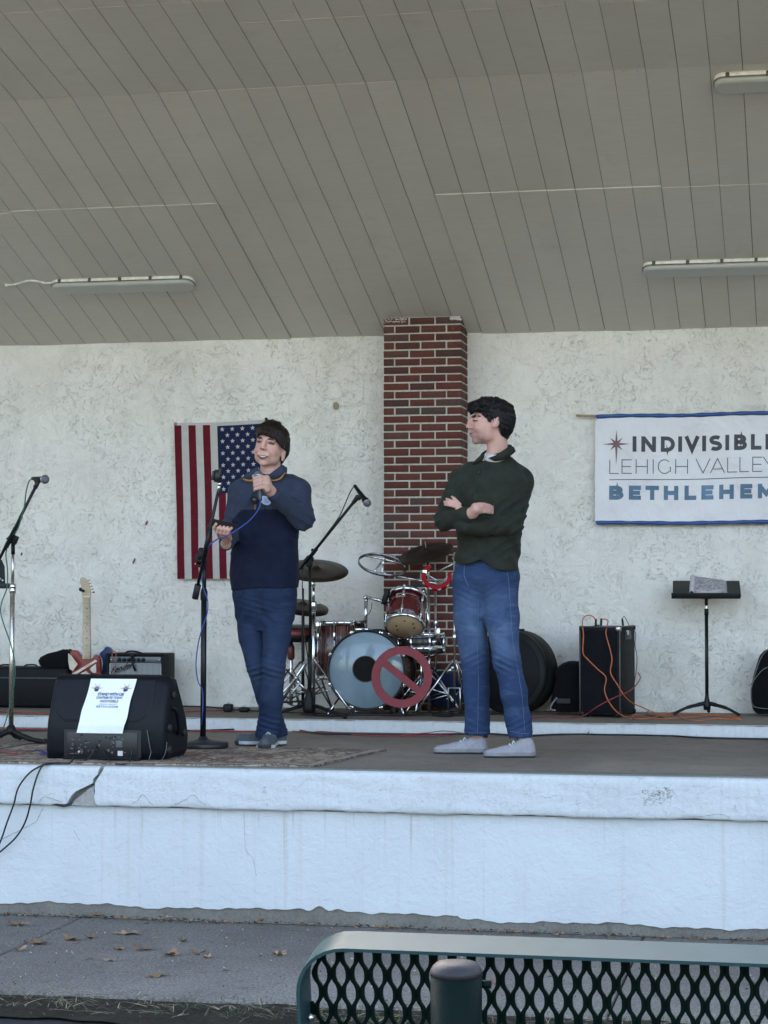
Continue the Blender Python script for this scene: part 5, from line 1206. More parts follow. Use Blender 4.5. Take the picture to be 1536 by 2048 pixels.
# cymbals on stands
def cym(t, c, nrm, r, bell=.03, nm='cymbal'):
    m = MB(); m.lathe([(.0, .018), (.012, .018), (bell*.6, .013), (bell, .004), (bell+.01, .0), (r*.7, -.006), (r, -.014), (r, -.0152), (r*.7, -.0075), (bell+.01, -.0015), (bell, .0025), (.0, .0165)], c, nrm, 64); return m.build(nm, CYM, t)
def tripod(t, x, y, h, rr_, angs, mat=CHROME, r=.0065):
    for a in angs:
        d = Vector((math.cos(R(a)), math.sin(R(a)), 0)); b = Vector((x, y, PZ+.012))+d*rr_; m = MB()
        m.tube([Vector((x, y, PZ+h))+d*.012, b], r, 8); m.tube([Vector((x, y, PZ+h*.35))+d*.01, Vector((x, y, PZ+h)).lerp(b, .55)], r*.75, 6)
        lg = m.build('leg', mat, t); m = MB(); m.sphere(b, .014, 8); m.build('rubber_foot', RUBBER, lg)
# left crash
Y1 = 12.60; x1 = W(627, 1300, Y1).x
t = thing('cymbal_stand', 'chrome stand carrying the wide dark cymbal left of the drum kit', 'cymbal stand', (x1, Y1, PZ), 0, kit)
zj = W(0, 1170, Y1).z; m = MB(); m.tube([(x1, Y1, PZ+.03), (x1, Y1, zj-.13)], .0128, 12); m.tube([(x1, Y1, zj-.14), (x1, Y1, zj+.02)], .0095, 12); cc1 = W(632, 1137, Y1); m.tube([(x1, Y1, zj), cc1+Vector((0, 0, .035))], .0045, 8); m.build('pole', CHROME, t)
m = MB(); m.lathe([(.016, -.03), (.020, -.025), (.020, .02), (.014, .03)], (x1, Y1, zj-.13), n=14); m.tube([(x1, Y1, zj-.115), (x1+.035, Y1-.01, zj-.115)], .004, 6); m.sphere((x1+.037, Y1-.01, zj-.115), .008, 8); m.box((x1, Y1, zj+.01), (.024, .03, .04), bev=.006); m.box((x1+.035, Y1-.01, zj-.255), (.035, .03, .045), bev=.005); m.build('clamp', CHROME, t)
tripod(t, x1, Y1, .34, .30, (205, 335, 80))
n1 = Vector((.13, -.36, 1)).normalized(); cym(t, cc1, n1, .206, .032)
m = MB(); m.lathe([(.012, -.012), (.012, .012)], cc1+n1*.024, n1, 12); m.build('felt', plain('grey_felt', (.08, .08, .08), .95), t)
# hi-hat / low cymbal
Y2 = 12.72; c2 = W(606, 1208, Y2)
t = thing('cymbal_stand', 'low dark cymbal on its stand half hidden behind the man in blue', 'cymbal stand', (c2.x, Y2, PZ), 0, kit)
m = MB(); m.tube([(c2.x, Y2, PZ+.03), c2+Vector((0, 0, .10))], .0065, 10); m.tube([(c2.x, Y2, PZ+.03), (c2.x, Y2, c2.z-.05)], .010, 10); m.build('pole', BLACKMETAL, t)
tripod(t, c2.x, Y2, .32, .27, (190, 300, 60)); cym(t, c2, Vector((.20, -.22, 1)), .168, .035); cym(t, c2-Vector((.004, 0, .016)), Vector((.20, -.22, 1)), .168, .035)
# right crash
Y3 = 12.78; c3 = W(852, 1103, Y3); x3 = W(858, 1300, Y3).x
t = thing('cymbal_stand', 'chrome stand holding the dark cymbal in front of the brick pillar', 'cymbal stand', (x3, Y3, PZ), 0, kit)
m = MB(); m.tube([(x3, Y3, PZ+.03), (x3, Y3, W(0, 1203, Y3).z)], .0075, 10); m.tube([(x3, Y3, W(0, 1203, Y3).z), W(857, 1140, Y3), W(855.5, 1130, Y3)], .0055, 8); m.tube([W(855.5, 1132, Y3), W(850, 1083, Y3)], .004, 8); m.build('pole', CHROME, t)
m = MB(); m.tube([W(855, 1140, Y3), W(856.5, 1124, Y3)], .011, 10); m.tube([W(853, 1130, Y3-.01), W(846, 1131, Y3-.01)], .006, 8); m.tube([W(851, 1133, Y3-.01), W(849, 1141, Y3-.01)], .008, 8); m.build('tilter', CHROME, t)
n3 = Vector((-.16, -.42, 1)).normalized(); cym(t, c3, n3, .176, .030)
m = MB(); m.lathe([(.015, .014), (.015, .022)], c3, n3, 12); m.tube([c3, c3+n3*.06], .003, 6); m.build('wing_nut', BLACKPLASTIC, t)
tripod(t, x3, Y3, .30, .26, (215, 330, 90))
# rack rods and pedals right of the kit
Y4 = 12.70
t = thing('percussion_stand', 'chrome stand with a long arm holding the open ring and the red tambourine', 'percussion stand', (W(852, 1300, Y4).x, Y4, PZ), 0, kit)
m = MB(); m.tube([W(852, 1200, Y4), W(859, 1276, Y4)], .011, 10); m.tube([W(853, 1150, Y4), W(852, 1205, Y4)], .007, 8); m.build('upper_tube', CHROME, t)
m = MB(); m.tube([(W(858, 1275, Y4).x, Y4, PZ+.02), W(858, 1275, Y4)], .0085, 10); m.build('pole', CHROME, t)
m = MB(); m.tube([W(770, 1148, Y4-.02), W(836, 1160, Y4-.02), W(889, 1170, Y4-.03)], .0055, 8); m.build('arm', CHROME, t)
tripod(t, W(858, 1400, Y4).x, Y4, .25, .22, (240, 0, 120))
YR = Y4-.02
m = MB(); hub = W(767, 1118, YR); m.tube([hub, W(766, 1128, YR), W(763, 1142, YR), W(769, 1148, YR)], [.009, .006, .005, .010], 8); m.sphere(W(769, 1148, YR), .016, 10); m.tube([W(760, 1147, YR), W(778, 1152, YR)], .011, 8); m.sphere(hub, .012, 10); m.build('clamp', CHROME, t)
ringc = W(764.5, 1129.5, YR)
# open metal ring with three spokes
rgn = Vector((.28, -.42, 1)).normalized(); q = Vector((0, 0, 1)).rotation_difference(rgn)
t2 = thing('metal_ring', 'open chrome ring with flat spokes mounted above the bass drum, tilted down to the right', 'percussion ring', ringc, 0, kit)
m = MB(); m.lathe([(.149, -.009), (.155, -.009), (.156, .0), (.155, .009), (.149, .009), (.148, 0), (.149, -.009)], ringc, rgn, 64, caps=False); m.build('ring', plain('dark_chrome', (.30, .31, .32), .22, 1), t2)
for a in (155, 35, 262):
    e_ = ringc+q @ Vector((.150*math.cos(R(a)), .150*math.sin(R(a)), 0)); m = MB(); m.tube([hub, e_], .0065, 8); m.build('spoke', CHROME, t2)
# tambourine: open half moon, red, with jingles
TR = plain('red_plastic', (.33, .008, .015), .25); YT = Y4-.08; tc = W(874, 1153, YT)
t2 = thing('tambourine', 'red half-moon tambourine with metal jingles clamped beside the brass-coloured cymbal', 'tambourine', tc, 0, kit)
nT = Vector((.1, -1, .55)).normalized(); q = Vector((0, 0, 1)).rotation_difference(nT)
# angles in the ring's own plane, measured from world x
exT = Vector((1, 0, 0)); exT = (exT-nT*exT.dot(nT)).normalized(); eyT = nT.cross(exT); eyT = eyT if eyT.z > 0 else -eyT
def tp_(a, r, h=0): return tc+exT*r*math.cos(R(a))+eyT*r*math.sin(R(a))+nT*h
def tamb_bar(h):
    m = MB(); N = 46; V = []
    for i in range(N+1):
        a = 128+(372-128)*i/N; w_ = .011+.006*abs(math.sin(i*.42)); r0 = .082
        for rr_, hh_ in ((r0-w_*.8, h-.003), (r0+w_*.9, h-.003), (r0+w_*.9, h+.003), (r0-w_*.8, h+.003)): V.append(tp_(a, rr_, hh_))
    m.add(V, [[i*4+k, i*4+(k+1) % 4, i*4+4+(k+1) % 4, i*4+4+k] for i in range(N) for k in range(4)]+[[0, 1, 2, 3], [N*4, N*4+1, N*4+2, N*4+3]]); m.build('frame', TR, t2)
tamb_bar(.014); tamb_bar(-.014)
for k in range(7):
    a = 140+36*k; m = MB(); m.lathe([(0, .0), (.008, .001), (.016, .004)], tp_(a, .086, -.003), nT, 14); m.lathe([(0, .0), (.008, -.001), (.016, -.004)], tp_(a, .086, .004), nT, 14); m.build('jingle', DULLCHROME, t2)
for a in (128, 250, 372): m = MB(); m.tube([tp_(a, .082, -.015), tp_(a, .082, .015)], .007, 8); m.build('spacer', TR, t2)
m = MB(); m.box(tp_(165, .08, .004), (.03, .03, .04), bev=.005); m.tube([tp_(165, .08), W(889, 1170, Y4-.03)], .004, 6); m.build('clamp', CHROME, t2)
# two more chrome stands on the right
for (pxa, ytop, ybot, Yq, lb, arms) in ((871, 1168, 1300, 12.84, 'chrome stand upright just right of the tambourine', [((871, 1170), (909, 1145)), ((868, 1178), (905, 1150))]), (909, 1105, 1395, 12.60, 'thin chrome boom stand just left of the jeans of the man in green', [((876, 1143), (909, 1126)), ((905, 1115), (912, 1125))])):
    xq = W(pxa, 1300, Yq).x; t = thing('cymbal_stand', lb, 'cymbal stand', (xq, Yq, PZ), 0, kit)
    m = MB(); m.tube([(xq, Yq, PZ+.02 if pxa < 900 else PZ+.06), (xq, Yq, W(pxa, ytop, Yq).z)], .0075, 10); m.build('pole', CHROME, t)
    for a, b in arms: m = MB(); m.tube([W(*a, Yq), W(*b, Yq)], .0045, 8); m.build('arm', DULLCHROME, t)
    m = MB(); m.lathe([(.010, -.02), (.013, -.015), (.013, .015), (.010, .02)], (xq, Yq, W(0, 1270 if pxa > 900 else 1243, Yq).z), n=12); m.build('collar', CHROME, t)
    tripod(t, xq, Yq, .34 if pxa > 900 else .2, .25, (200, 320, 80))
    if pxa > 900:
        m = MB(); m.tube([W(893, 1345, Yq-.03), W(903, 1338, Yq-.03)], .010, 8); m.sphere(W(905, 1336, Yq-.03), .013, 8); m.build('memory_lock', CHROME, t)
# hi-hat pedal frame
t = thing('drum_pedal', 'small metal pedal frame on the platform between the no-entry ring and the left trouser leg', 'drum pedal', (W(908, 1420, 12.5).x, 12.5, PZ), 0, kit)
P = cpx([(897, 1422), (897, 1376), (920, 1376), (920, 1422)], 12.5)
m = MB(); m.tube(P, .006, 8); m.tube([P[0], P[3]], .006, 8); m.build('frame', DULLCHROME, t)
m = MB(); m.box((P[0].lerp(P[3], .5)+Vector((0, .04, .004))), (.07, .16, .012), bev=.003); m.build('foot_plate', BLACKMETAL, t)
# dark blue bag behind
t = softbag('drum_bag', 'dark blue cloth bag on the floor behind the pedal and stands', 'bag', [(1342, 878, 896), (1347, 868, 906), (1355, 862, 914), (1370, 858, 922), (1390, 858, 926), (1405, 862, 924), (1413, 868, 918)], 12.84, .16, mat=cloth('navy_bag', (.010, .016, .045), .3), seed=5)
# drum stool
YD = 12.92; sx = W(588, 1260, YD).x
t = thing('drum_stool', 'drum stool with a red and black padded seat left of the floor tom', 'stool', (sx, YD, PZ), 0, kit)
zs_ = W(0, 1252, YD).z
m = MB(); m.lathe([(0, -.0), (.15, -.0), (.165, -.01), (.165, -.055), (.15, -.075), (0, -.085)], (sx+.02, YD, zs_), (.02, -.05, 1), 40); m.build('seat', plain('red_vinyl', (.20, .018, .018), .4), t)
m = MB(); m.lathe([(0, .012), (.12, .010), (.152, .002), (.158, -.006), (0, -.006)], (sx+.02, YD, zs_), (.02, -.05, 1), 40); m.lathe([(.167, -.040), (.169, -.05), (.155, -.085), (0, -.095)], (sx+.02, YD, zs_), (.02, -.05, 1), 40); m.build('black_trim', BLACKPLASTIC, t)
px_ = W(582, 1350, YD).x
m = MB(); m.tube([(px_, YD, PZ+.03), (px_, YD, zs_-.09)], .0125, 12); m.build('post', CHROME, t)
m = MB(); m.lathe([(.016, -.05), (.024, -.04), (.024, .03), (.016, .05)], (px_, YD, zs_-.16), n=14); m.build('height_nut', plain('red_brown_nut', (.12, .03, .025), .4), t)
for a in (215, 330, 90):
    d = Vector((math.cos(R(a)), math.sin(R(a)), 0)); m = MB(); m.tube([Vector((px_, YD, PZ+.27)), Vector((px_, YD, PZ+.015))+d*.22], .010, 10); m.tube([Vector((px_, YD, PZ+.07)), Vector((px_, YD, PZ+.27)).lerp(Vector((px_, YD, PZ))+d*.22, .55)], .006, 8); m.build('leg', CHROME, t)
# crossed chrome legs left of the kit
Yx = 12.42
t = thing('folded_stand', 'low folding chrome stand with crossed legs beside the drum stool', 'folding stand', (W(590, 1400, Yx).x, Yx, PZ), 0, kit)
for a, b, mt in (((614, 1318), (567, 1398), CHROME), ((590, 1355), (616, 1388), CHROME), ((572, 1338), (600, 1372), BLACKMETAL), ((600, 1365), (570, 1405), DULLCHROME), ((612, 1402), (560, 1405), BLACKMETAL)):
    m = MB(); m.tube([W(*a, Yx), W(*b, Yx+.02)], .0095 if mt is CHROME else .006, 8); m.build('leg', mt, t)
m = MB(); m.sphere(W(592, 1356, Yx-.01), .015, 10); m.build('joint', DULLCHROME, t)
# no-entry ring
Yn = 12.36; nc = W(803, 1354, Yn); D1 = 4100/ (12.36*.98+.5)
sc = W(863.5, 1354, Yn).x-nc.x; ro = sc; ri = ro*.735
t = thing('prohibition_sign', 'dull red cut-out ring with a slanting bar, propped against the bass drum', 'sign', (nc.x, Yn, nc.z-ro))
nN = Vector((.0, -1, .06)).normalized(); eY = Vector((0, .06, 1)).normalized(); NOM = plain('dull_red_board', (.235, .034, .045), .6, 0, .10)
m = MB(); N = 64; V = []
for i in range(N):
    a = 2*math.pi*i/N
    for rr_, y in ((ri, 0), (ro, 0), (ro, .016), (ri, .016)): V.append(nc+Vector((rr_*math.cos(a), y, 0))+eY*rr_*math.sin(a))
m.add(V, [[i*4+k, i*4+(k+1) % 4, ((i+1) % N)*4+(k+1) % 4, ((i+1) % N)*4+k] for i in range(N) for k in range(4)]); m.build('ring', NOM, t)
m = MB(); d = Vector((.79, 0, 0))+eY*-.61; d.normalize(); s2 = Vector((0, -1, 0)).cross(d).normalized(); w2 = ro*.115; ln2 = ri*1.02
V = [nc+d*a+s2*b+Vector((0, y, 0)) for y in (-.001, .0145) for a, b in ((-ln2, -w2), (ln2, -w2), (ln2, w2), (-ln2, w2))]
m.add(V, [[0, 1, 2, 3], [4, 5, 6, 7], [0, 1, 5, 4], [1, 2, 6, 5], [2, 3, 7, 6], [3, 0, 4, 7]]); m.build('bar', NOM, t)
m = MB(); m.tube([nc+Vector((0, .02, -ro*.2)), Vector((nc.x, Yn+.12, PZ+.005))], .006, 6); m.build('prop', BLACKMETAL, t)
m = MB(); 
for k in range(14):
    rr = random.Random(k); a = G(rr.uniform(850, 930), rr.uniform(1418, 1432), PZ+.008); m = m
# clutter of black leads under the kit
cable('kit_cable', [G(600, 1428, PZ+.006), G(660, 1432, PZ+.006), G(720, 1430, PZ+.02), G(800, 1431, PZ+.006), G(860, 1426, PZ+.01), G(900, 1431, PZ+.006), G(935, 1424, PZ+.006), G(975, 1422, PZ+.01)], .005, BLKC, 'black lead snaking on the platform in front of the bass drum')
cable('kit_cable', [G(845, 1412, PZ+.03), G(870, 1428, PZ+.006), G(890, 1418, PZ+.03), G(905, 1430, PZ+.006), G(885, 1432, PZ+.006), G(862, 1430, PZ+.02)], .006, BLKC, 'tangle of black lead on the platform right of the no symbol')
cable('kit_cable', [W(744, 1205, YB+.1), W(742, 1220, YB+.09), W(734, 1232, YB+.09), W(726, 1245, YB+.1), W(724, 1262, YB+.1)], .0025, BLKC, 'thin black lead hanging from the tom mount')
cable('kit_cable', [W(565, 1400, 12.5), G(590, 1412, PZ+.01), G(612, 1400, PZ+.05), G(640, 1412, PZ+.006)], .004, BLKC, 'black lead curling past the foot of the tripod stand')
# ================================================================== people: bodies grown as smooth implicit surfaces
class Field:
    """union of rounded solids, blended smoothly, on a grid whose steps may vary along z; meshed as one surface"""
    def __init__(s, lo, hi, h, zfine=None):
        s.x = np.arange(lo[0], hi[0]+h, h, dtype=np.float32); s.y = np.arange(lo[1], hi[1]+h, h, dtype=np.float32)
        z = []; c = lo[2]
        while c < hi[2]:
            z.append(c); st_ = h
            for a, b, hh in (zfine or []):
                if a <= c <= b: st_ = hh
            c += st_
        s.z = np.array(z+[hi[2]], dtype=np.float32)
        s.F = np.full((len(s.x), len(s.y), len(s.z)), .5, np.float32); s.M = np.zeros(s.F.shape, np.uint8); s.Bst = np.full(s.F.shape, 9., np.float32)
    def _box(s, lo, hi):
        a = [max(0, int(np.searchsorted(g, l))-1) for g, l in zip((s.x, s.y, s.z), lo)]
        b = [min(len(g), int(np.searchsorted(g, h))+1) for g, h in zip((s.x, s.y, s.z), hi)]
        return tuple(slice(i, max(i+1, j)) for i, j in zip(a, b))
    def _put(s, sl_, d, k, mid, sub=False):
        F = s.F[sl_]
        if sub:
            h = np.clip(.5-.5*(F+d)/k, 0, 1); s.F[sl_] = F*(1-h)+(-d)*h+k*h*(1-h); return
        h = np.clip(.5+.5*(F-d)/k, 0, 1); new = F*(1-h)+d*h-k*h*(1-h)
        s.F[sl_] = new
        B = s.Bst[sl_]; better = d < B; s.M[sl_][better] = mid; s.Bst[sl_] = np.minimum(B, d)
    def pts(s, sl_): return s.x[sl_[0]][:, None, None], s.y[sl_[1]][None, :, None], s.z[sl_[2]][None, None, :]
    def cap(s, a, b, ra, rb=None, k=.02, mid=0, sub=False, flat=None):
        a = np.array(a, float); b = np.array(b, float); rb = ra if rb is None else rb; R_ = max(ra, rb)+k*1.6+.012
        sl_ = s._box(np.minimum(a, b)-R_, np.maximum(a, b)+R_); X, Y, Z_ = s.pts(sl_)
        d = b-a; L2 = max(1e-9, d@d); t = np.clip(((X-a[0])*d[0]+(Y-a[1])*d[1]+(Z_-a[2])*d[2])/L2, 0, 1)
        D = np.sqrt((X-a[0]-t*d[0])**2+(Y-a[1]-t*d[1])**2+(Z_-a[2]-t*d[2])**2)-(ra+(rb-ra)*t)
        s._put(sl_, D.astype(np.float32), k, mid, sub)
    def chain(s, P, rs, k=.02, mid=0):
        for i in range(len(P)-1): s.cap(P[i], P[i+1], rs[i], rs[i+1], k, mid)
    def ell(s, c, r, Rm=None, k=.02, mid=0, sub=False):
        c = np.array(c, float); r = np.array(r, float); R_ = r.max()+k*1.6+.012; sl_ = s._box(c-R_, c+R_); X, Y, Z_ = s.pts(sl_)
        X = X-c[0]; Y = Y-c[1]; Z_ = Z_-c[2]
        if Rm is not None:
            Q = np.array(Rm).T; X, Y, Z_ = Q[0, 0]*X+Q[0, 1]*Y+Q[0, 2]*Z_, Q[1, 0]*X+Q[1, 1]*Y+Q[1, 2]*Z_, Q[2, 0]*X+Q[2, 1]*Y+Q[2, 2]*Z_
        k0 = np.sqrt((X/r[0])**2+(Y/r[1])**2+(Z_/r[2])**2); k1 = np.sqrt((X/r[0]**2)**2+(Y/r[1]**2)**2+(Z_/r[2]**2)**2)+1e-6
        s._put(sl_, (k0*(k0-1)/k1).astype(np.float32), k, mid, sub)
    def loft(s, rows, k=.03, mid=0, p=2.3, yaw=0, zcut=None):
        """rows (z, cx, cy, rx, ry), z ascending: stacked rounded sections turned by yaw"""
        rows = sorted(rows); A = np.array(rows, float); R_ = A[:, 3:].max()+.06
        lo = (A[:, 1].min()-R_, A[:, 2].min()-R_, A[0, 0]-.05); hi = (A[:, 1].max()+R_, A[:, 2].max()+R_, A[-1, 0]+.05)
        sl_ = s._box(lo, hi); X, Y, Z_ = s.pts(sl_); zz = Z_.ravel()
        # smooth interpolation of the rows
        ip = [np.interp(zz, A[:, 0], A[:, i])[None, None, :] for i in range(1, 5)]
        dx = X-ip[0]; dy = Y-ip[1]; c_, s_ = math.cos(yaw), math.sin(yaw); u = dx*c_+dy*s_; v = -dx*s_+dy*c_
        q = (np.abs(u/ip[2])**p+np.abs(v/ip[3])**p)**(1/p)
        D = (q-1)*np.minimum(ip[2], ip[3])*(.85)
        zt, zb = A[-1, 0], A[0, 0]
        dz = np.maximum(Z_-zt, zb-Z_); D = np.maximum(D, dz)
        s._put(sl_, D.astype(np.float32), k, mid)
    def displace(s, fn):
        X, Y, Z_ = s.pts((slice(None),)*3); s.F += fn(X, Y, Z_).astype(np.float32)
    def cut(s, fn):
        X, Y, Z_ = s.pts((slice(None),)*3); s.F = np.maximum(s.F, fn(X, Y, Z_).astype(np.float32))
    def mesh(s, name, mats, parent, relax=1, **kw):
        F = s.F; ins = F < 0
        nx, ny, nz = F.shape
        acc = np.zeros((nx-1, ny-1, nz-1, 3), np.float32); cnt = np.zeros((nx-1, ny-1, nz-1), np.float32)
        G3 = (s.x, s.y, s.z)
        edges = {}
        for ax in range(3):
            a = [slice(None)]*3; b = [slice(None)]*3; a[ax] = slice(0, -1); b[ax] = slice(1, None)
            Fa, Fb = F[tuple(a)], F[tuple(b)]; cr_ = ins[tuple(a)] != ins[tuple(b)]; I = np.argwhere(cr_)
            fa = Fa[cr_]; fb = Fb[cr_]; t = fa/(fa-fb)
            P = np.stack([G3[i][I[:, i]] for i in range(3)], 1); g = G3[ax]; P[:, ax] = g[I[:, ax]]+t*(g[I[:, ax]+1]-g[I[:, ax]])
            edges[ax] = (I, fa < 0)
            o1, o2 = [i for i in range(3) if i != ax]
            for d1 in (0, -1):
                for d2 in (0, -1):
                    J = I.copy(); J[:, o1] += d1; J[:, o2] += d2
                    ok = (J >= 0).all(1) & (J < np.array(cnt.shape)).all(1)
                    np.add.at(acc, tuple(J[ok].T), P[ok]); np.add.at(cnt, tuple(J[ok].T), 1)
        C = cnt > 0; idx = -np.ones(cnt.shape, np.int64); idx[C] = np.arange(C.sum()); V = acc[C]/cnt[C][:, None]
        vm = s.M[:-1, :-1, :-1][C]
        Q = []
        for ax in range(3):
            I, neg = edges[ax]; o1, o2 = [(1, 2), (2, 0), (0, 1)][ax]
            def at(d1, d2):
                J = I.copy(); J[:, o1] += d1; J[:, o2] += d2
                ok = (J >= 0).all(1) & (J < np.array(cnt.shape)).all(1); r = -np.ones(len(J), np.int64); r[ok] = idx[tuple(J[ok].T)]; return r
            q = np.stack([at(-1, -1), at(0, -1), at(0, 0), at(-1, 0)], 1); ok = (q >= 0).all(1); q = q[ok]; ng = neg[ok]
            q[~ng] = q[~ng][:, ::-1]; Q.append(q)
        Q = np.concatenate(Q)
        for _ in range(relax):
            A_ = np.zeros_like(V); n_ = np.zeros(len(V), np.float32)
            for i in range(4):
                np.add.at(A_, Q[:, i], V[Q[:, (i+1) % 4]]); np.add.at(A_, Q[:, i], V[Q[:, (i+3) % 4]]); np.add.at(n_, Q[:, i], 2)
            V = V*.5+.5*A_/np.maximum(n_, 1)[:, None]
        me = bpy.data.meshes.new(name); me.vertices.add(len(V)); me.vertices.foreach_set('co', V.astype(np.float32).ravel())
        me.loops.add(len(Q)*4); me.loops.foreach_set('vertex_index', Q.astype(np.int32).ravel())
        me.polygons.add(len(Q)); me.polygons.foreach_set('loop_start', np.arange(0, len(Q)*4, 4, dtype=np.int32)); me.polygons.foreach_set('loop_total', np.full(len(Q), 4, np.int32))
        for m_ in (mats if isinstance(mats, (list, tuple)) else [mats]): me.materials.append(m_)
        me.polygons.foreach_set('material_index', np.minimum(vm[Q[:, 0]], len(me.materials)-1).astype(np.int32)); me.polygons.foreach_set('use_smooth', np.ones(len(Q), bool))
        me.update(); me.validate()
        return link(name, me, parent, False, **kw)
def rg_(a): return 1.6*(1-np.abs(np.sin(a*.5)))**1.5-.6     # sharp ridge
def nz(X, Y, Z_, f, s_=0):   # cheap smooth noise
    return (np.sin(X*f*1.0+Y*f*.6+s_)*np.sin(Z_*f*.9-Y*f*.4+s_*1.7)+.6*np.sin(X*f*1.9-Z_*f*1.3+s_*2.3)*np.sin(Y*f*1.7+Z_*f*.8+s_))/1.6

def skin_mat(nm, c):
    n = NT(nm); col = n.ramp(n.noise(22, 5, .6), [(.3, tuple(x*.88 for x in c)), (.7, (c[0]*1.05, c[1]*1.04, c[2]*1.03))])
    col = n.mix(n.ramp(n.noise(9, 3), [(.5, 0), (.75, .25)]), col, (c[0], c[1]*.72, c[2]*.66))
    return n.out(col, .48, n.bump(n.noise(400, 3), .12, .002), 0, Subsurface_Weight=.12, Subsurface_Radius=(1, .35, .2), Subsurface_Scale=.01)
def hair_mat(nm, c, sc=(60, 60, 14)):
    n = NT(nm); f = n.noise(1, 5, .65, .3, n.co(sc)); g = n.noise(1, 4, .6, .2, n.co((260, 260, 40)))
    return n.out(n.ramp(f, [(.3, tuple(x*.5 for x in c)), (.7, tuple(x*1.6 for x in c))]), .42, n.bump(n.math('ADD', f, n.math('MULTIPLY', g, .5)), .9, .006), 0, Specular_IOR_Level=.35)
def denim(nm, c, fade, fz=(.45, .85), dirs=None):
    n = NT(nm); w_ = n.noise(1, 2, .5, 0, n.co((420, 420, 160)))
    base = n.ramp(n.noise(5, 5, .6, .5), [(.3, tuple(x*.75 for x in c)), (.72, tuple(x*1.2 for x in c))])
    wr = n.noise(1, 5, .65, 1.0, n.co((7, 7, 24)))
    col = n.mix(n.ramp(wr, [(.52, 0), (.72, .26)]), base, fade)
    sepz = n.n('SeparateXYZ'); n.l(n.co(), sepz.inputs[0])
    band = n.math('SUBTRACT', 1.0, n.math('ABSOLUTE', n.math('DIVIDE', n.math('SUBTRACT', sepz.outputs[2], fz[0]), fz[1])))
    band = n.math('MULTIPLY', n.math('MAXIMUM', band, 0.0), n.ramp(n.noise(6, 3), [(.4, .15), (.62, 1)]))
    col = n.mix(n.math('MULTIPLY', band, .55), col, fade)
    col = n.mix(.3, col, n.ramp(w_, [(.35, .3), (.65, 1)]), 'MULTIPLY')
    h = n.math('ADD', n.math('MULTIPLY', n.noise(1, 4, .6, .8, n.co((16, 16, 30))), 1), n.math('MULTIPLY', w_, .06))
    return n.out(col, .85, n.bump(h, .5, .008), 0, Specular_IOR_Level=.2)

def V3(v): return np.array([v[0], v[1], v[2]], float)
def head_frame(c, yaw, tilt=0, roll=0):
    """local: x to the viewer's right when the face looks along -y, z up"""
    M_ = (Matrix.Rotation(yaw, 3, 'Z') @ Matrix.Rotation(roll, 3, 'Y') @ Matrix.Rotation(tilt, 3, 'X'))
    Rm = np.array(M_); c = V3(c); return (lambda x, y, z: c+Rm @ np.array([x, y, z])), Rm
def add_head(f, c, yaw, tilt, roll, smile=True, k=.010, wide=1.0, deep=1.0, ez=.006, earz=-.008, ex_=.0305):
    H0, Rm = head_frame(c, yaw, tilt, roll)
    H = lambda x, y, z: H0(x*wide, y*deep, z)
    E = lambda x, y, z, r, k_=k, sub=False: f.ell(H(x, y, z), (r[0]*wide, r[1]*deep, r[2]), Rm, k_, 0, sub)
    E(0, .018, .030, (.074, .092, .088), .02); E(0, -.022, -.010, (.066, .068, .082), .02)
    E(0, -.032, -.062, (.051, .052, .046), .018); E(0, -.068, -.094, (.021, .018, .018), .016)
    E(0, -.060, -.058, (.034, .031 if smile else .034, .028), .014)                                # muzzle
    E(0, -.080, ez-.006, (.0125, .022, .030), .010)
    for s_ in (-1, 1): E(s_*.039, -.030, -.044, (.019, .034, .034), .022)                              # sides of the nose
    for s_ in (-1, 1):
        E(s_*.040, -.022, -.070, (.016, .032, .021), .018)
        E(s_*.036, -.062, -.030, (.021, .023, .019 if smile else .018), .016)
        E(s_*ex_, -.090, ez+.001, (.015, .011, .009), .008, True)
        f.cap(H(s_*.013, -.084, ez+.022), H(s_*.046, -.074, ez+.020), .009, .008, .010)
        eo = .074/wide**.6; E(s_*eo, .012, earz, (.009, .017, .028), .006); E(s_*(eo+.008), .004, earz+.002, (.006, .008, .014), .004, True)
        f.cap(H(s_*(eo+.004), .020, earz+.022), H(s_*(eo+.002), .002, earz-.025), .0055, .0065, .006)
        E(s_*ex_, -.0785, ez, (.0125, .0105, .0095), .003)
        f.cap(H(s_*(ex_-.011), -.084, ez+.007), H(s_*(ex_+.012), -.078, ez+.0055), .0045, .0042, .004)
        E(s_*.0110, -.0985, ez-.036, (.0085, .0105, .0075), .006)
    f.chain([H(0, -.090, ez+.020), H(0, -.0985, ez-.006), H(0, -.1065, ez-.027)], [.0095, .0100, .0112], .010); E(0, -.1065, ez-.030, (.0120, .010, .0098), .006)
    if smile:
        f.cap(H(-.024, -.074, -.053), H(.024, -.074, -.053), .012, .012, .010); f.cap(H(-.014, -.082, -.067), H(.014, -.082, -.067), .008, .008, .008)
    else:
        P = [(-.022, -.076, -.0545), (-.011, -.089, -.0545), (0, -.0925, -.0545), (.011, -.089, -.0545), (.022, -.076, -.0545)]
        f.chain([H(*q) for q in P], [.004, .0062, .0066, .0062, .004], .004)
        P = [(-.018, -.080, -.0640), (0, -.090, -.0655), (.018, -.080, -.0640)]
        f.chain([H(*q) for q in P], [.005, .0075, .005], .004)
    return H, Rm, (V3(c), Rm, wide, deep)
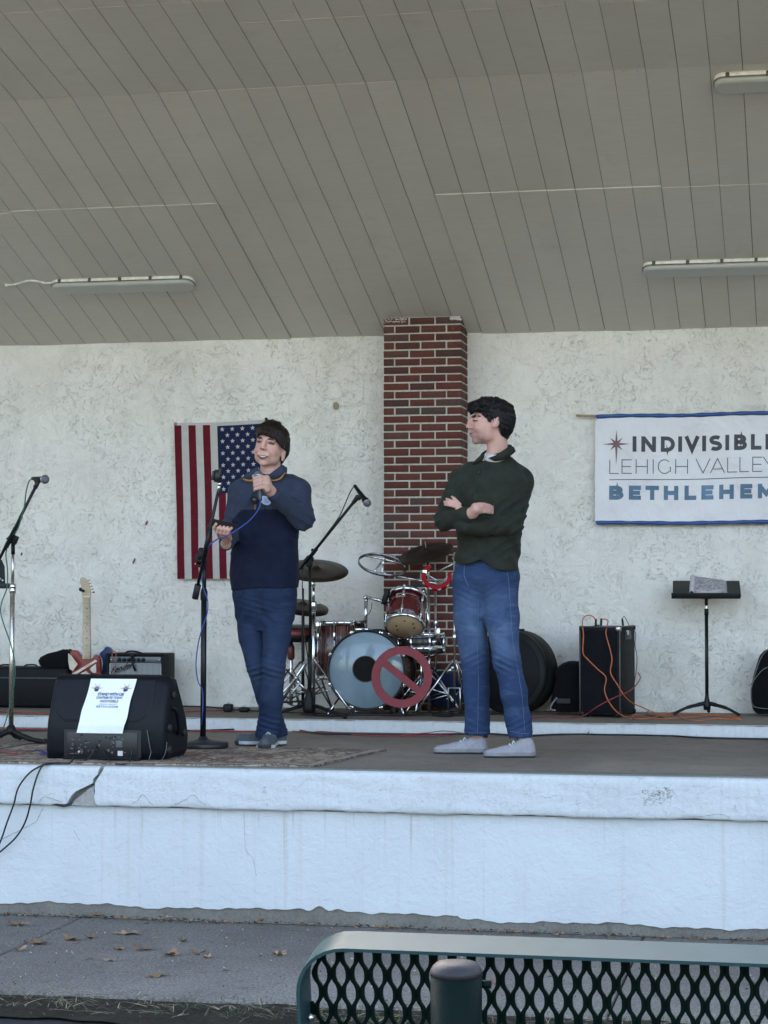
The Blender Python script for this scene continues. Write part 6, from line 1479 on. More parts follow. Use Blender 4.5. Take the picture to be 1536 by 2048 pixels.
def stamp(ob, fr):
    """stores head coordinates on the mesh so the face colours can follow them"""
    c, Rm, wd, dp = fr; me = ob.data; n = len(me.vertices); a = np.empty(n*3, np.float32); me.vertices.foreach_get('co', a); a = a.reshape(-1, 3)
    mw = np.array(INV[ob.name].inverted()); a = a @ mw[:3, :3].T+mw[:3, 3]; q = (a-c) @ Rm; q[:, 0] /= wd; q[:, 1] /= dp
    at = me.attributes.new('hl', 'FLOAT_VECTOR', 'POINT'); at.data.foreach_set('vector', q.astype(np.float32).ravel())
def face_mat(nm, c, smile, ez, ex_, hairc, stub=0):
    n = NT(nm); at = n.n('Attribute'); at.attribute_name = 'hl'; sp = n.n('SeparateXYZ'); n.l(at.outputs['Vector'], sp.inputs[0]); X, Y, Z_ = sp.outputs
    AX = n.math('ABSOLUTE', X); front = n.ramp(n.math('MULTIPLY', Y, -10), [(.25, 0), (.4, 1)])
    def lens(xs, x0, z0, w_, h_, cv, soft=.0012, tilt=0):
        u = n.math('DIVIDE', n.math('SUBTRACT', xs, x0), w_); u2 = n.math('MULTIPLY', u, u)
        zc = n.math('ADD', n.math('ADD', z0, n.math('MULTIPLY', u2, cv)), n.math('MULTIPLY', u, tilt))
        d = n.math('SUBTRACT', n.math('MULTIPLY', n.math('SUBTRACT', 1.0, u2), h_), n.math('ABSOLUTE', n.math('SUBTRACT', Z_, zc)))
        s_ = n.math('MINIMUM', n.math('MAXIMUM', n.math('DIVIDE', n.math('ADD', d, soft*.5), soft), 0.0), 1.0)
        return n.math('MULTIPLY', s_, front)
    col = n.ramp(n.noise(22, 5, .6), [(.3, tuple(x*.9 for x in c)), (.7, (c[0]*1.05, c[1]*1.04, c[2]*1.03))])
    red = (c[0]*.98, c[1]*.66, c[2]*.64)
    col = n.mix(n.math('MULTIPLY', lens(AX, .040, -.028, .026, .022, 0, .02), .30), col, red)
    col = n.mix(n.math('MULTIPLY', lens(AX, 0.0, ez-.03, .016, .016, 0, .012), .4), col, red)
    if stub: col = n.mix(n.math('MULTIPLY', lens(AX, .02, -.078, .06, .045, .02, .03), stub), col, (c[0]*.55, c[1]*.58, c[2]*.6))
    col = n.mix(lens(AX, ex_+.001, ez+.0225, .0225, .0075 if smile else .0080, -.003, .002, .001), col, hairc)
    col = n.mix(n.math('MULTIPLY', lens(AX, .0075, ez-.0385, .0055, .0030, 0, .003), .8), col, (.10, .045, .04))  # nostrils, with the dark underside of the nose painted in
    col = n.mix(n.math('MULTIPLY', lens(AX, .012, ez-.004, .007, .020, 0, .012), .30), col, (c[0]*.62, c[1]*.50, c[2]*.47))  # shading beside the nose put into the skin colour
    if smile:
        col = n.mix(n.math('MULTIPLY', lens(AX, ex_, ez+.003, .020, .0105, -.004, .006), .75), col, (c[0]*.5, c[1]*.36, c[2]*.33))  # shadowed eye sockets painted into the skin
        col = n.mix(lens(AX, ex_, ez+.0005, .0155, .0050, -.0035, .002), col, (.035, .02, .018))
        col = n.mix(n.math('MULTIPLY', lens(AX, .034, -.048, .0055, .020, 0, .006), .45), col, (c[0]*.6, c[1]*.42, c[2]*.38))  # shade of the smile folds painted into the cheeks
        col = n.mix(n.math('MULTIPLY', lens(X, 0.0, -.0665, .033, .0135, .010, .004), .85), col, (.33, .135, .12))
        col = n.mix(lens(X, 0.0, -.0640, .0300, .0088, .0085, .0015), col, (.05, .016, .014))
        col = n.mix(lens(X, 0.0, -.0615, .0205, .0036, .0045, .0015), col, (.55, .50, .44))
    else:
        col = n.mix(n.math('MULTIPLY', lens(AX, ex_, ez+.001, .016, .006, -.003, .004), .5), col, (c[0]*.5, c[1]*.38, c[2]*.36))  # eye shadow painted into the skin colour
        col = n.mix(lens(AX, ex_+.003, ez, .0165, .0048, -.003, .002), col, (.03, .02, .018))
        col = n.mix(n.math('MULTIPLY', lens(X, 0.0, -.0600, .030, .0095, .007, .003), .7), col, (.33, .15, .14))
        col = n.mix(lens(X, 0.0, -.0595, .036, .0022, .010, .0015), col, (.08, .03, .028))
    return n.out(col, .5, n.bump(n.noise(400, 3), .1, .002), 0, Subsurface_Weight=.12, Subsurface_Radius=(1, .35, .2), Subsurface_Scale=.01)
def strands(ob, mat, parent, fr, flow, n, seed, step, curl):
    from mathutils.bvhtree import BVHTree
    c, Rm, wd, dp = fr; me = ob.data; T = INV[ob.name].inverted(); vs = [T @ v.co for v in me.vertices]
    bvh = BVHTree.FromPolygons(vs, [tuple(p.vertices) for p in me.polygons]); rr = random.Random(seed); m = MB()
    for i in range(n):
        p = vs[rr.randrange(len(vs))].copy(); k = rr.randint(3, 6); P = []; off = rr.uniform(.0004, .0055); tw = rr.uniform(-.25, .25)*curl*.6
        for j in range(k):
            hit, nn, ix, ds = bvh.find_nearest(p)
            if hit is None: break
            q = (V3(hit)-c) @ Rm
            fl = Vector(Rm @ np.array(flow(q[0]/wd, q[1]/dp, q[2]), float)); fl += nn.cross(fl)*tw*math.sin(j*1.3+i); fl = (fl-nn*fl.dot(nn))
            P.append(hit+nn*off*(1 if j else .1)); 
            if fl.length < 1e-6: break
            p = hit+fl.normalized()*step
        if len(P) > 2:
            q = P[-1]+(P[-1]-P[-2])*.9; P.append(q); m.tube(P, [.0014]+[.0013]*(len(P)-2)+[.0003], 4, caps=False)
    return m.build('hair_strands', mat, parent)
def local(g, fr):
    c, Rm, wd, dp = fr; X, Y, Z_ = g.pts((slice(None),)*3); X = X-c[0]; Y = Y-c[1]; Z_ = Z_-c[2]
    q = [X*Rm[0, i]+Y*Rm[1, i]+Z_*Rm[2, i] for i in range(3)]; return q[0]/wd, q[1]/dp, q[2]
DARKSOLE = plain('dark_outsole', (.03, .032, .035), .8)
def shoe(parent, heel, toe, z0, L, mats, nm='shoe', upturn=.0, ws=1.0, laces=True):
    """running shoe on the floor from heel to toe (world x, y)"""
    h = np.array([heel[0], heel[1]]); d = np.array([toe[0], toe[1]])-h; d = d/np.linalg.norm(d); sd = np.array([-d[1], d[0]])
    Pt = lambda u, v, z: np.array([h[0]+d[0]*u*L+sd[0]*v, h[1]+d[1]*u*L+sd[1]*v, z0+z])
    lo = np.minimum(Pt(-.1, 0, 0), Pt(1.1, 0, 0))-np.array([.09, .09, .01]); hi = np.maximum(Pt(-.1, 0, 0), Pt(1.1, 0, 0))+np.array([.09, .09, .16])
    f = Field(lo, hi, .0045); cap0 = f.cap; f.cap = lambda a, b, ra, rb=None, k=.02, mid=0: cap0(a, b, ra*ws, (ra if rb is None else rb)*ws, k, mid)
    # sole
    for a, b, ra, rb, z in ((.12, .45, .034, .032, 0), (.45, .72, .032, .042, 0), (.72, .90, .042, .030, .0)):
        f.cap(Pt(a, 0, .012), Pt(b, 0, .012+(upturn if b > .8 else 0)), ra, rb, .012, 1)
    f.cut(lambda X, Y, Z_: (z0+.001)-Z_+0*X+0*Y)
    f2 = f.F.copy(); f.F = np.maximum(f.F, np.broadcast_to(f.z[None, None, :]-(z0+.026), f.F.shape))
    hi_ = f.z > z0+.024; f.Bst[:, :, hi_] = 9; f.M[:, :, hi_] = 0
    # upper
    f.cap(Pt(.13, 0, .040), Pt(.30, 0, .042), .030, .030, .02, 0); f.cap(Pt(.16, 0, .066), Pt(.24, 0, .068), .029, .028, .02, 0)
    f.cap(Pt(.30, 0, .050), Pt(.62, 0, .026), .031, .028, .02, 0); f.cap(Pt(.60, 0, .026), Pt(.89, 0, .021+upturn), .031, .023, .02, 0)
    f.cap(Pt(.10, 0, .045), Pt(.12, 0, .080), .022, .018, .02, 0)
    for s_ in (-1, 1): f.cap(Pt(.66, s_*.012, .016), Pt(.84, s_*.006, .014+upturn), .024, .017, .015, 0)
    f.cut(lambda X, Y, Z_: (z0+.0005)-Z_+0*X+0*Y)
    f.M[:, :, f.z < z0+.0255] = 1; f.M[:, :, f.z < z0+.007] = 2
    if upturn:
        X, Y, Z_ = f.pts((slice(None),)*3); uu = ((X-h[0])*d[0]+(Y-h[1])*d[1])/L; f.M[(uu+0*Z_ > .93) & (Z_+0*uu < z0+.030)] = 2
    ob = f.mesh(nm, [mats[0], mats[1], DARKSOLE], parent)
    if laces:
        m = MB()
        for i in range(5):
            u = .40+.075*i; zt = .083-.044*(i/4)**.8+.004
            for s_ in (-1, 1): m.tube([Vector(Pt(u, -s_*.017, zt-.012)), Vector(Pt(u+.03, 0, zt-.001)), Vector(Pt(u+.055, s_*.017, zt-.020))], .0028, 6)
        m.build('laces', mats[2], ob)
    return ob
def finger(f, P, r=.0085, k=.004, mid=0): f.chain([V3(p) for p in P], [r*1.08, r, r*.95, r*.82][:len(P)], k, mid)

# ------------------------------------------------------------------ man in blue with the microphone
P1Y = 10.84
p1 = thing('person', 'smiling dark-haired man in a blue two-tone fleece and dark jeans speaking into a microphone', 'person', (W(528, 1490, P1Y).x, P1Y, 0))
A = lambda a, b, dy=0.0: V3(W(a, b, P1Y+dy))
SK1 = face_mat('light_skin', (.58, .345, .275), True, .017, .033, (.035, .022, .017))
f = Field((-3.28, 10.38, .02), (-2.54, 11.10, 1.80), .0038, [(.02, .9, .012), (.9, 1.44, .004), (1.44, 1.80, .003)])
hc = A(541, 894, -.0); h_yaw = R(-8)
H1, HR1, FR1 = add_head(f, hc, h_yaw, R(-2), R(8), True, wide=1.10, ez=.017, earz=-.038, ex_=.033)
f.cap(H1(0, .030, -.075), A(541, 958, .02), .054, .058, .02)
# torso and legs under the clothes, so the body is one figure
z_ = lambda py: W(530, py, P1Y).z
def rows1(L, ins=0, y0=0): 
    out = []
    for py, a, b, ry, dy in L: pa, pb = A(a, py), A(b, py); out.append((pa[2], (pa[0]+pb[0])/2, P1Y+dy+y0, (pb[0]-pa[0])/2-ins, ry-ins))
    return out
T1 = [(1200, 466, 592, .118, 0), (1150, 461, 597, .122, 0), (1096, 463, 595, .120, 0), (1040, 461, 599, .122, .0), (1000, 459, 606, .122, 0), (975, 462, 609, .112, .01), (960, 476, 600, .094, .02), (949, 496, 584, .072, .025)]
f.loft(rows1(T1, .022), .03)
Lh, Lk, La = A(562, 1205), A(546, 1335, -.06), A(536, 1462, -.0)
Rh, Rk, Ra = A(500, 1216, .02), A(516, 1335, .01), A(552, 1462, .10)
f.chain([Lh, Lk, La], [.062, .045, .036], .03); f.chain([Rh, A(504, 1275, .02), Rk, A(533, 1395, .06), Ra], [.058, .052, .044, .04, .034], .03)
sL, eL, wL = A(599, 981, .0), A(607, 1038, -.08), A(541, 982, -.30)
sR, eR, wR = A(478, 984, .0), A(463, 1064, -.03), A(452, 1088, -.27)
f.chain([sL, eL, wL], [.045, .040, .027], .02); f.chain([sR, eR, wR], [.045, .038, .026], .02)
# hand round the microphone
mt_, mb_ = A(516.5, 944, -.335), A(520.5, 999, -.355); md = (mb_-mt_)/np.linalg.norm(mb_-mt_)
hx = np.array([1., 0, 0]); hx = hx-md*(hx@md); hx /= np.linalg.norm(hx); hy = np.cross(md, hx); hy = hy if hy[1] > 0 else -hy   # hx to the right, hy away from the camera
mp = lambda h_, ang, r_: mt_+md*h_+(hx*math.cos(R(ang))+hy*math.sin(R(ang)))*r_
f.cap(wL, mp(.070, -10, .045), .026, .024, .015)
f.cap(mp(.040, 5, .040), mp(.098, 0, .042), .021, .019, .012); f.cap(mp(.045, 40, .034), mp(.09, 40, .034), .018, .016, .012)
for i in range(4):
    h_ = .036+.0195*i; fr = .0098 if i < 3 else .0088
    finger(f, [mp(h_, -5, .044), mp(h_-.002, -62, .036), mp(h_+.001, -128, .030), mp(h_+.004, -188+8*i, .027)], fr, .0025)
finger(f, [mp(.055, 60, .036), mp(.035, 110, .033), mp(.018, 165, .029)], .0105, .004)
# hand under the phone
ph = A(445, 1056, -.36); 
f.cap(wR, A(452, 1077, -.32), .026, .022, .015); f.cap(A(455, 1074, -.325), A(447, 1068, -.365), .023, .021, .015)
for i in range(4):
    x0 = 461-7.4*i; 
    finger(f, [A(x0, 1078-1.0*i, -.345), A(x0-4.5, 1069-1.5*i, -.40), A(x0-3.0, 1060-1.2*i, -.415), A(x0+2, 1056-1.2*i, -.405)], .0094 if i < 3 else .0084, .0028)
finger(f, [A(444, 1070, -.345), A(434, 1063, -.365), A(428, 1055, -.385), A(432, 1048, -.40)], .0100, .004)
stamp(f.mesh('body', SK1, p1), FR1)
# hair: cap with a fringe swept to the side
def hair1():
    g = Field(hc-np.array([.15, .17, .14]), hc+np.array([.15, .18, .17]), .0027)
    E = lambda x, y, z, r, k_=.012: g.ell(H1(x, y, z), (r[0]*1.02, r[1], r[2]), HR1, k_)
    E(0, .024, .046, (.084, .100, .088)); E(0, .052, .000, (.082, .074, .080)); E(0, .070, -.050, (.058, .040, .046))
    for i in range(22):      # combed locks running from the crown forward and to the right
        t = i/21; x0 = -.062+.142*t; zt = float(np.interp(x0, [-.07, -.03, 0, .03, .055, .08], [.052, .066, .064, .050, .034, .000]))
        g.chain([H1(x0*.45-.006, -.010, .128-abs(x0)*.10), H1(x0*.85-.004, -.062+abs(x0)*.25, .102-abs(x0)*.28), H1(x0+.008, -.086+abs(x0)*.45, zt+.008)], [.013, .0115, .0065], .014)
    x, y, z = local(g, FR1)
    line = np.interp(x, [-.09, -.07, -.035, 0, .025, .05, .068, .080, .095], [.030, .046, .060, .060, .047, .030, .012, -.010, -.022]); line = line+.0025*np.sin(x*260)+.0018*np.sin(x*610+1)
    yb = np.interp(z, [-.10, -.045, -.024, -.012, .06, .09], [.050, .034, .020, -.012, -.030, -.05])
    g.F = np.maximum(g.F, np.minimum(line-z, yb-y).astype(np.float32)); g.F = np.maximum(g.F, (-.100-z+.004*np.sin(x*200)).astype(np.float32))
    g.F += (.0008*np.sin(x*300+z*120+y*140+3*np.sin(y*30))+.0010*np.sin(x*620-y*260+z*90)).astype(np.float32)
    hm = hair_mat('dark_brown_hair', (.020, .0125, .0095)); strands(g.mesh('hair', hm, p1), hm, p1, FR1, lambda x, y, z: (.30+1.2*max(0, -y*8) if z > .02 else .15, -.9 if z > .05 else -.15, -.35-.9*(z < .07)-.6*(y < -.05)), 900, 5, .013, 1)
hair1()
# fleece: navy body, grey-blue yoke and sleeves
FN = cloth('navy_fleece', (.010, .0145, .035), .2, 500, .5); FG = cloth('slate_blue_fleece', (.040, .050, .082), .16, 500, .5)
f = Field((-3.34, 10.42, z_(1186)), (-2.50, 11.06, z_(928)), .0045)
f.loft(rows1(T1), .03, 0, 2.4)
f.chain([sL+np.array([-.01, 0, -.005]), eL, wL+(eL-wL)*.14], [.064, .062, .042], .013, 1)
f.chain([sR+np.array([.01, 0, -.005]), eR, wR+(eR-wR)*.10], [.062, .055, .040], .013, 1)
f.cap(A(560, 962, .03), A(600, 982, .01), .045, .058, .03, 1); f.cap(A(510, 962, .03), A(478, 984, .01), .045, .055, .03, 1)
def fold1(X, Y, Z_):
    o = .0024*nz(X, Y, Z_, 36)+.0045*nz(X, Y, Z_, 16, 2)
    # sleeve folds at the elbows, drag lines low on the body
    for c_, r_ in ((eL, .10), (eR, .09)):
        d2 = (X-c_[0])**2+(Y-c_[1])**2+(Z_-c_[2])**2; o = o-.0075*np.exp(-d2/r_**2)*rg_((Z_-c_[2])*125+(X-c_[0])*80+Y*20)
    o = o+.003*np.exp(-((Z_-z_(1140))/.05)**2)*np.sin(X*32+Z_*18)
    o = o-.0035*np.exp(-((Z_-z_(1170))/.006)**2)*0
    return o
f.displace(fold1)
zh = z_(1177)
f.cut(lambda X, Y, Z_: (zh+.006*np.sin(X*9+1)+.004*np.sin(X*21)) - Z_ + 0*Y)
neck = A(541, 950, .0)
f.cut(lambda X, Y, Z_: Z_-z_(939)+0*X+0*Y)
# yoke line
Xg, Yg_, Zg = f.pts((slice(None),)*3)
arch = z_(1022)-.9*np.maximum(0, np.abs(Xg-A(529, 1000)[0])-.10)
isyoke = (Zg > arch+0*Yg_); f.M[isyoke & (f.M == 0)] = 1
fo = f.mesh('fleece', [FN, FG], p1)
# collar, standing and folded open, with a mustard edge
def ring_pts(cx, cy, cz, rx, ry, a0, a1, n, tilt=0): return [Vector((cx+rx*math.cos(R(a0+(a1-a0)*i/n)), cy+ry*math.sin(R(a0+(a1-a0)*i/n)), cz+tilt*math.sin(R(a0+(a1-a0)*i/n)))) for i in range(n+1)]
nc_ = Vector(A(541, 950, .022))
def collar(parent, c, rx, ry, h, open_deg, mat, flare, nm, th=.006, drop=.02, yaw=0):
    m = MB(); n = 40; V = []
    a0, a1 = -90+open_deg, 270-open_deg
    for i in range(n+1):
        a = R(a0+(a1-a0)*i/n)+yaw; fr = max(0, -math.sin(a-yaw)); 
        for off in (0, th):
            for j in range(5):
                t = j/4; rr_ = 1+flare*t*t+.25*fr*t; 
                V.append(c+Vector(((rx*rr_-off)*math.cos(a), (ry*rr_-off)*math.sin(a)-.01*fr, h*t*(1-.35*fr)-drop*fr*fr+.002*math.sin(i*.8))))
    F = []
    for i in range(n):
        b = i*10; e = b+10
        for j in range(4): F += [[b+j, e+j, e+j+1, b+j+1], [b+5+j, b+6+j, e+6+j, e+5+j]]
        F += [[b+4, e+4, e+9, b+9]]
    F += [[0, 1, 6, 5], [1, 2, 7, 6], [2, 3, 8, 7], [3, 4, 9, 8]]; q = n*10; F += [[q+0, q+5, q+6, q+1], [q+1, q+6, q+7, q+2], [q+2, q+7, q+8, q+3], [q+3, q+8, q+9, q+4]]
    m.add(V, F, True); return m.build(nm, mat, parent)
MUST = plain('mustard_trim', (.36, .16, .035), .8)
collar(p1, nc_+Vector((0, 0, -.006)), .078, .074, .040, 30, FG, .10, 'collar', drop=.028)
# folded collar flaps either side of the throat with the mustard trim along their lower edge
for pts in ([(514, 934), (504, 940), (494, 950), (486, 956), (494, 960), (506, 960), (513, 952), (516, 943)], [(563, 929), (572, 935), (571, 946), (560, 957), (547, 960), (534, 956), (539, 948), (558, 934)]):
    m = MB(); P = [Vector(A(a, b, -.085)) for a, b in pts]; c_ = sum(P, Vector())/len(P)+Vector((0, -.006, 0)); n_ = len(P)
    B2 = [p+Vector((0, .03, .0)) for p in P]; m.add(P+B2+[c_], [[i, (i+1) % n_, 2*n_] for i in range(n_)]+[[i, (i+1) % n_, n_+(i+1) % n_, n_+i] for i in range(n_)], True); m.build('collar_flap', FG, p1)
for tp in ('a', 'b'):
  m = MB()
  if tp == 'a': m.tube(smoothpts([A(486, 957, -.088), A(491, 960, -.094), A(499, 961.5, -.100), A(506, 961, -.102)]), [.003]*6+[.0065]*12+[.004], 6)
  else: m.tube(smoothpts([A(534, 957, -.098), A(547, 961, -.101), A(560, 957.5, -.098), A(567, 950, -.092), A(571, 945, -.084)]), [.004]*8+[.005]*10+[.003]*7, 6)
  m.build('collar_trim', MUST, p1)
m = MB(); m.tube(smoothpts([A(531, 965, -.118), A(529, 985, -.126), A(527, 1005, -.128), A(527, 1020, -.128)]), .0022, 6); m.build('zip', plain('zip_dark', (.03, .03, .035), .5), p1)
m = MB(); m.box(Vector(A(510.5, 1014, -.128)), (.012, .006, .030), (0, .1, 0), bev=.002); m.build('zip_tag', plain('tan_leather', (.17, .085, .04), .7), p1)
# pale sticker on the chest
m = MB(); c_ = Vector(A(531, 1001, -.130)); N = 20
m.add([c_+Vector((.030*math.cos(2*math.pi*i/N), .002*math.cos(2*math.pi*i/N), .024*math.sin(2*math.pi*i/N)-.008*math.cos(2*math.pi*i/N))) for i in range(N)], [list(range(N))]); m.build('sticker', plain('pale_blue_sticker', (.38, .48, .62), .5), p1)
m = MB()
for i in range(4): m.box(c_+Vector((.006, -.0025, .010-.007*i)), (.026, .001, .0018), (0, .2, 0))
m.build('sticker_print', plain('sticker_blue', (.06, .12, .32), .5), p1)
# sunglasses hooked at the zip
m = MB()
for a, b, r_ in ((508, 1000, .020),): m.torus(Vector(A(a, b, -.150)), (.2, 1, .1), r_, .0028, 24, 6, sx=.85)
m.tube(smoothpts([A(503, 993, -.148), A(508, 986, -.146), A(519, 984, -.146)]), .003, 6)
sg = thing('sunglasses', 'dark glasses hooked on the front of the blue fleece below the microphone hand', 'glasses', Vector(A(508, 1000, -.15))); m.build('frame', BLACKPLASTIC, sg)
m = MB(); m.lathe([(.0, -.001), (.018, -.001), (.018, .001), (0, .001)], Vector(A(508, 1000, -.149)), (.2, 1, .1), 20); m.build('glass', plain('smoked_lens', (.03, .035, .04), .1), sg)
# jeans
D1 = denim('dark_indigo_denim', (.018, .032, .075), (.055, .085, .145), (.38, .30))
f = Field((-3.18, 10.62, .05), (-2.60, 11.10, z_(1168)), .005)
f.loft([(z_(1262), A(527, 1200)[0], P1Y, .050, .05), (z_(1235), A(528, 1200)[0], P1Y, .125, .085), (z_(1215), A(529, 1200)[0], P1Y, A(588, 1200)[0]-A(529, 1200)[0], .103), (z_(1190), A(529.5, 1200)[0], P1Y, A(593.5, 1200)[0]-A(529, 1200)[0], .112), (z_(1168), A(529, 1200)[0], P1Y, A(593, 1200)[0]-A(529, 1200)[0], .110)], .03)
f.chain([A(560, 1216, .0), A(553, 1275, -.03), A(546.5, 1335, -.06), A(543, 1400, -.03), A(539, 1445, -.0), A(535, 1468, .00)], [.086, .073, .063, .062, .062, .068], .022, 0)
f.chain([A(500, 1216, .02), A(504, 1275, .02), A(516, 1335, .01), A(533, 1395, .06), A(546, 1440, .10), A(553, 1466, .11)], [.086, .072, .061, .056, .056, .062], .012, 0)
def foldj1(X, Y, Z_):
    o = .0018*nz(X, Y, Z_, 30, 1)
    for c_, r_, am, ph_ in ((A(546, 1338, -.1), .055, .0065, 0), (A(514, 1345, -.05), .05, .0065, 1.2), (A(538, 1452, -.05), .055, .0065, .4), (A(552, 1462, .1), .05, .006, 2), (A(520, 1215, -.11), .06, .004, 0)):
        d2 = ((X-c_[0])/1.6)**2+((Y-c_[1])/1.8)**2+(Z_-c_[2])**2; o = o-am*np.exp(-d2/r_**2)*rg_((Z_-c_[2])*200+(X-c_[0])*60*(1 if ph_ < 1 else -1)+ph_)
    o = o+.0035*np.exp(-((Z_-z_(1235))/.06)**2)*np.sin(Z_*60+np.abs(X-A(527, 1200)[0])*75)
    return o
f.displace(foldj1); f.cut(lambda X, Y, Z_: z_(1476)-Z_+.010*np.sin(X*20)+0*Y)
f.mesh('jeans', D1, p1)
m = MB(); m.tube(smoothpts([A(508, 1176, -.118), A(512, 1190, -.122), A(517, 1204, -.120)]), .0015, 5); m.tube(smoothpts([A(521, 1176, -.118), A(523, 1200, -.122), A(523, 1228, -.10)]), .0022, 5); m.build('fly_stitching', plain('dark_stitch', (.010, .016, .035), .8), p1)
for s_ in ((566, 1180, 590, 1196), (488, 1180, 469, 1196)):
    m = MB(); m.tube(smoothpts([A(s_[0], s_[1], -.116), A((s_[0]+s_[2])/2, s_[3]-3, -.108), A(s_[2], s_[3]-2, -.075)]), .0016, 5); m.build('pocket_seam', bpy.data.materials['dark_stitch'], p1)
SH1 = [plain('grey_mesh_upper', (.075, .092, .105), .85, 0, .2, 60, .6, 500), plain('pale_grey_sole', (.46, .48, .48), .6), plain('white_lace', (.42, .45, .46), .8)]
G1 = lambda a, b: G(a, b, 0)
shoe(p1, (W(541, 1490, P1Y+.04).x, P1Y+.055), (W(528, 1500, 10.6).x, 10.58), 0, .285, SH1, 'shoe', .014, 1.22)
shoe(p1, (W(571, 1490, P1Y+.12).x, P1Y+.125), (W(480, 1490, P1Y+.08).x, P1Y+.07), 0, .275, SH1, 'shoe', .016, 1.15)
# the microphone in his hand, its cable, the phone
mc = thing('microphone', 'black handheld microphone held up to the chin of the man in blue', 'microphone', Vector(mb_), 0, 'vocal microphones')
mic_body(mc, Vector(mt_-md*.006), Vector(mb_+md*.006), .0245, True, 'hand')
ca = lambda a, b, dy: Vector(A(a, b, dy))
cable('microphone_cable', [Vector(mb_+md*.006), ca(520, 1012, -.36), ca(512, 1026, -.37), ca(497, 1043, -.39), ca(478, 1057, -.42), ca(461, 1068, -.44), ca(448, 1074, -.44), ca(437, 1077, -.43), ca(425, 1085, -.42), ca(418, 1092, -.41)]+[W(a, b, Yc-.05) for a, b in ((413, 1110), (405, 1135), (403, 1155), (408, 1180), (415, 1200), (414, 1228), (404, 1258), (396, 1290), (392, 1330), (396, 1362), (404, 1378), (406, 1400), (404, 1440))]+[W(400, 1475, Yc+.12), G(392, 1489, .02), G(370, 1500, .012), G(362, 1512, .012)], .0034, BLU2, 'blue cable from the held microphone down past the centre stand to the floor')
phn = thing('phone', 'dark smartphone held flat in the lowered hand of the man in blue', 'phone', Vector(A(443, 1053, -.375)))
a, b = Vector(A(419, 1045.5, -.36)), Vector(A(471, 1058, -.37)); ex = (b-a).normalized(); ey = Vector((.08, .82, .57)); ey = (ey-ex*ex.dot(ey)).normalized(); Mp = Matrix((ex, ey, ex.cross(ey))).transposed()
m = MB(); m.box((a+b)/2+ey*.004, ((b-a).length, .070, .0085), Mp, bev=.003); m.build('phone_case', plain('phone_dark', (.02, .02, .022), .3), phn)
m = MB(); m.box((a+b)/2+ey*.004+ex.cross(ey)*.0046, ((b-a).length-.01, .060, .0006), Mp); m.build('screen', plain('dark_glass', (.012, .013, .016), .08), phn)

# ------------------------------------------------------------------ man in green, arms folded
P2Y = 10.57
p2 = thing('person', 'dark-haired man in a dark green fleece and jeans, arms folded, looking left', 'person', (W(975, 1500, P2Y).x, P2Y, 0))
B = lambda a, b, dy=0.0: V3(W(a, b, P2Y+dy))
z2 = lambda py: W(975, py, P2Y).z
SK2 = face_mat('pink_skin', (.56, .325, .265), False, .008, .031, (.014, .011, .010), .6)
f = Field((-2.06, 10.08, .02), (-1.22, 10.94, 1.88), .0040, [(.02, 1.10, .010), (1.10, 1.36, .0042), (1.50, 1.90, .003)])
hc2 = B(981, 847, .0); H2, HR2, FR2 = add_head(f, hc2, R(-70), R(-2), 0, False, wide=1.0, deep=1.11, ez=.008, earz=.002, ex_=.031)
f.cap(H2(0, .034, -.060), B(995, 925, .03), .050, .060, .02)
TY2 = R(-34)
def rows2(L, ins=0):
    out = []
    for py, a, b, asp, dy in L: pa, pb = B(a, py), B(b, py); out.append((pa[2], (pa[0]+pb[0])/2, P2Y+dy, (pb[0]-pa[0])/2-ins, (pb[0]-pa[0])/2*asp-ins))
    return out
T2 = [(1165, 905, 1037, .90, 0), (1130, 908, 1037, .90, 0), (1085, 916, 1040, .92, 0), (1040, 914, 1046, .94, 0), (1000, 908, 1056, .92, 0), (965, 911, 1062, .88, .01), (940, 919, 1052, .80, .02), (922, 938, 1030, .75, .03), (910, 955, 1015, .72, .03)]
f.loft(rows2([(1165, 925, 1020, .55, 0), (1120, 922, 1026, .58, 0)]+T2[2:], .024), .03)
f.chain([B(1000, 1165, 0), B(1010, 1305, -.04), B(1030, 1465, -.06)], [.075, .05, .037], .03); f.chain([B(940, 1165, 0), B(948, 1310, .02), B(955, 1465, .06)], [.075, .05, .037], .03)
s2L, e2L, w2L = B(1042, 962, .03), B(1024, 1052, -.10), B(925, 1052, -.27)     # his left arm (image right), forearm across
s2R, e2R, w2R = B(922, 958, -.06), B(889, 1042, -.20), B(945, 1026, -.31)      # his right arm
f.chain([s2L, e2L, w2L], [.048, .042, .028], .02); f.chain([s2R, e2R, w2R], [.046, .040, .028], .02)
# right hand tucked over the left forearm
f.cap(w2R, B(952, 1018, -.335), .026, .026, .015); f.cap(B(950, 1013, -.33), B(962, 1012, -.32), .018, .017, .012); f.cap(B(948, 1021, -.33), B(961, 1021, -.32), .017, .015, .012)
for i in range(4): finger(f, [B(957, 1008+5.2*i, -.33), B(968, 1008.5+5*i, -.31), B(978, 1011+4.6*i, -.275), B(985, 1014+4*i, -.235)], .0088, .003)
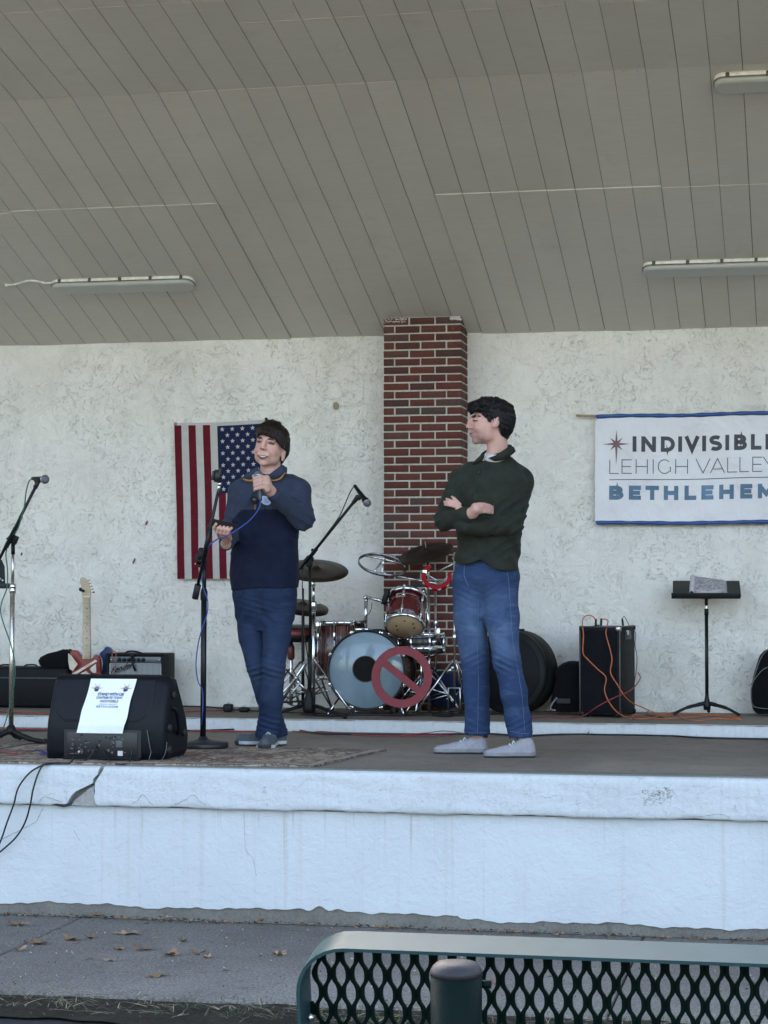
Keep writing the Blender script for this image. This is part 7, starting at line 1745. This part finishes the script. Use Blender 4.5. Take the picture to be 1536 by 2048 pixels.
# fingers of the left hand resting on the right upper arm
f.cap(w2L, B(918, 1018, -.275), .026, .021, .015)
for i, (tx, ty) in enumerate(((904, 993.5), (893, 998), (889, 1003.5), (890, 1009))):
    bx_, by_ = 920-1.2*i, 1009+1.8*i
    finger(f, [B(bx_, by_, -.285), B(bx_-(bx_-tx)*.4, by_-(by_-ty)*.45, -.292), B(bx_-(bx_-tx)*.75, by_-(by_-ty)*.8, -.285), B(tx, ty, -.27)], .0083, .0025)
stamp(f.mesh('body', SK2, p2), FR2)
def hair2():
    g = Field(hc2-np.array([.17, .16, .15]), hc2+np.array([.17, .17, .17]), .0027)
    E = lambda x, y, z, r, k_=.010: g.ell(H2(x, y, z), (r[0], r[1]*1.08, r[2]), HR2, k_)
    E(0, .018, .044, (.081, .102, .087)); E(0, .048, .005, (.075, .066, .079)); E(0, .058, -.042, (.054, .032, .048))
    for s_ in (-1, 1): g.chain([H2(s_*.072, -.022, .045), H2(s_*.078, -.020, .012)], [.012, .008], .008)
    rr = random.Random(8)
    for i in range(110):     # tousled locks
        a = rr.uniform(-1, 1)*.070; y = rr.uniform(-.080, .09); z = .124-(abs(a)/.07)**2*.040-max(0, -y-.03)*.60-max(0, y-.03)*.45
        dx, dy = rr.uniform(-.014, .014), rr.uniform(-.026, -.004); g.chain([H2(a, y+.014, z-.006), H2(a+dx*.5, y+dy*.5, z+.003), H2(a+dx, y+dy, z-.008)], [.009, .009, .005], .005)
    for i in range(15):
        x = -.062+.0088*i; g.chain([H2(x*.8, -.055, .104), H2(x, -.094+abs(x)*.25, .092), H2(x+rr.uniform(-.006, .006), -.104+abs(x)*.35, .060+rr.uniform(-.006, .008))], [.014, .011, .006], .006)
    x, y, z = local(g, FR2)
    line = np.interp(np.abs(x), [0, .03, .05, .066, .078], [.058, .056, .046, .030, .004])+.004*np.sin(x*180)+.003*np.sin(y*240)
    yb = np.interp(z, [-.10, -.030, -.004, .004, .030, .045, .09], [.052, .034, .026, -.020, -.022, -.045, -.06])
    g.F = np.maximum(g.F, np.minimum(line-z, yb-y).astype(np.float32)); g.F = np.maximum(g.F, (-.092-z+.003*np.sin(x*150)).astype(np.float32))
    g.F += (.0015*np.sin(x*240+4*np.sin(z*60)+y*110)+.0012*np.sin(x*410-y*330+z*290)).astype(np.float32)
    hm = hair_mat('black_hair', (.007, .0065, .008), (70, 70, 50)); strands(g.mesh('hair', hm, p2), hm, p2, FR2, lambda x, y, z: (.25*math.sin(y*90+z*70), -.8 if z > .06 else .25, .25*math.sin(x*90+y*40)-.15-.9*(z < .05)), 1000, 9, .009, 3)
hair2()
# fleece
GF = cloth('dark_green_fleece', (.028, .032, .024), .2, 500, .5)
f = Field((-2.10, 10.05, z2(1152)), (-1.18, 11.00, z2(896)), .0046)
f.loft(rows2(T2[:]), .03, 0, 2.3)
f.cap(B(1000, 930, .03), s2L, .05, .066, .03); f.cap(B(965, 930, .0), s2R, .045, .060, .03)
f.chain([s2L, (s2L+e2L)/2, e2L, (e2L+w2L)/2, w2L], [.070, .063, .056, .050, .041], .009)
f.chain([s2R, (s2R+e2R)/2, e2R, e2R+(w2R-e2R)*.80], [.062, .057, .054, .042], .009)
def fold2(X, Y, Z_):
    o = .0045*nz(X, Y, Z_, 16, 1)+.0022*nz(X, Y, Z_, 38)
    for c_, r_, am in ((e2L, .12, .0085), (e2R, .09, .0070), ((s2L+e2L)/2, .08, .0055), ((e2L+w2L)/2, .08, .005), (B(1000, 1090, -.1), .08, .006), (B(940, 975, -.15), .07, .005)):
        d2 = (X-c_[0])**2+(Y-c_[1])**2+(Z_-c_[2])**2; o = o-am*np.exp(-d2/r_**2)*rg_((Z_-c_[2])*120-(X-c_[0])*95+Y*15)
    o = o+.005*np.exp(-((Z_-z2(1105))/.05)**2)*np.sin(X*48+Z_*40+Y*25)
    return o
f.displace(fold2)
xc2 = B(978, 1110)[0]
f.cut(lambda X, Y, Z_: z2(1142)+.055*np.exp(-((X-B(968, 1110)[0])/.060)**2)*(Y < P2Y)+.06*np.clip((xc2-.05-X)/.15, 0, 1) - Z_)
f.cut(lambda X, Y, Z_: Z_-z2(912)-.05*np.clip((X-B(985, 900)[0])/.06, -.6, .6)+0*Y)
f.mesh('fleece', GF, p2)
# collar turned down around a white undershirt
ck = Vector(B(993, 914, .03))
m = MB(); n = 36; V = []
for i in range(n+1):
    t = i/n; a = R(-150+(300)*t)+R(55)     # open toward the face side
    back = (1+math.cos(a-R(55)))/2
    c0 = ck+Vector((0, 0, .012+.035*back*1.0-.028*(1-back)))
    for off, zz in ((.070, -.012), (.074, .012), (.080, .022), (.088, .012), (.092, -.014)):
        V.append(c0+Vector((off*math.cos(a), off*.95*math.sin(a), zz)))
m.add(V, [[i*5+j, i*5+j+1, i*5+6+j, i*5+5+j] for i in range(n) for j in range(4)], True); m.build('collar', GF, p2)
for pts in ([(1017, 893), (1026, 893), (1030, 902), (1018, 912), (1004, 920), (988, 922), (976, 916), (990, 911), (1004, 902)], [(968, 905), (960, 911), (950, 921), (944, 929), (953, 926), (962, 921), (966, 914)]):
    m = MB(); P = [Vector(B(a, b, -.095)) for a, b in pts]; c_ = sum(P, Vector())/len(P)+Vector((0, -.010, .0)); n_ = len(P); B2 = [p+Vector((0, .035, 0)) for p in P]
    m.add(P+B2+[c_], [[i, (i+1) % n_, 2*n_] for i in range(n_)]+[[i, (i+1) % n_, n_+(i+1) % n_, n_+i] for i in range(n_)], True); m.build('collar_flap', GF, p2)
WTS = cloth('white_tshirt', (.80, .78, .77), .08)
m = MB(); m.lathe([(.054, .020), (.062, .014), (.072, -.008), (.080, -.05)], Vector(B(988, 914, -.005)), (-.10, -.25, 1), 32); m.build('undershirt', WTS, p2)
m = MB(); m.tube(smoothpts([B(962, 925, -.115), B(959, 940, -.130), B(955, 960, -.150), B(952, 985, -.165), B(950, 1002, -.17)]), .0024, 6); m.build('zip', plain('zip_black', (.008, .009, .009), .4), p2)
m = MB(); m.box(Vector(B(957, 946, -.142)), (.008, .006, .018), bev=.002); m.build('zip_pull', bpy.data.materials['zip_black'], p2)
# jeans
D2 = denim('blue_denim', (.028, .055, .130), (.17, .25, .40), (.66, .24))
f = Field((-2.0, 10.30, .06), (-1.26, 10.86, z2(1108)), .0052)
cx = B(973, 1160)[0]
f.loft([(z2(1235), B(968, 1160)[0], P2Y, .05, .05), (z2(1202), B(969, 1160)[0], P2Y+.02, .09, .05), (z2(1178), B(970, 1160)[0], P2Y+.01, .150, .092), (z2(1155), B(971.5, 1160)[0], P2Y, .168, .108), (z2(1125), B(973, 1160)[0], P2Y, .162, .112), (z2(1106), B(974, 1160)[0], P2Y, .158, .112)], .05, 0, 2.3)
f.chain([B(1001, 1160, -.005), B(1004, 1235, -.03), B(1013, 1320, -.07), B(1028, 1385, -.07), B(1036, 1440, -.06), B(1040, 1462, -.06)], [.094, .086, .069, .066, .063, .066], .028)
f.chain([B(939, 1160, .0), B(940, 1240, .015), B(950, 1320, .03), B(953, 1385, .05), B(955, 1440, .06), B(954, 1460, .06)], [.090, .086, .075, .068, .064, .068], .010)
def foldj2(X, Y, Z_):
    o = .0018*nz(X, Y, Z_, 28, 3)
    for c_, r_, am, s_ in ((B(1010, 1325, -.13), .06, .0070, 1), (B(945, 1320, -.04), .055, .0045, -1), (B(955, 1452, .0), .05, .004, 1), (B(1038, 1452, -.1), .05, .005, -1), (B(925, 1190, -.12), .06, .004, 1), (B(990, 1180, -.13), .06, .003, -1)):
        d2 = ((X-c_[0])/1.5)**2+((Y-c_[1])/1.8)**2+(Z_-c_[2])**2; o = o-am*np.exp(-d2/r_**2)*rg_((Z_-c_[2])*190+(X-c_[0])*95*s_)
    return o
f.displace(foldj2); f.cut(lambda X, Y, Z_: z2(1472)-.0*X-Z_+0*Y)
f.mesh('jeans', D2, p2)
STI = plain('pale_stitch', (.085, .13, .23), .8)
def surf_y(px, py, default=-.15): return default
def seam(pts, nm, r_=.0013, mat=STI):
    # lay the seam on the jeans by casting onto the mesh
    ob = [o for o in p2.children if o.name.startswith('jeans')][0]; m = MB(); P = []
    for a, b in pts:
        d = Vector(_ray(a, b)).normalized(); o_ = Vector(_C)-Vector(p2.location); hit, loc, nn, ix = ob.ray_cast(o_, d)
        if hit: P.append(loc+Vector(p2.location)-d*.0008)
    if len(P) > 2: m.tube(P, r_, 5); return m.build(nm, mat, p2)
def dense(pts, k=8): 
    out = []
    for i in range(len(pts)-1):
        for j in range(k): out.append(tuple(pts[i][q]+(pts[i+1][q]-pts[i][q])*j/k for q in (0, 1)))
    return out+[pts[-1]]
bpy.context.view_layer.update()
seam(dense([(1013, 1130), (1018, 1170), (1022, 1230), (1026, 1290), (1036, 1340), (1044, 1390), (1048, 1440), (1050, 1468)]), 'side_seam')
seam(dense([(957, 1204), (956, 1240), (955, 1300), (957, 1360), (956, 1420), (955, 1466)]), 'inner_seam')
seam(dense([(967, 1124), (971, 1132), (982, 1135), (996, 1132), (1012, 1128)], 5), 'pocket_stitching')
seam(dense([(929, 1128), (928, 1150), (933, 1165), (938, 1175)], 5), 'fly_stitching', .0022)
seam(dense([(929, 1464.5), (944, 1465.5), (960, 1466), (977, 1465)], 5), 'hem_stitching'); seam(dense([(1020, 1462), (1040, 1467), (1060, 1467)], 5), 'hem_stitching')
for a, b, dy in ((1030, 1470, -.04), (963, 1470, .08)):
    m = MB(); m.tube([B(a, b-4, dy), B(a+1, b+6, dy)], .032, 14); m.build('sock', plain('grey_sock', (.05, .05, .065), .9) if 'grey_sock' not in bpy.data.materials else bpy.data.materials['grey_sock'], p2)
SH2 = [plain('pale_grey_knit', (.30, .29, .32), .85, 0, .1, 60, .4, 500), plain('grey_rubber_sole', (.20, .205, .21), .6), plain('mint_lace', (.50, .58, .56), .8)]
ya, yb = G(1025, 1516).y+.048, G(925, 1509).y+.048
shoe(p2, (W(1070, 1500, ya).x, ya+.01), (W(976, 1505, ya).x, ya-.045), 0, .262, SH2); shoe(p2, (W(975, 1500, yb).x, yb+.015), (W(870, 1500, yb).x, yb-.02), 0, .285, SH2)
# ================================================================== foreground: bench, leaves, straw
def bench():
    GRND = -.41; DK = plain('dark_green_coating', (.002, .0085, .0075), .5, 0, .2, 30, .3, 300, Specular_IOR_Level=.08); BAND = plain('glossy_dark_green_band', (.03, .065, .072), .3, 0, .1, 30, .1, 60, IOR=1.4, Specular_IOR_Level=.11)
    Yn = 2.55; L0 = W(587, 1990, Yn); x0 = L0.x; zt = W(690, 1897, Yn).z; dep = .060; RC = R(12); x1 = x0+1.83; r_ = .065
    yaw = R(1.2)
    t = thing('bench', 'dark green metal bench with a diamond mesh back and round posts, in the foreground', 'bench', ((x0+x1)/2, Yn, GRND))
    def TT(x, d, h): return Vector((x, Yn+d*math.cos(RC)+h*math.sin(RC), zt+d*math.sin(RC)-h*math.cos(RC)))
    # band round the back panel: flat strip bent round the corners, slightly proud toward the camera
    zb = GRND+.40; P = []; N = 8
    def corner(cx, cz, a0): return [(cx+r_*math.cos(R(a0+90*k/N)), cz+r_*math.sin(R(a0+90*k/N))) for k in range(N+1)]
    loop = corner(x1-r_, zt-r_, 0)+corner(x0+r_, zt-r_, 90)+corner(x0+r_, zb+r_, 180)+corner(x1-r_, zb+r_, 270); n = len(loop); th = .0045
    cen = Vector(((x0+x1)/2, 0, (zt+zb)/2)); V = []
    for i, (x, z) in enumerate(loop):
        a = Vector(loop[i-1]); b = Vector(loop[(i+1) % n]); d = (b-a).normalized(); nx_, nz_ = d.y, -d.x
        # nx_, nz_ points outward for a counter-clockwise loop
        sl_ = .018
        for (y, o) in ((0, 0), (dep, sl_*0), (dep, -th), (0, -th)): V.append(TT(x+nx_*o, y, zt-(z+nz_*o)))
    m = MB(); m.add(V, [[i*4+k, i*4+(k+1) % 4, ((i+1) % n)*4+(k+1) % 4, ((i+1) % n)*4+k] for i in range(n) for k in range(4)], True)
    ob = m.build('back_rim', BAND, t); ob.data.set_sharp_from_angle(angle=R(40)) if hasattr(ob.data, 'set_sharp_from_angle') else None
    # expanded-metal mesh: zigzag strands meeting at bonds
    def mesh_panel(o, ex, ey, wd, ht, px, pz, nm, tw=.0058, dpt=.004, inside=None):
        m = MB(); ex = Vector(ex); ey = Vector(ey); nn = ex.cross(ey).normalized(); k = int(wd/px)+1; rows = int(ht/(pz/2))+1; 
        prof = []; S_ = 10
        for c in range(0, 2*k+2):
            sg = 1 if c % 2 else -1; V = []; F = []; last = None; N_ = int(ht/pz*S_)
            for s_ in range(N_+1):
                v = s_/S_*pz; q = math.cos(2*math.pi*v/pz); q = math.copysign(abs(q)**.8, q)
                u = c*px/2+sg*q*(px/4-tw*.32)
                out_ = not (0 <= u <= wd)
                if nm == 'back_mesh':
                    ux, vy = min(u, wd-u), min(v, ht-v)
                    if ux < r_ and vy < r_ and math.hypot(r_-ux, r_-vy) > r_-.004: out_ = True
                if out_: last = None; continue
                w_ = tw*(1+.30*abs(q)**3); c_ = o+ex*u+ey*v; bs_ = len(V)
                V += [c_-ex*w_/2-nn*dpt/2, c_+ex*w_/2-nn*dpt/2, c_+ex*w_/2+nn*dpt/2, c_-ex*w_/2+nn*dpt/2]
                if last is not None: F += [[last+j, last+(j+1) % 4, bs_+(j+1) % 4, bs_+j] for j in range(4)]
                last = bs_
            if V: m.add(V, F)
        return m.build(nm, DK, t)
    mesh_panel(TT(x0+.004, dep-.006, zt-zb-.006), (1, 0, 0), (0, -math.sin(RC), math.cos(RC)), x1-x0-.012, zt-zb-.012, .0246, .0500, 'back_mesh')
    # seat beyond the back
    sy0, sy1 = Yn+dep+.11, Yn+dep+.51; sz = GRND+.45
    m = MB(); 
    for a, b in (((x0, sy0, sz-.04), (x1, sy0+.004, sz)), ((x0, sy1, sz-.04), (x1, sy1+.004, sz)), ((x0, sy0+.004, sz-.04), (x0+.004, sy1, sz)), ((x1-.004, sy0+.004, sz-.04), (x1, sy1, sz))): m.box2(a, b)
    m.build('seat_rim', BAND, t)
    mesh_panel(Vector((x0+.006, sy0+.008, sz-.006)), (1, 0, 0), (0, 1, 0), x1-x0-.016, sy1-sy0-.012, .0246, .0500, 'seat_mesh')
    # round posts with caps
    pY = Yn-.055; pc = W(912.5, 1950, pY)
    CAP = plain('grey_black_cap', (.012, .012, .016), .55, 0, .2, 60, .3, 400)
    for X in (pc.x, pc.x+1.25):
        zc = W(912, 1952, pY).z; rad = W(963.5, 1950, pY).x-pc.x
        m = MB(); m.lathe([(rad, 0), (rad, zc-GRND), (rad-.003, zc-GRND+.001)], (X, pY, GRND), n=40); m.lathe([(rad*2.1, 0), (rad*2.1, .008), (rad, .01)], (X, pY, GRND), n=32); m.build('post', DK, t)
        m = MB(); r0 = rad+.0005; m.lathe([(r0-.003, -.001), (r0, .001), (r0, .007), (r0-.003, .012), (r0*.75, .0165), (r0*.4, .0185), (0, .019)], (X, pY, zc), n=40); m.build('post_cap', CAP, t)
        m = MB(); m.tube([(X, pY+rad*.6, zc-.045), (X, Yn+.02, zc-.045)], .006, 10); b2 = Vector((X+rad+.004, pY+.01, W(980, 1972, pY).z)); m.tube([b2-Vector((.01, 0, 0)), b2+Vector((.006, 0, 0))], .005, 8); m.build('bolt', DK, t)
        m = MB(); m.tube(smoothpts([(X, pY, GRND+.34), (X, Yn+dep, GRND+.36), (X, sy0+.2, GRND+.43), (X, sy1-.03, GRND+.43)]), .022, 12); m.build('support_arm', DK, t)
    m = MB(); m.lathe([(.005, 0), (.005, .003), (0, .004)], W(621, 2035, Yn+dep-.02)-Vector((0, 0, 0)), (0, -1, 0), 10); m.build('rivet', DULLCHROME, t)
bench()
# ---- oak leaves on the pavement
LEAFM = []
for i, c in enumerate(((.26, .155, .085), (.20, .115, .065), (.33, .22, .14))): LEAFM.append(plain('dry_leaf', c, .85, 0, .35, 60, .4, 200))
def leaf_mesh(seed, L):
    rr = random.Random(seed); m = MB(); n = 26; V = []
    for i in range(n):
        a = 2*math.pi*i/n; lob = 1+.38*math.sin(a*5+rr.uniform(-.3, .3)+seed)+.14*rr.uniform(-1, 1); r_ = L*.5*lob*(.62+.38*abs(math.cos(a)))
        x, y = r_*math.cos(a), r_*math.sin(a)*.85; V.append((x, y))
    c1, c2, c3 = rr.uniform(.2, .9), rr.uniform(0, 6), rr.uniform(3, 6)
    def h(x, y): return .006+L*.28*c1*((math.hypot(x, y)/L*1.6)**2)*(1+.6*math.sin(math.atan2(y, x)*2+c2))+.004*math.sin(x/L*9+c3)
    P = []; F = []
    for k, s_ in enumerate((.0, .35, .7, 1.0)):
        for x, y in V: P.append((x*s_*.999+1e-6, y*s_, h(x*s_, y*s_)))
    for k in range(3):
        for i in range(n): F.append([k*n+i, k*n+(i+1) % n, (k+1)*n+(i+1) % n, (k+1)*n+i])
    m.add(P, F, True); m.tube([(0, 0, .008), (-L*.35, .002, .010), (-L*.75, .004, .006)], .0009, 5)
    bmesh.ops.remove_doubles(m.bm, verts=m.bm.verts, dist=2e-5)
    zmin = min(v.co.z for v in m.bm.verts)
    for v in m.bm.verts: v.co.z -= zmin-.0005
    return m
spots = [(37, 1851, .085), (72, 1887, .105), (38, 1902, .055), (143, 1880, .080), (180, 1877, .05), (255, 1868, .10), (238, 1899, .062), (288, 1900, .075), (219, 1922, .05), (342, 1911, .085), (398, 1909, .06), (415, 1916, .05), (312, 1953, .082), (366, 1883, .045), (560, 1910, .07), (176, 1919, .03), (192, 1832, .07), (690, 1905, .05), (995, 1968, .05), (520, 1843, .05), (330, 1837, .05)]
desc = ['curled two-tone oak leaf near the left edge of the pavement', 'largest brown oak leaf lying over the pavement joint', 'small dark leaf below the largest one on the pavement joint', 'flat brown leaf right of the pavement joint', 'thin leaf scrap trailing right of the flat brown leaf', 'pale brown crumpled leaf standing highest in the middle of the left pavement', 'short brown leaf with a dark edge below the pale crumpled leaf', 'ragged leaf right of the short brown one', 'small upright curled leaf below the short brown one', 'wide lobed brown leaf right of the ragged leaf', 'narrow leaf just right of the wide lobed leaf', 'dark shrivelled leaf at the right end of the leaf row', 'single brown leaf nearest the grass strip', 'small pale leaf alone in the middle of the pavement', 'thin twisted leaf on the pavement left of the bench', 'tiny brown leaf fragment left of the small upright leaf', 'brown leaf lodged at the foot of the white wall at the joint', 'small leaf seen through the left end of the bench mesh', 'small reddish leaf seen through the mesh right of the round post', 'leaf scrap against the foot of the stage wall, right', 'leaf scrap against the foot of the stage wall, left']
for i, ((a, b, L), d) in enumerate(zip(spots, desc)):
    p = G(a, b, GZ); m = leaf_mesh(i+1, L*1.05); mt = LEAFM[i % 3]
    ob = m.build('leaf', mt, local=True, label=d, cat='leaf', group='dry leaves on the pavement'); ob.location = p; ob.rotation_euler = (0, 0, i*1.9)
# ---- debris at the foot of the wall, grass strip with straw
m = MB(); rr = random.Random(12)
for i in range(900):
    x = rr.uniform(-4.6, .6); y = 9.44+rr.uniform(-.025, .045)-abs(rr.gauss(0, .012)); z = GZ+.002; s_ = rr.uniform(.003, .013); a = rr.uniform(0, 6.3)
    q = [Vector((x+s_*math.cos(a+t_)*rr.uniform(.4, 1.4), y+s_*math.sin(a+t_)*rr.uniform(.4, 1.2), z+rr.uniform(0, .012))) for t_ in (0, 1.6, 3.1, 4.6)]
    m.mi = rr.randrange(3); m.add(q, [[0, 1, 2, 3]])
m.build('debris', LEAFM[:2]+[DARKGAP], kind='stuff', label='crumbs of dead leaves and dirt along the foot of the stage wall')
m = MB(); V = []; F = []
for j in range(9):
    for i in range(161):
        x = -5.2+i*.045; y = 7.705-.34*j/8-(0 if j < 8 else .0)+.018*math.sin(x*9+j)+.012*math.sin(x*31); V.append((x, y if j else 7.712, GZ-.012+.010*math.sin(x*13+j*2)*math.sin(j*.4)+(.006 if 0 < j < 7 else -.016 if j == 8 else -.004)))
F = [[j*161+i, j*161+i+1, (j+1)*161+i+1, (j+1)*161+i] for j in range(8) for i in range(160)]
m.add(V, F, True); m.build('verge', concrete('dark_soil', (.055, .048, .038), 4, .8, 1.2), kind='structure')
STRAW = [plain('straw', (.42, .36, .22), .8, 0, .3), plain('grass_green', (.06, .10, .03), .8, 0, .3), plain('dead_grass', (.20, .17, .11), .8, 0, .3)]
def blades(n, mi, lmin, lmax, up, nm, lab, wd, seed):
    m = MB(); rr = random.Random(seed)
    for i in range(n):
        x = rr.uniform(-5, .9); y = rr.uniform(7.36, 7.71)-(.1 if rr.random() < .08 else 0); z = GZ-.003; L = rr.uniform(lmin, lmax); a = rr.uniform(0, 6.28)
        if mi == 1 and math.sin(x*3.1+1)+math.sin(x*7.7) < .1: continue
        d = Vector((math.cos(a), math.sin(a)*.6, 0)); s_ = Vector((-d.y, d.x, 0)).normalized()*wd*rr.uniform(.6, 1.3); P = []
        b0 = Vector((x, y, z)); u = up*rr.uniform(.2, 1); k = rr.uniform(-.15, .15)
        for t in (0, .4, .75, 1): P.append(b0+d*L*t+s_*8*k*t*t+Vector((0, 0, .010+L*u*math.sin(t*2.2))))
        V = []
        for q, t in zip(P, (1, .9, .6, .15)): V += [q-s_*t, q+s_*t]
        m.add(V, [[0, 1, 3, 2], [2, 3, 5, 4], [4, 5, 7, 6]])
    m.build(nm, STRAW[mi], kind='stuff', label=lab)
blades(1500, 2, .02, .09, .35, 'dead_grass', 'matted dead grass along the edge of the pavement', .0016, 1)
blades(1500, 1, .015, .05, .8, 'grass', 'short green grass tufts in the verge', .0013, 2)
blades(260, 0, .05, .18, .10, 'straw', 'pale straw stalks strewn on the verge', .0021, 3)

m = MB(); rr = random.Random(31)
for i in range(420):      # grit, twig bits and crumbs on the pavement
    x = rr.uniform(-4.4, .5); y = rr.uniform(7.72, 9.42); L = rr.choice([.006, .008, .012, .03, .05]) if i % 4 == 0 else rr.uniform(.003, .008); a = rr.uniform(0, 3.1); w_ = .0012 if L > .02 else L*.5; m.mi = rr.randrange(4)
    d = Vector((math.cos(a), math.sin(a), 0)); s_ = Vector((-d.y, d.x, 0))*w_; b = Vector((x, y, GZ+.0012)); e = b+d*L+Vector((0, 0, rr.uniform(0, .003)))
    m.add([b-s_, b+s_, e+s_*.5, e-s_*.5, b.lerp(e, .5)+Vector((0, 0, .004))], [[0, 1, 4], [1, 2, 4], [2, 3, 4], [3, 0, 4]])
m.build('grit', LEAFM[:2]+[plain('pale_crumb', (.5, .48, .44), .9), DARKGAP], kind='stuff', label='grit and twig crumbs scattered over the pavement')
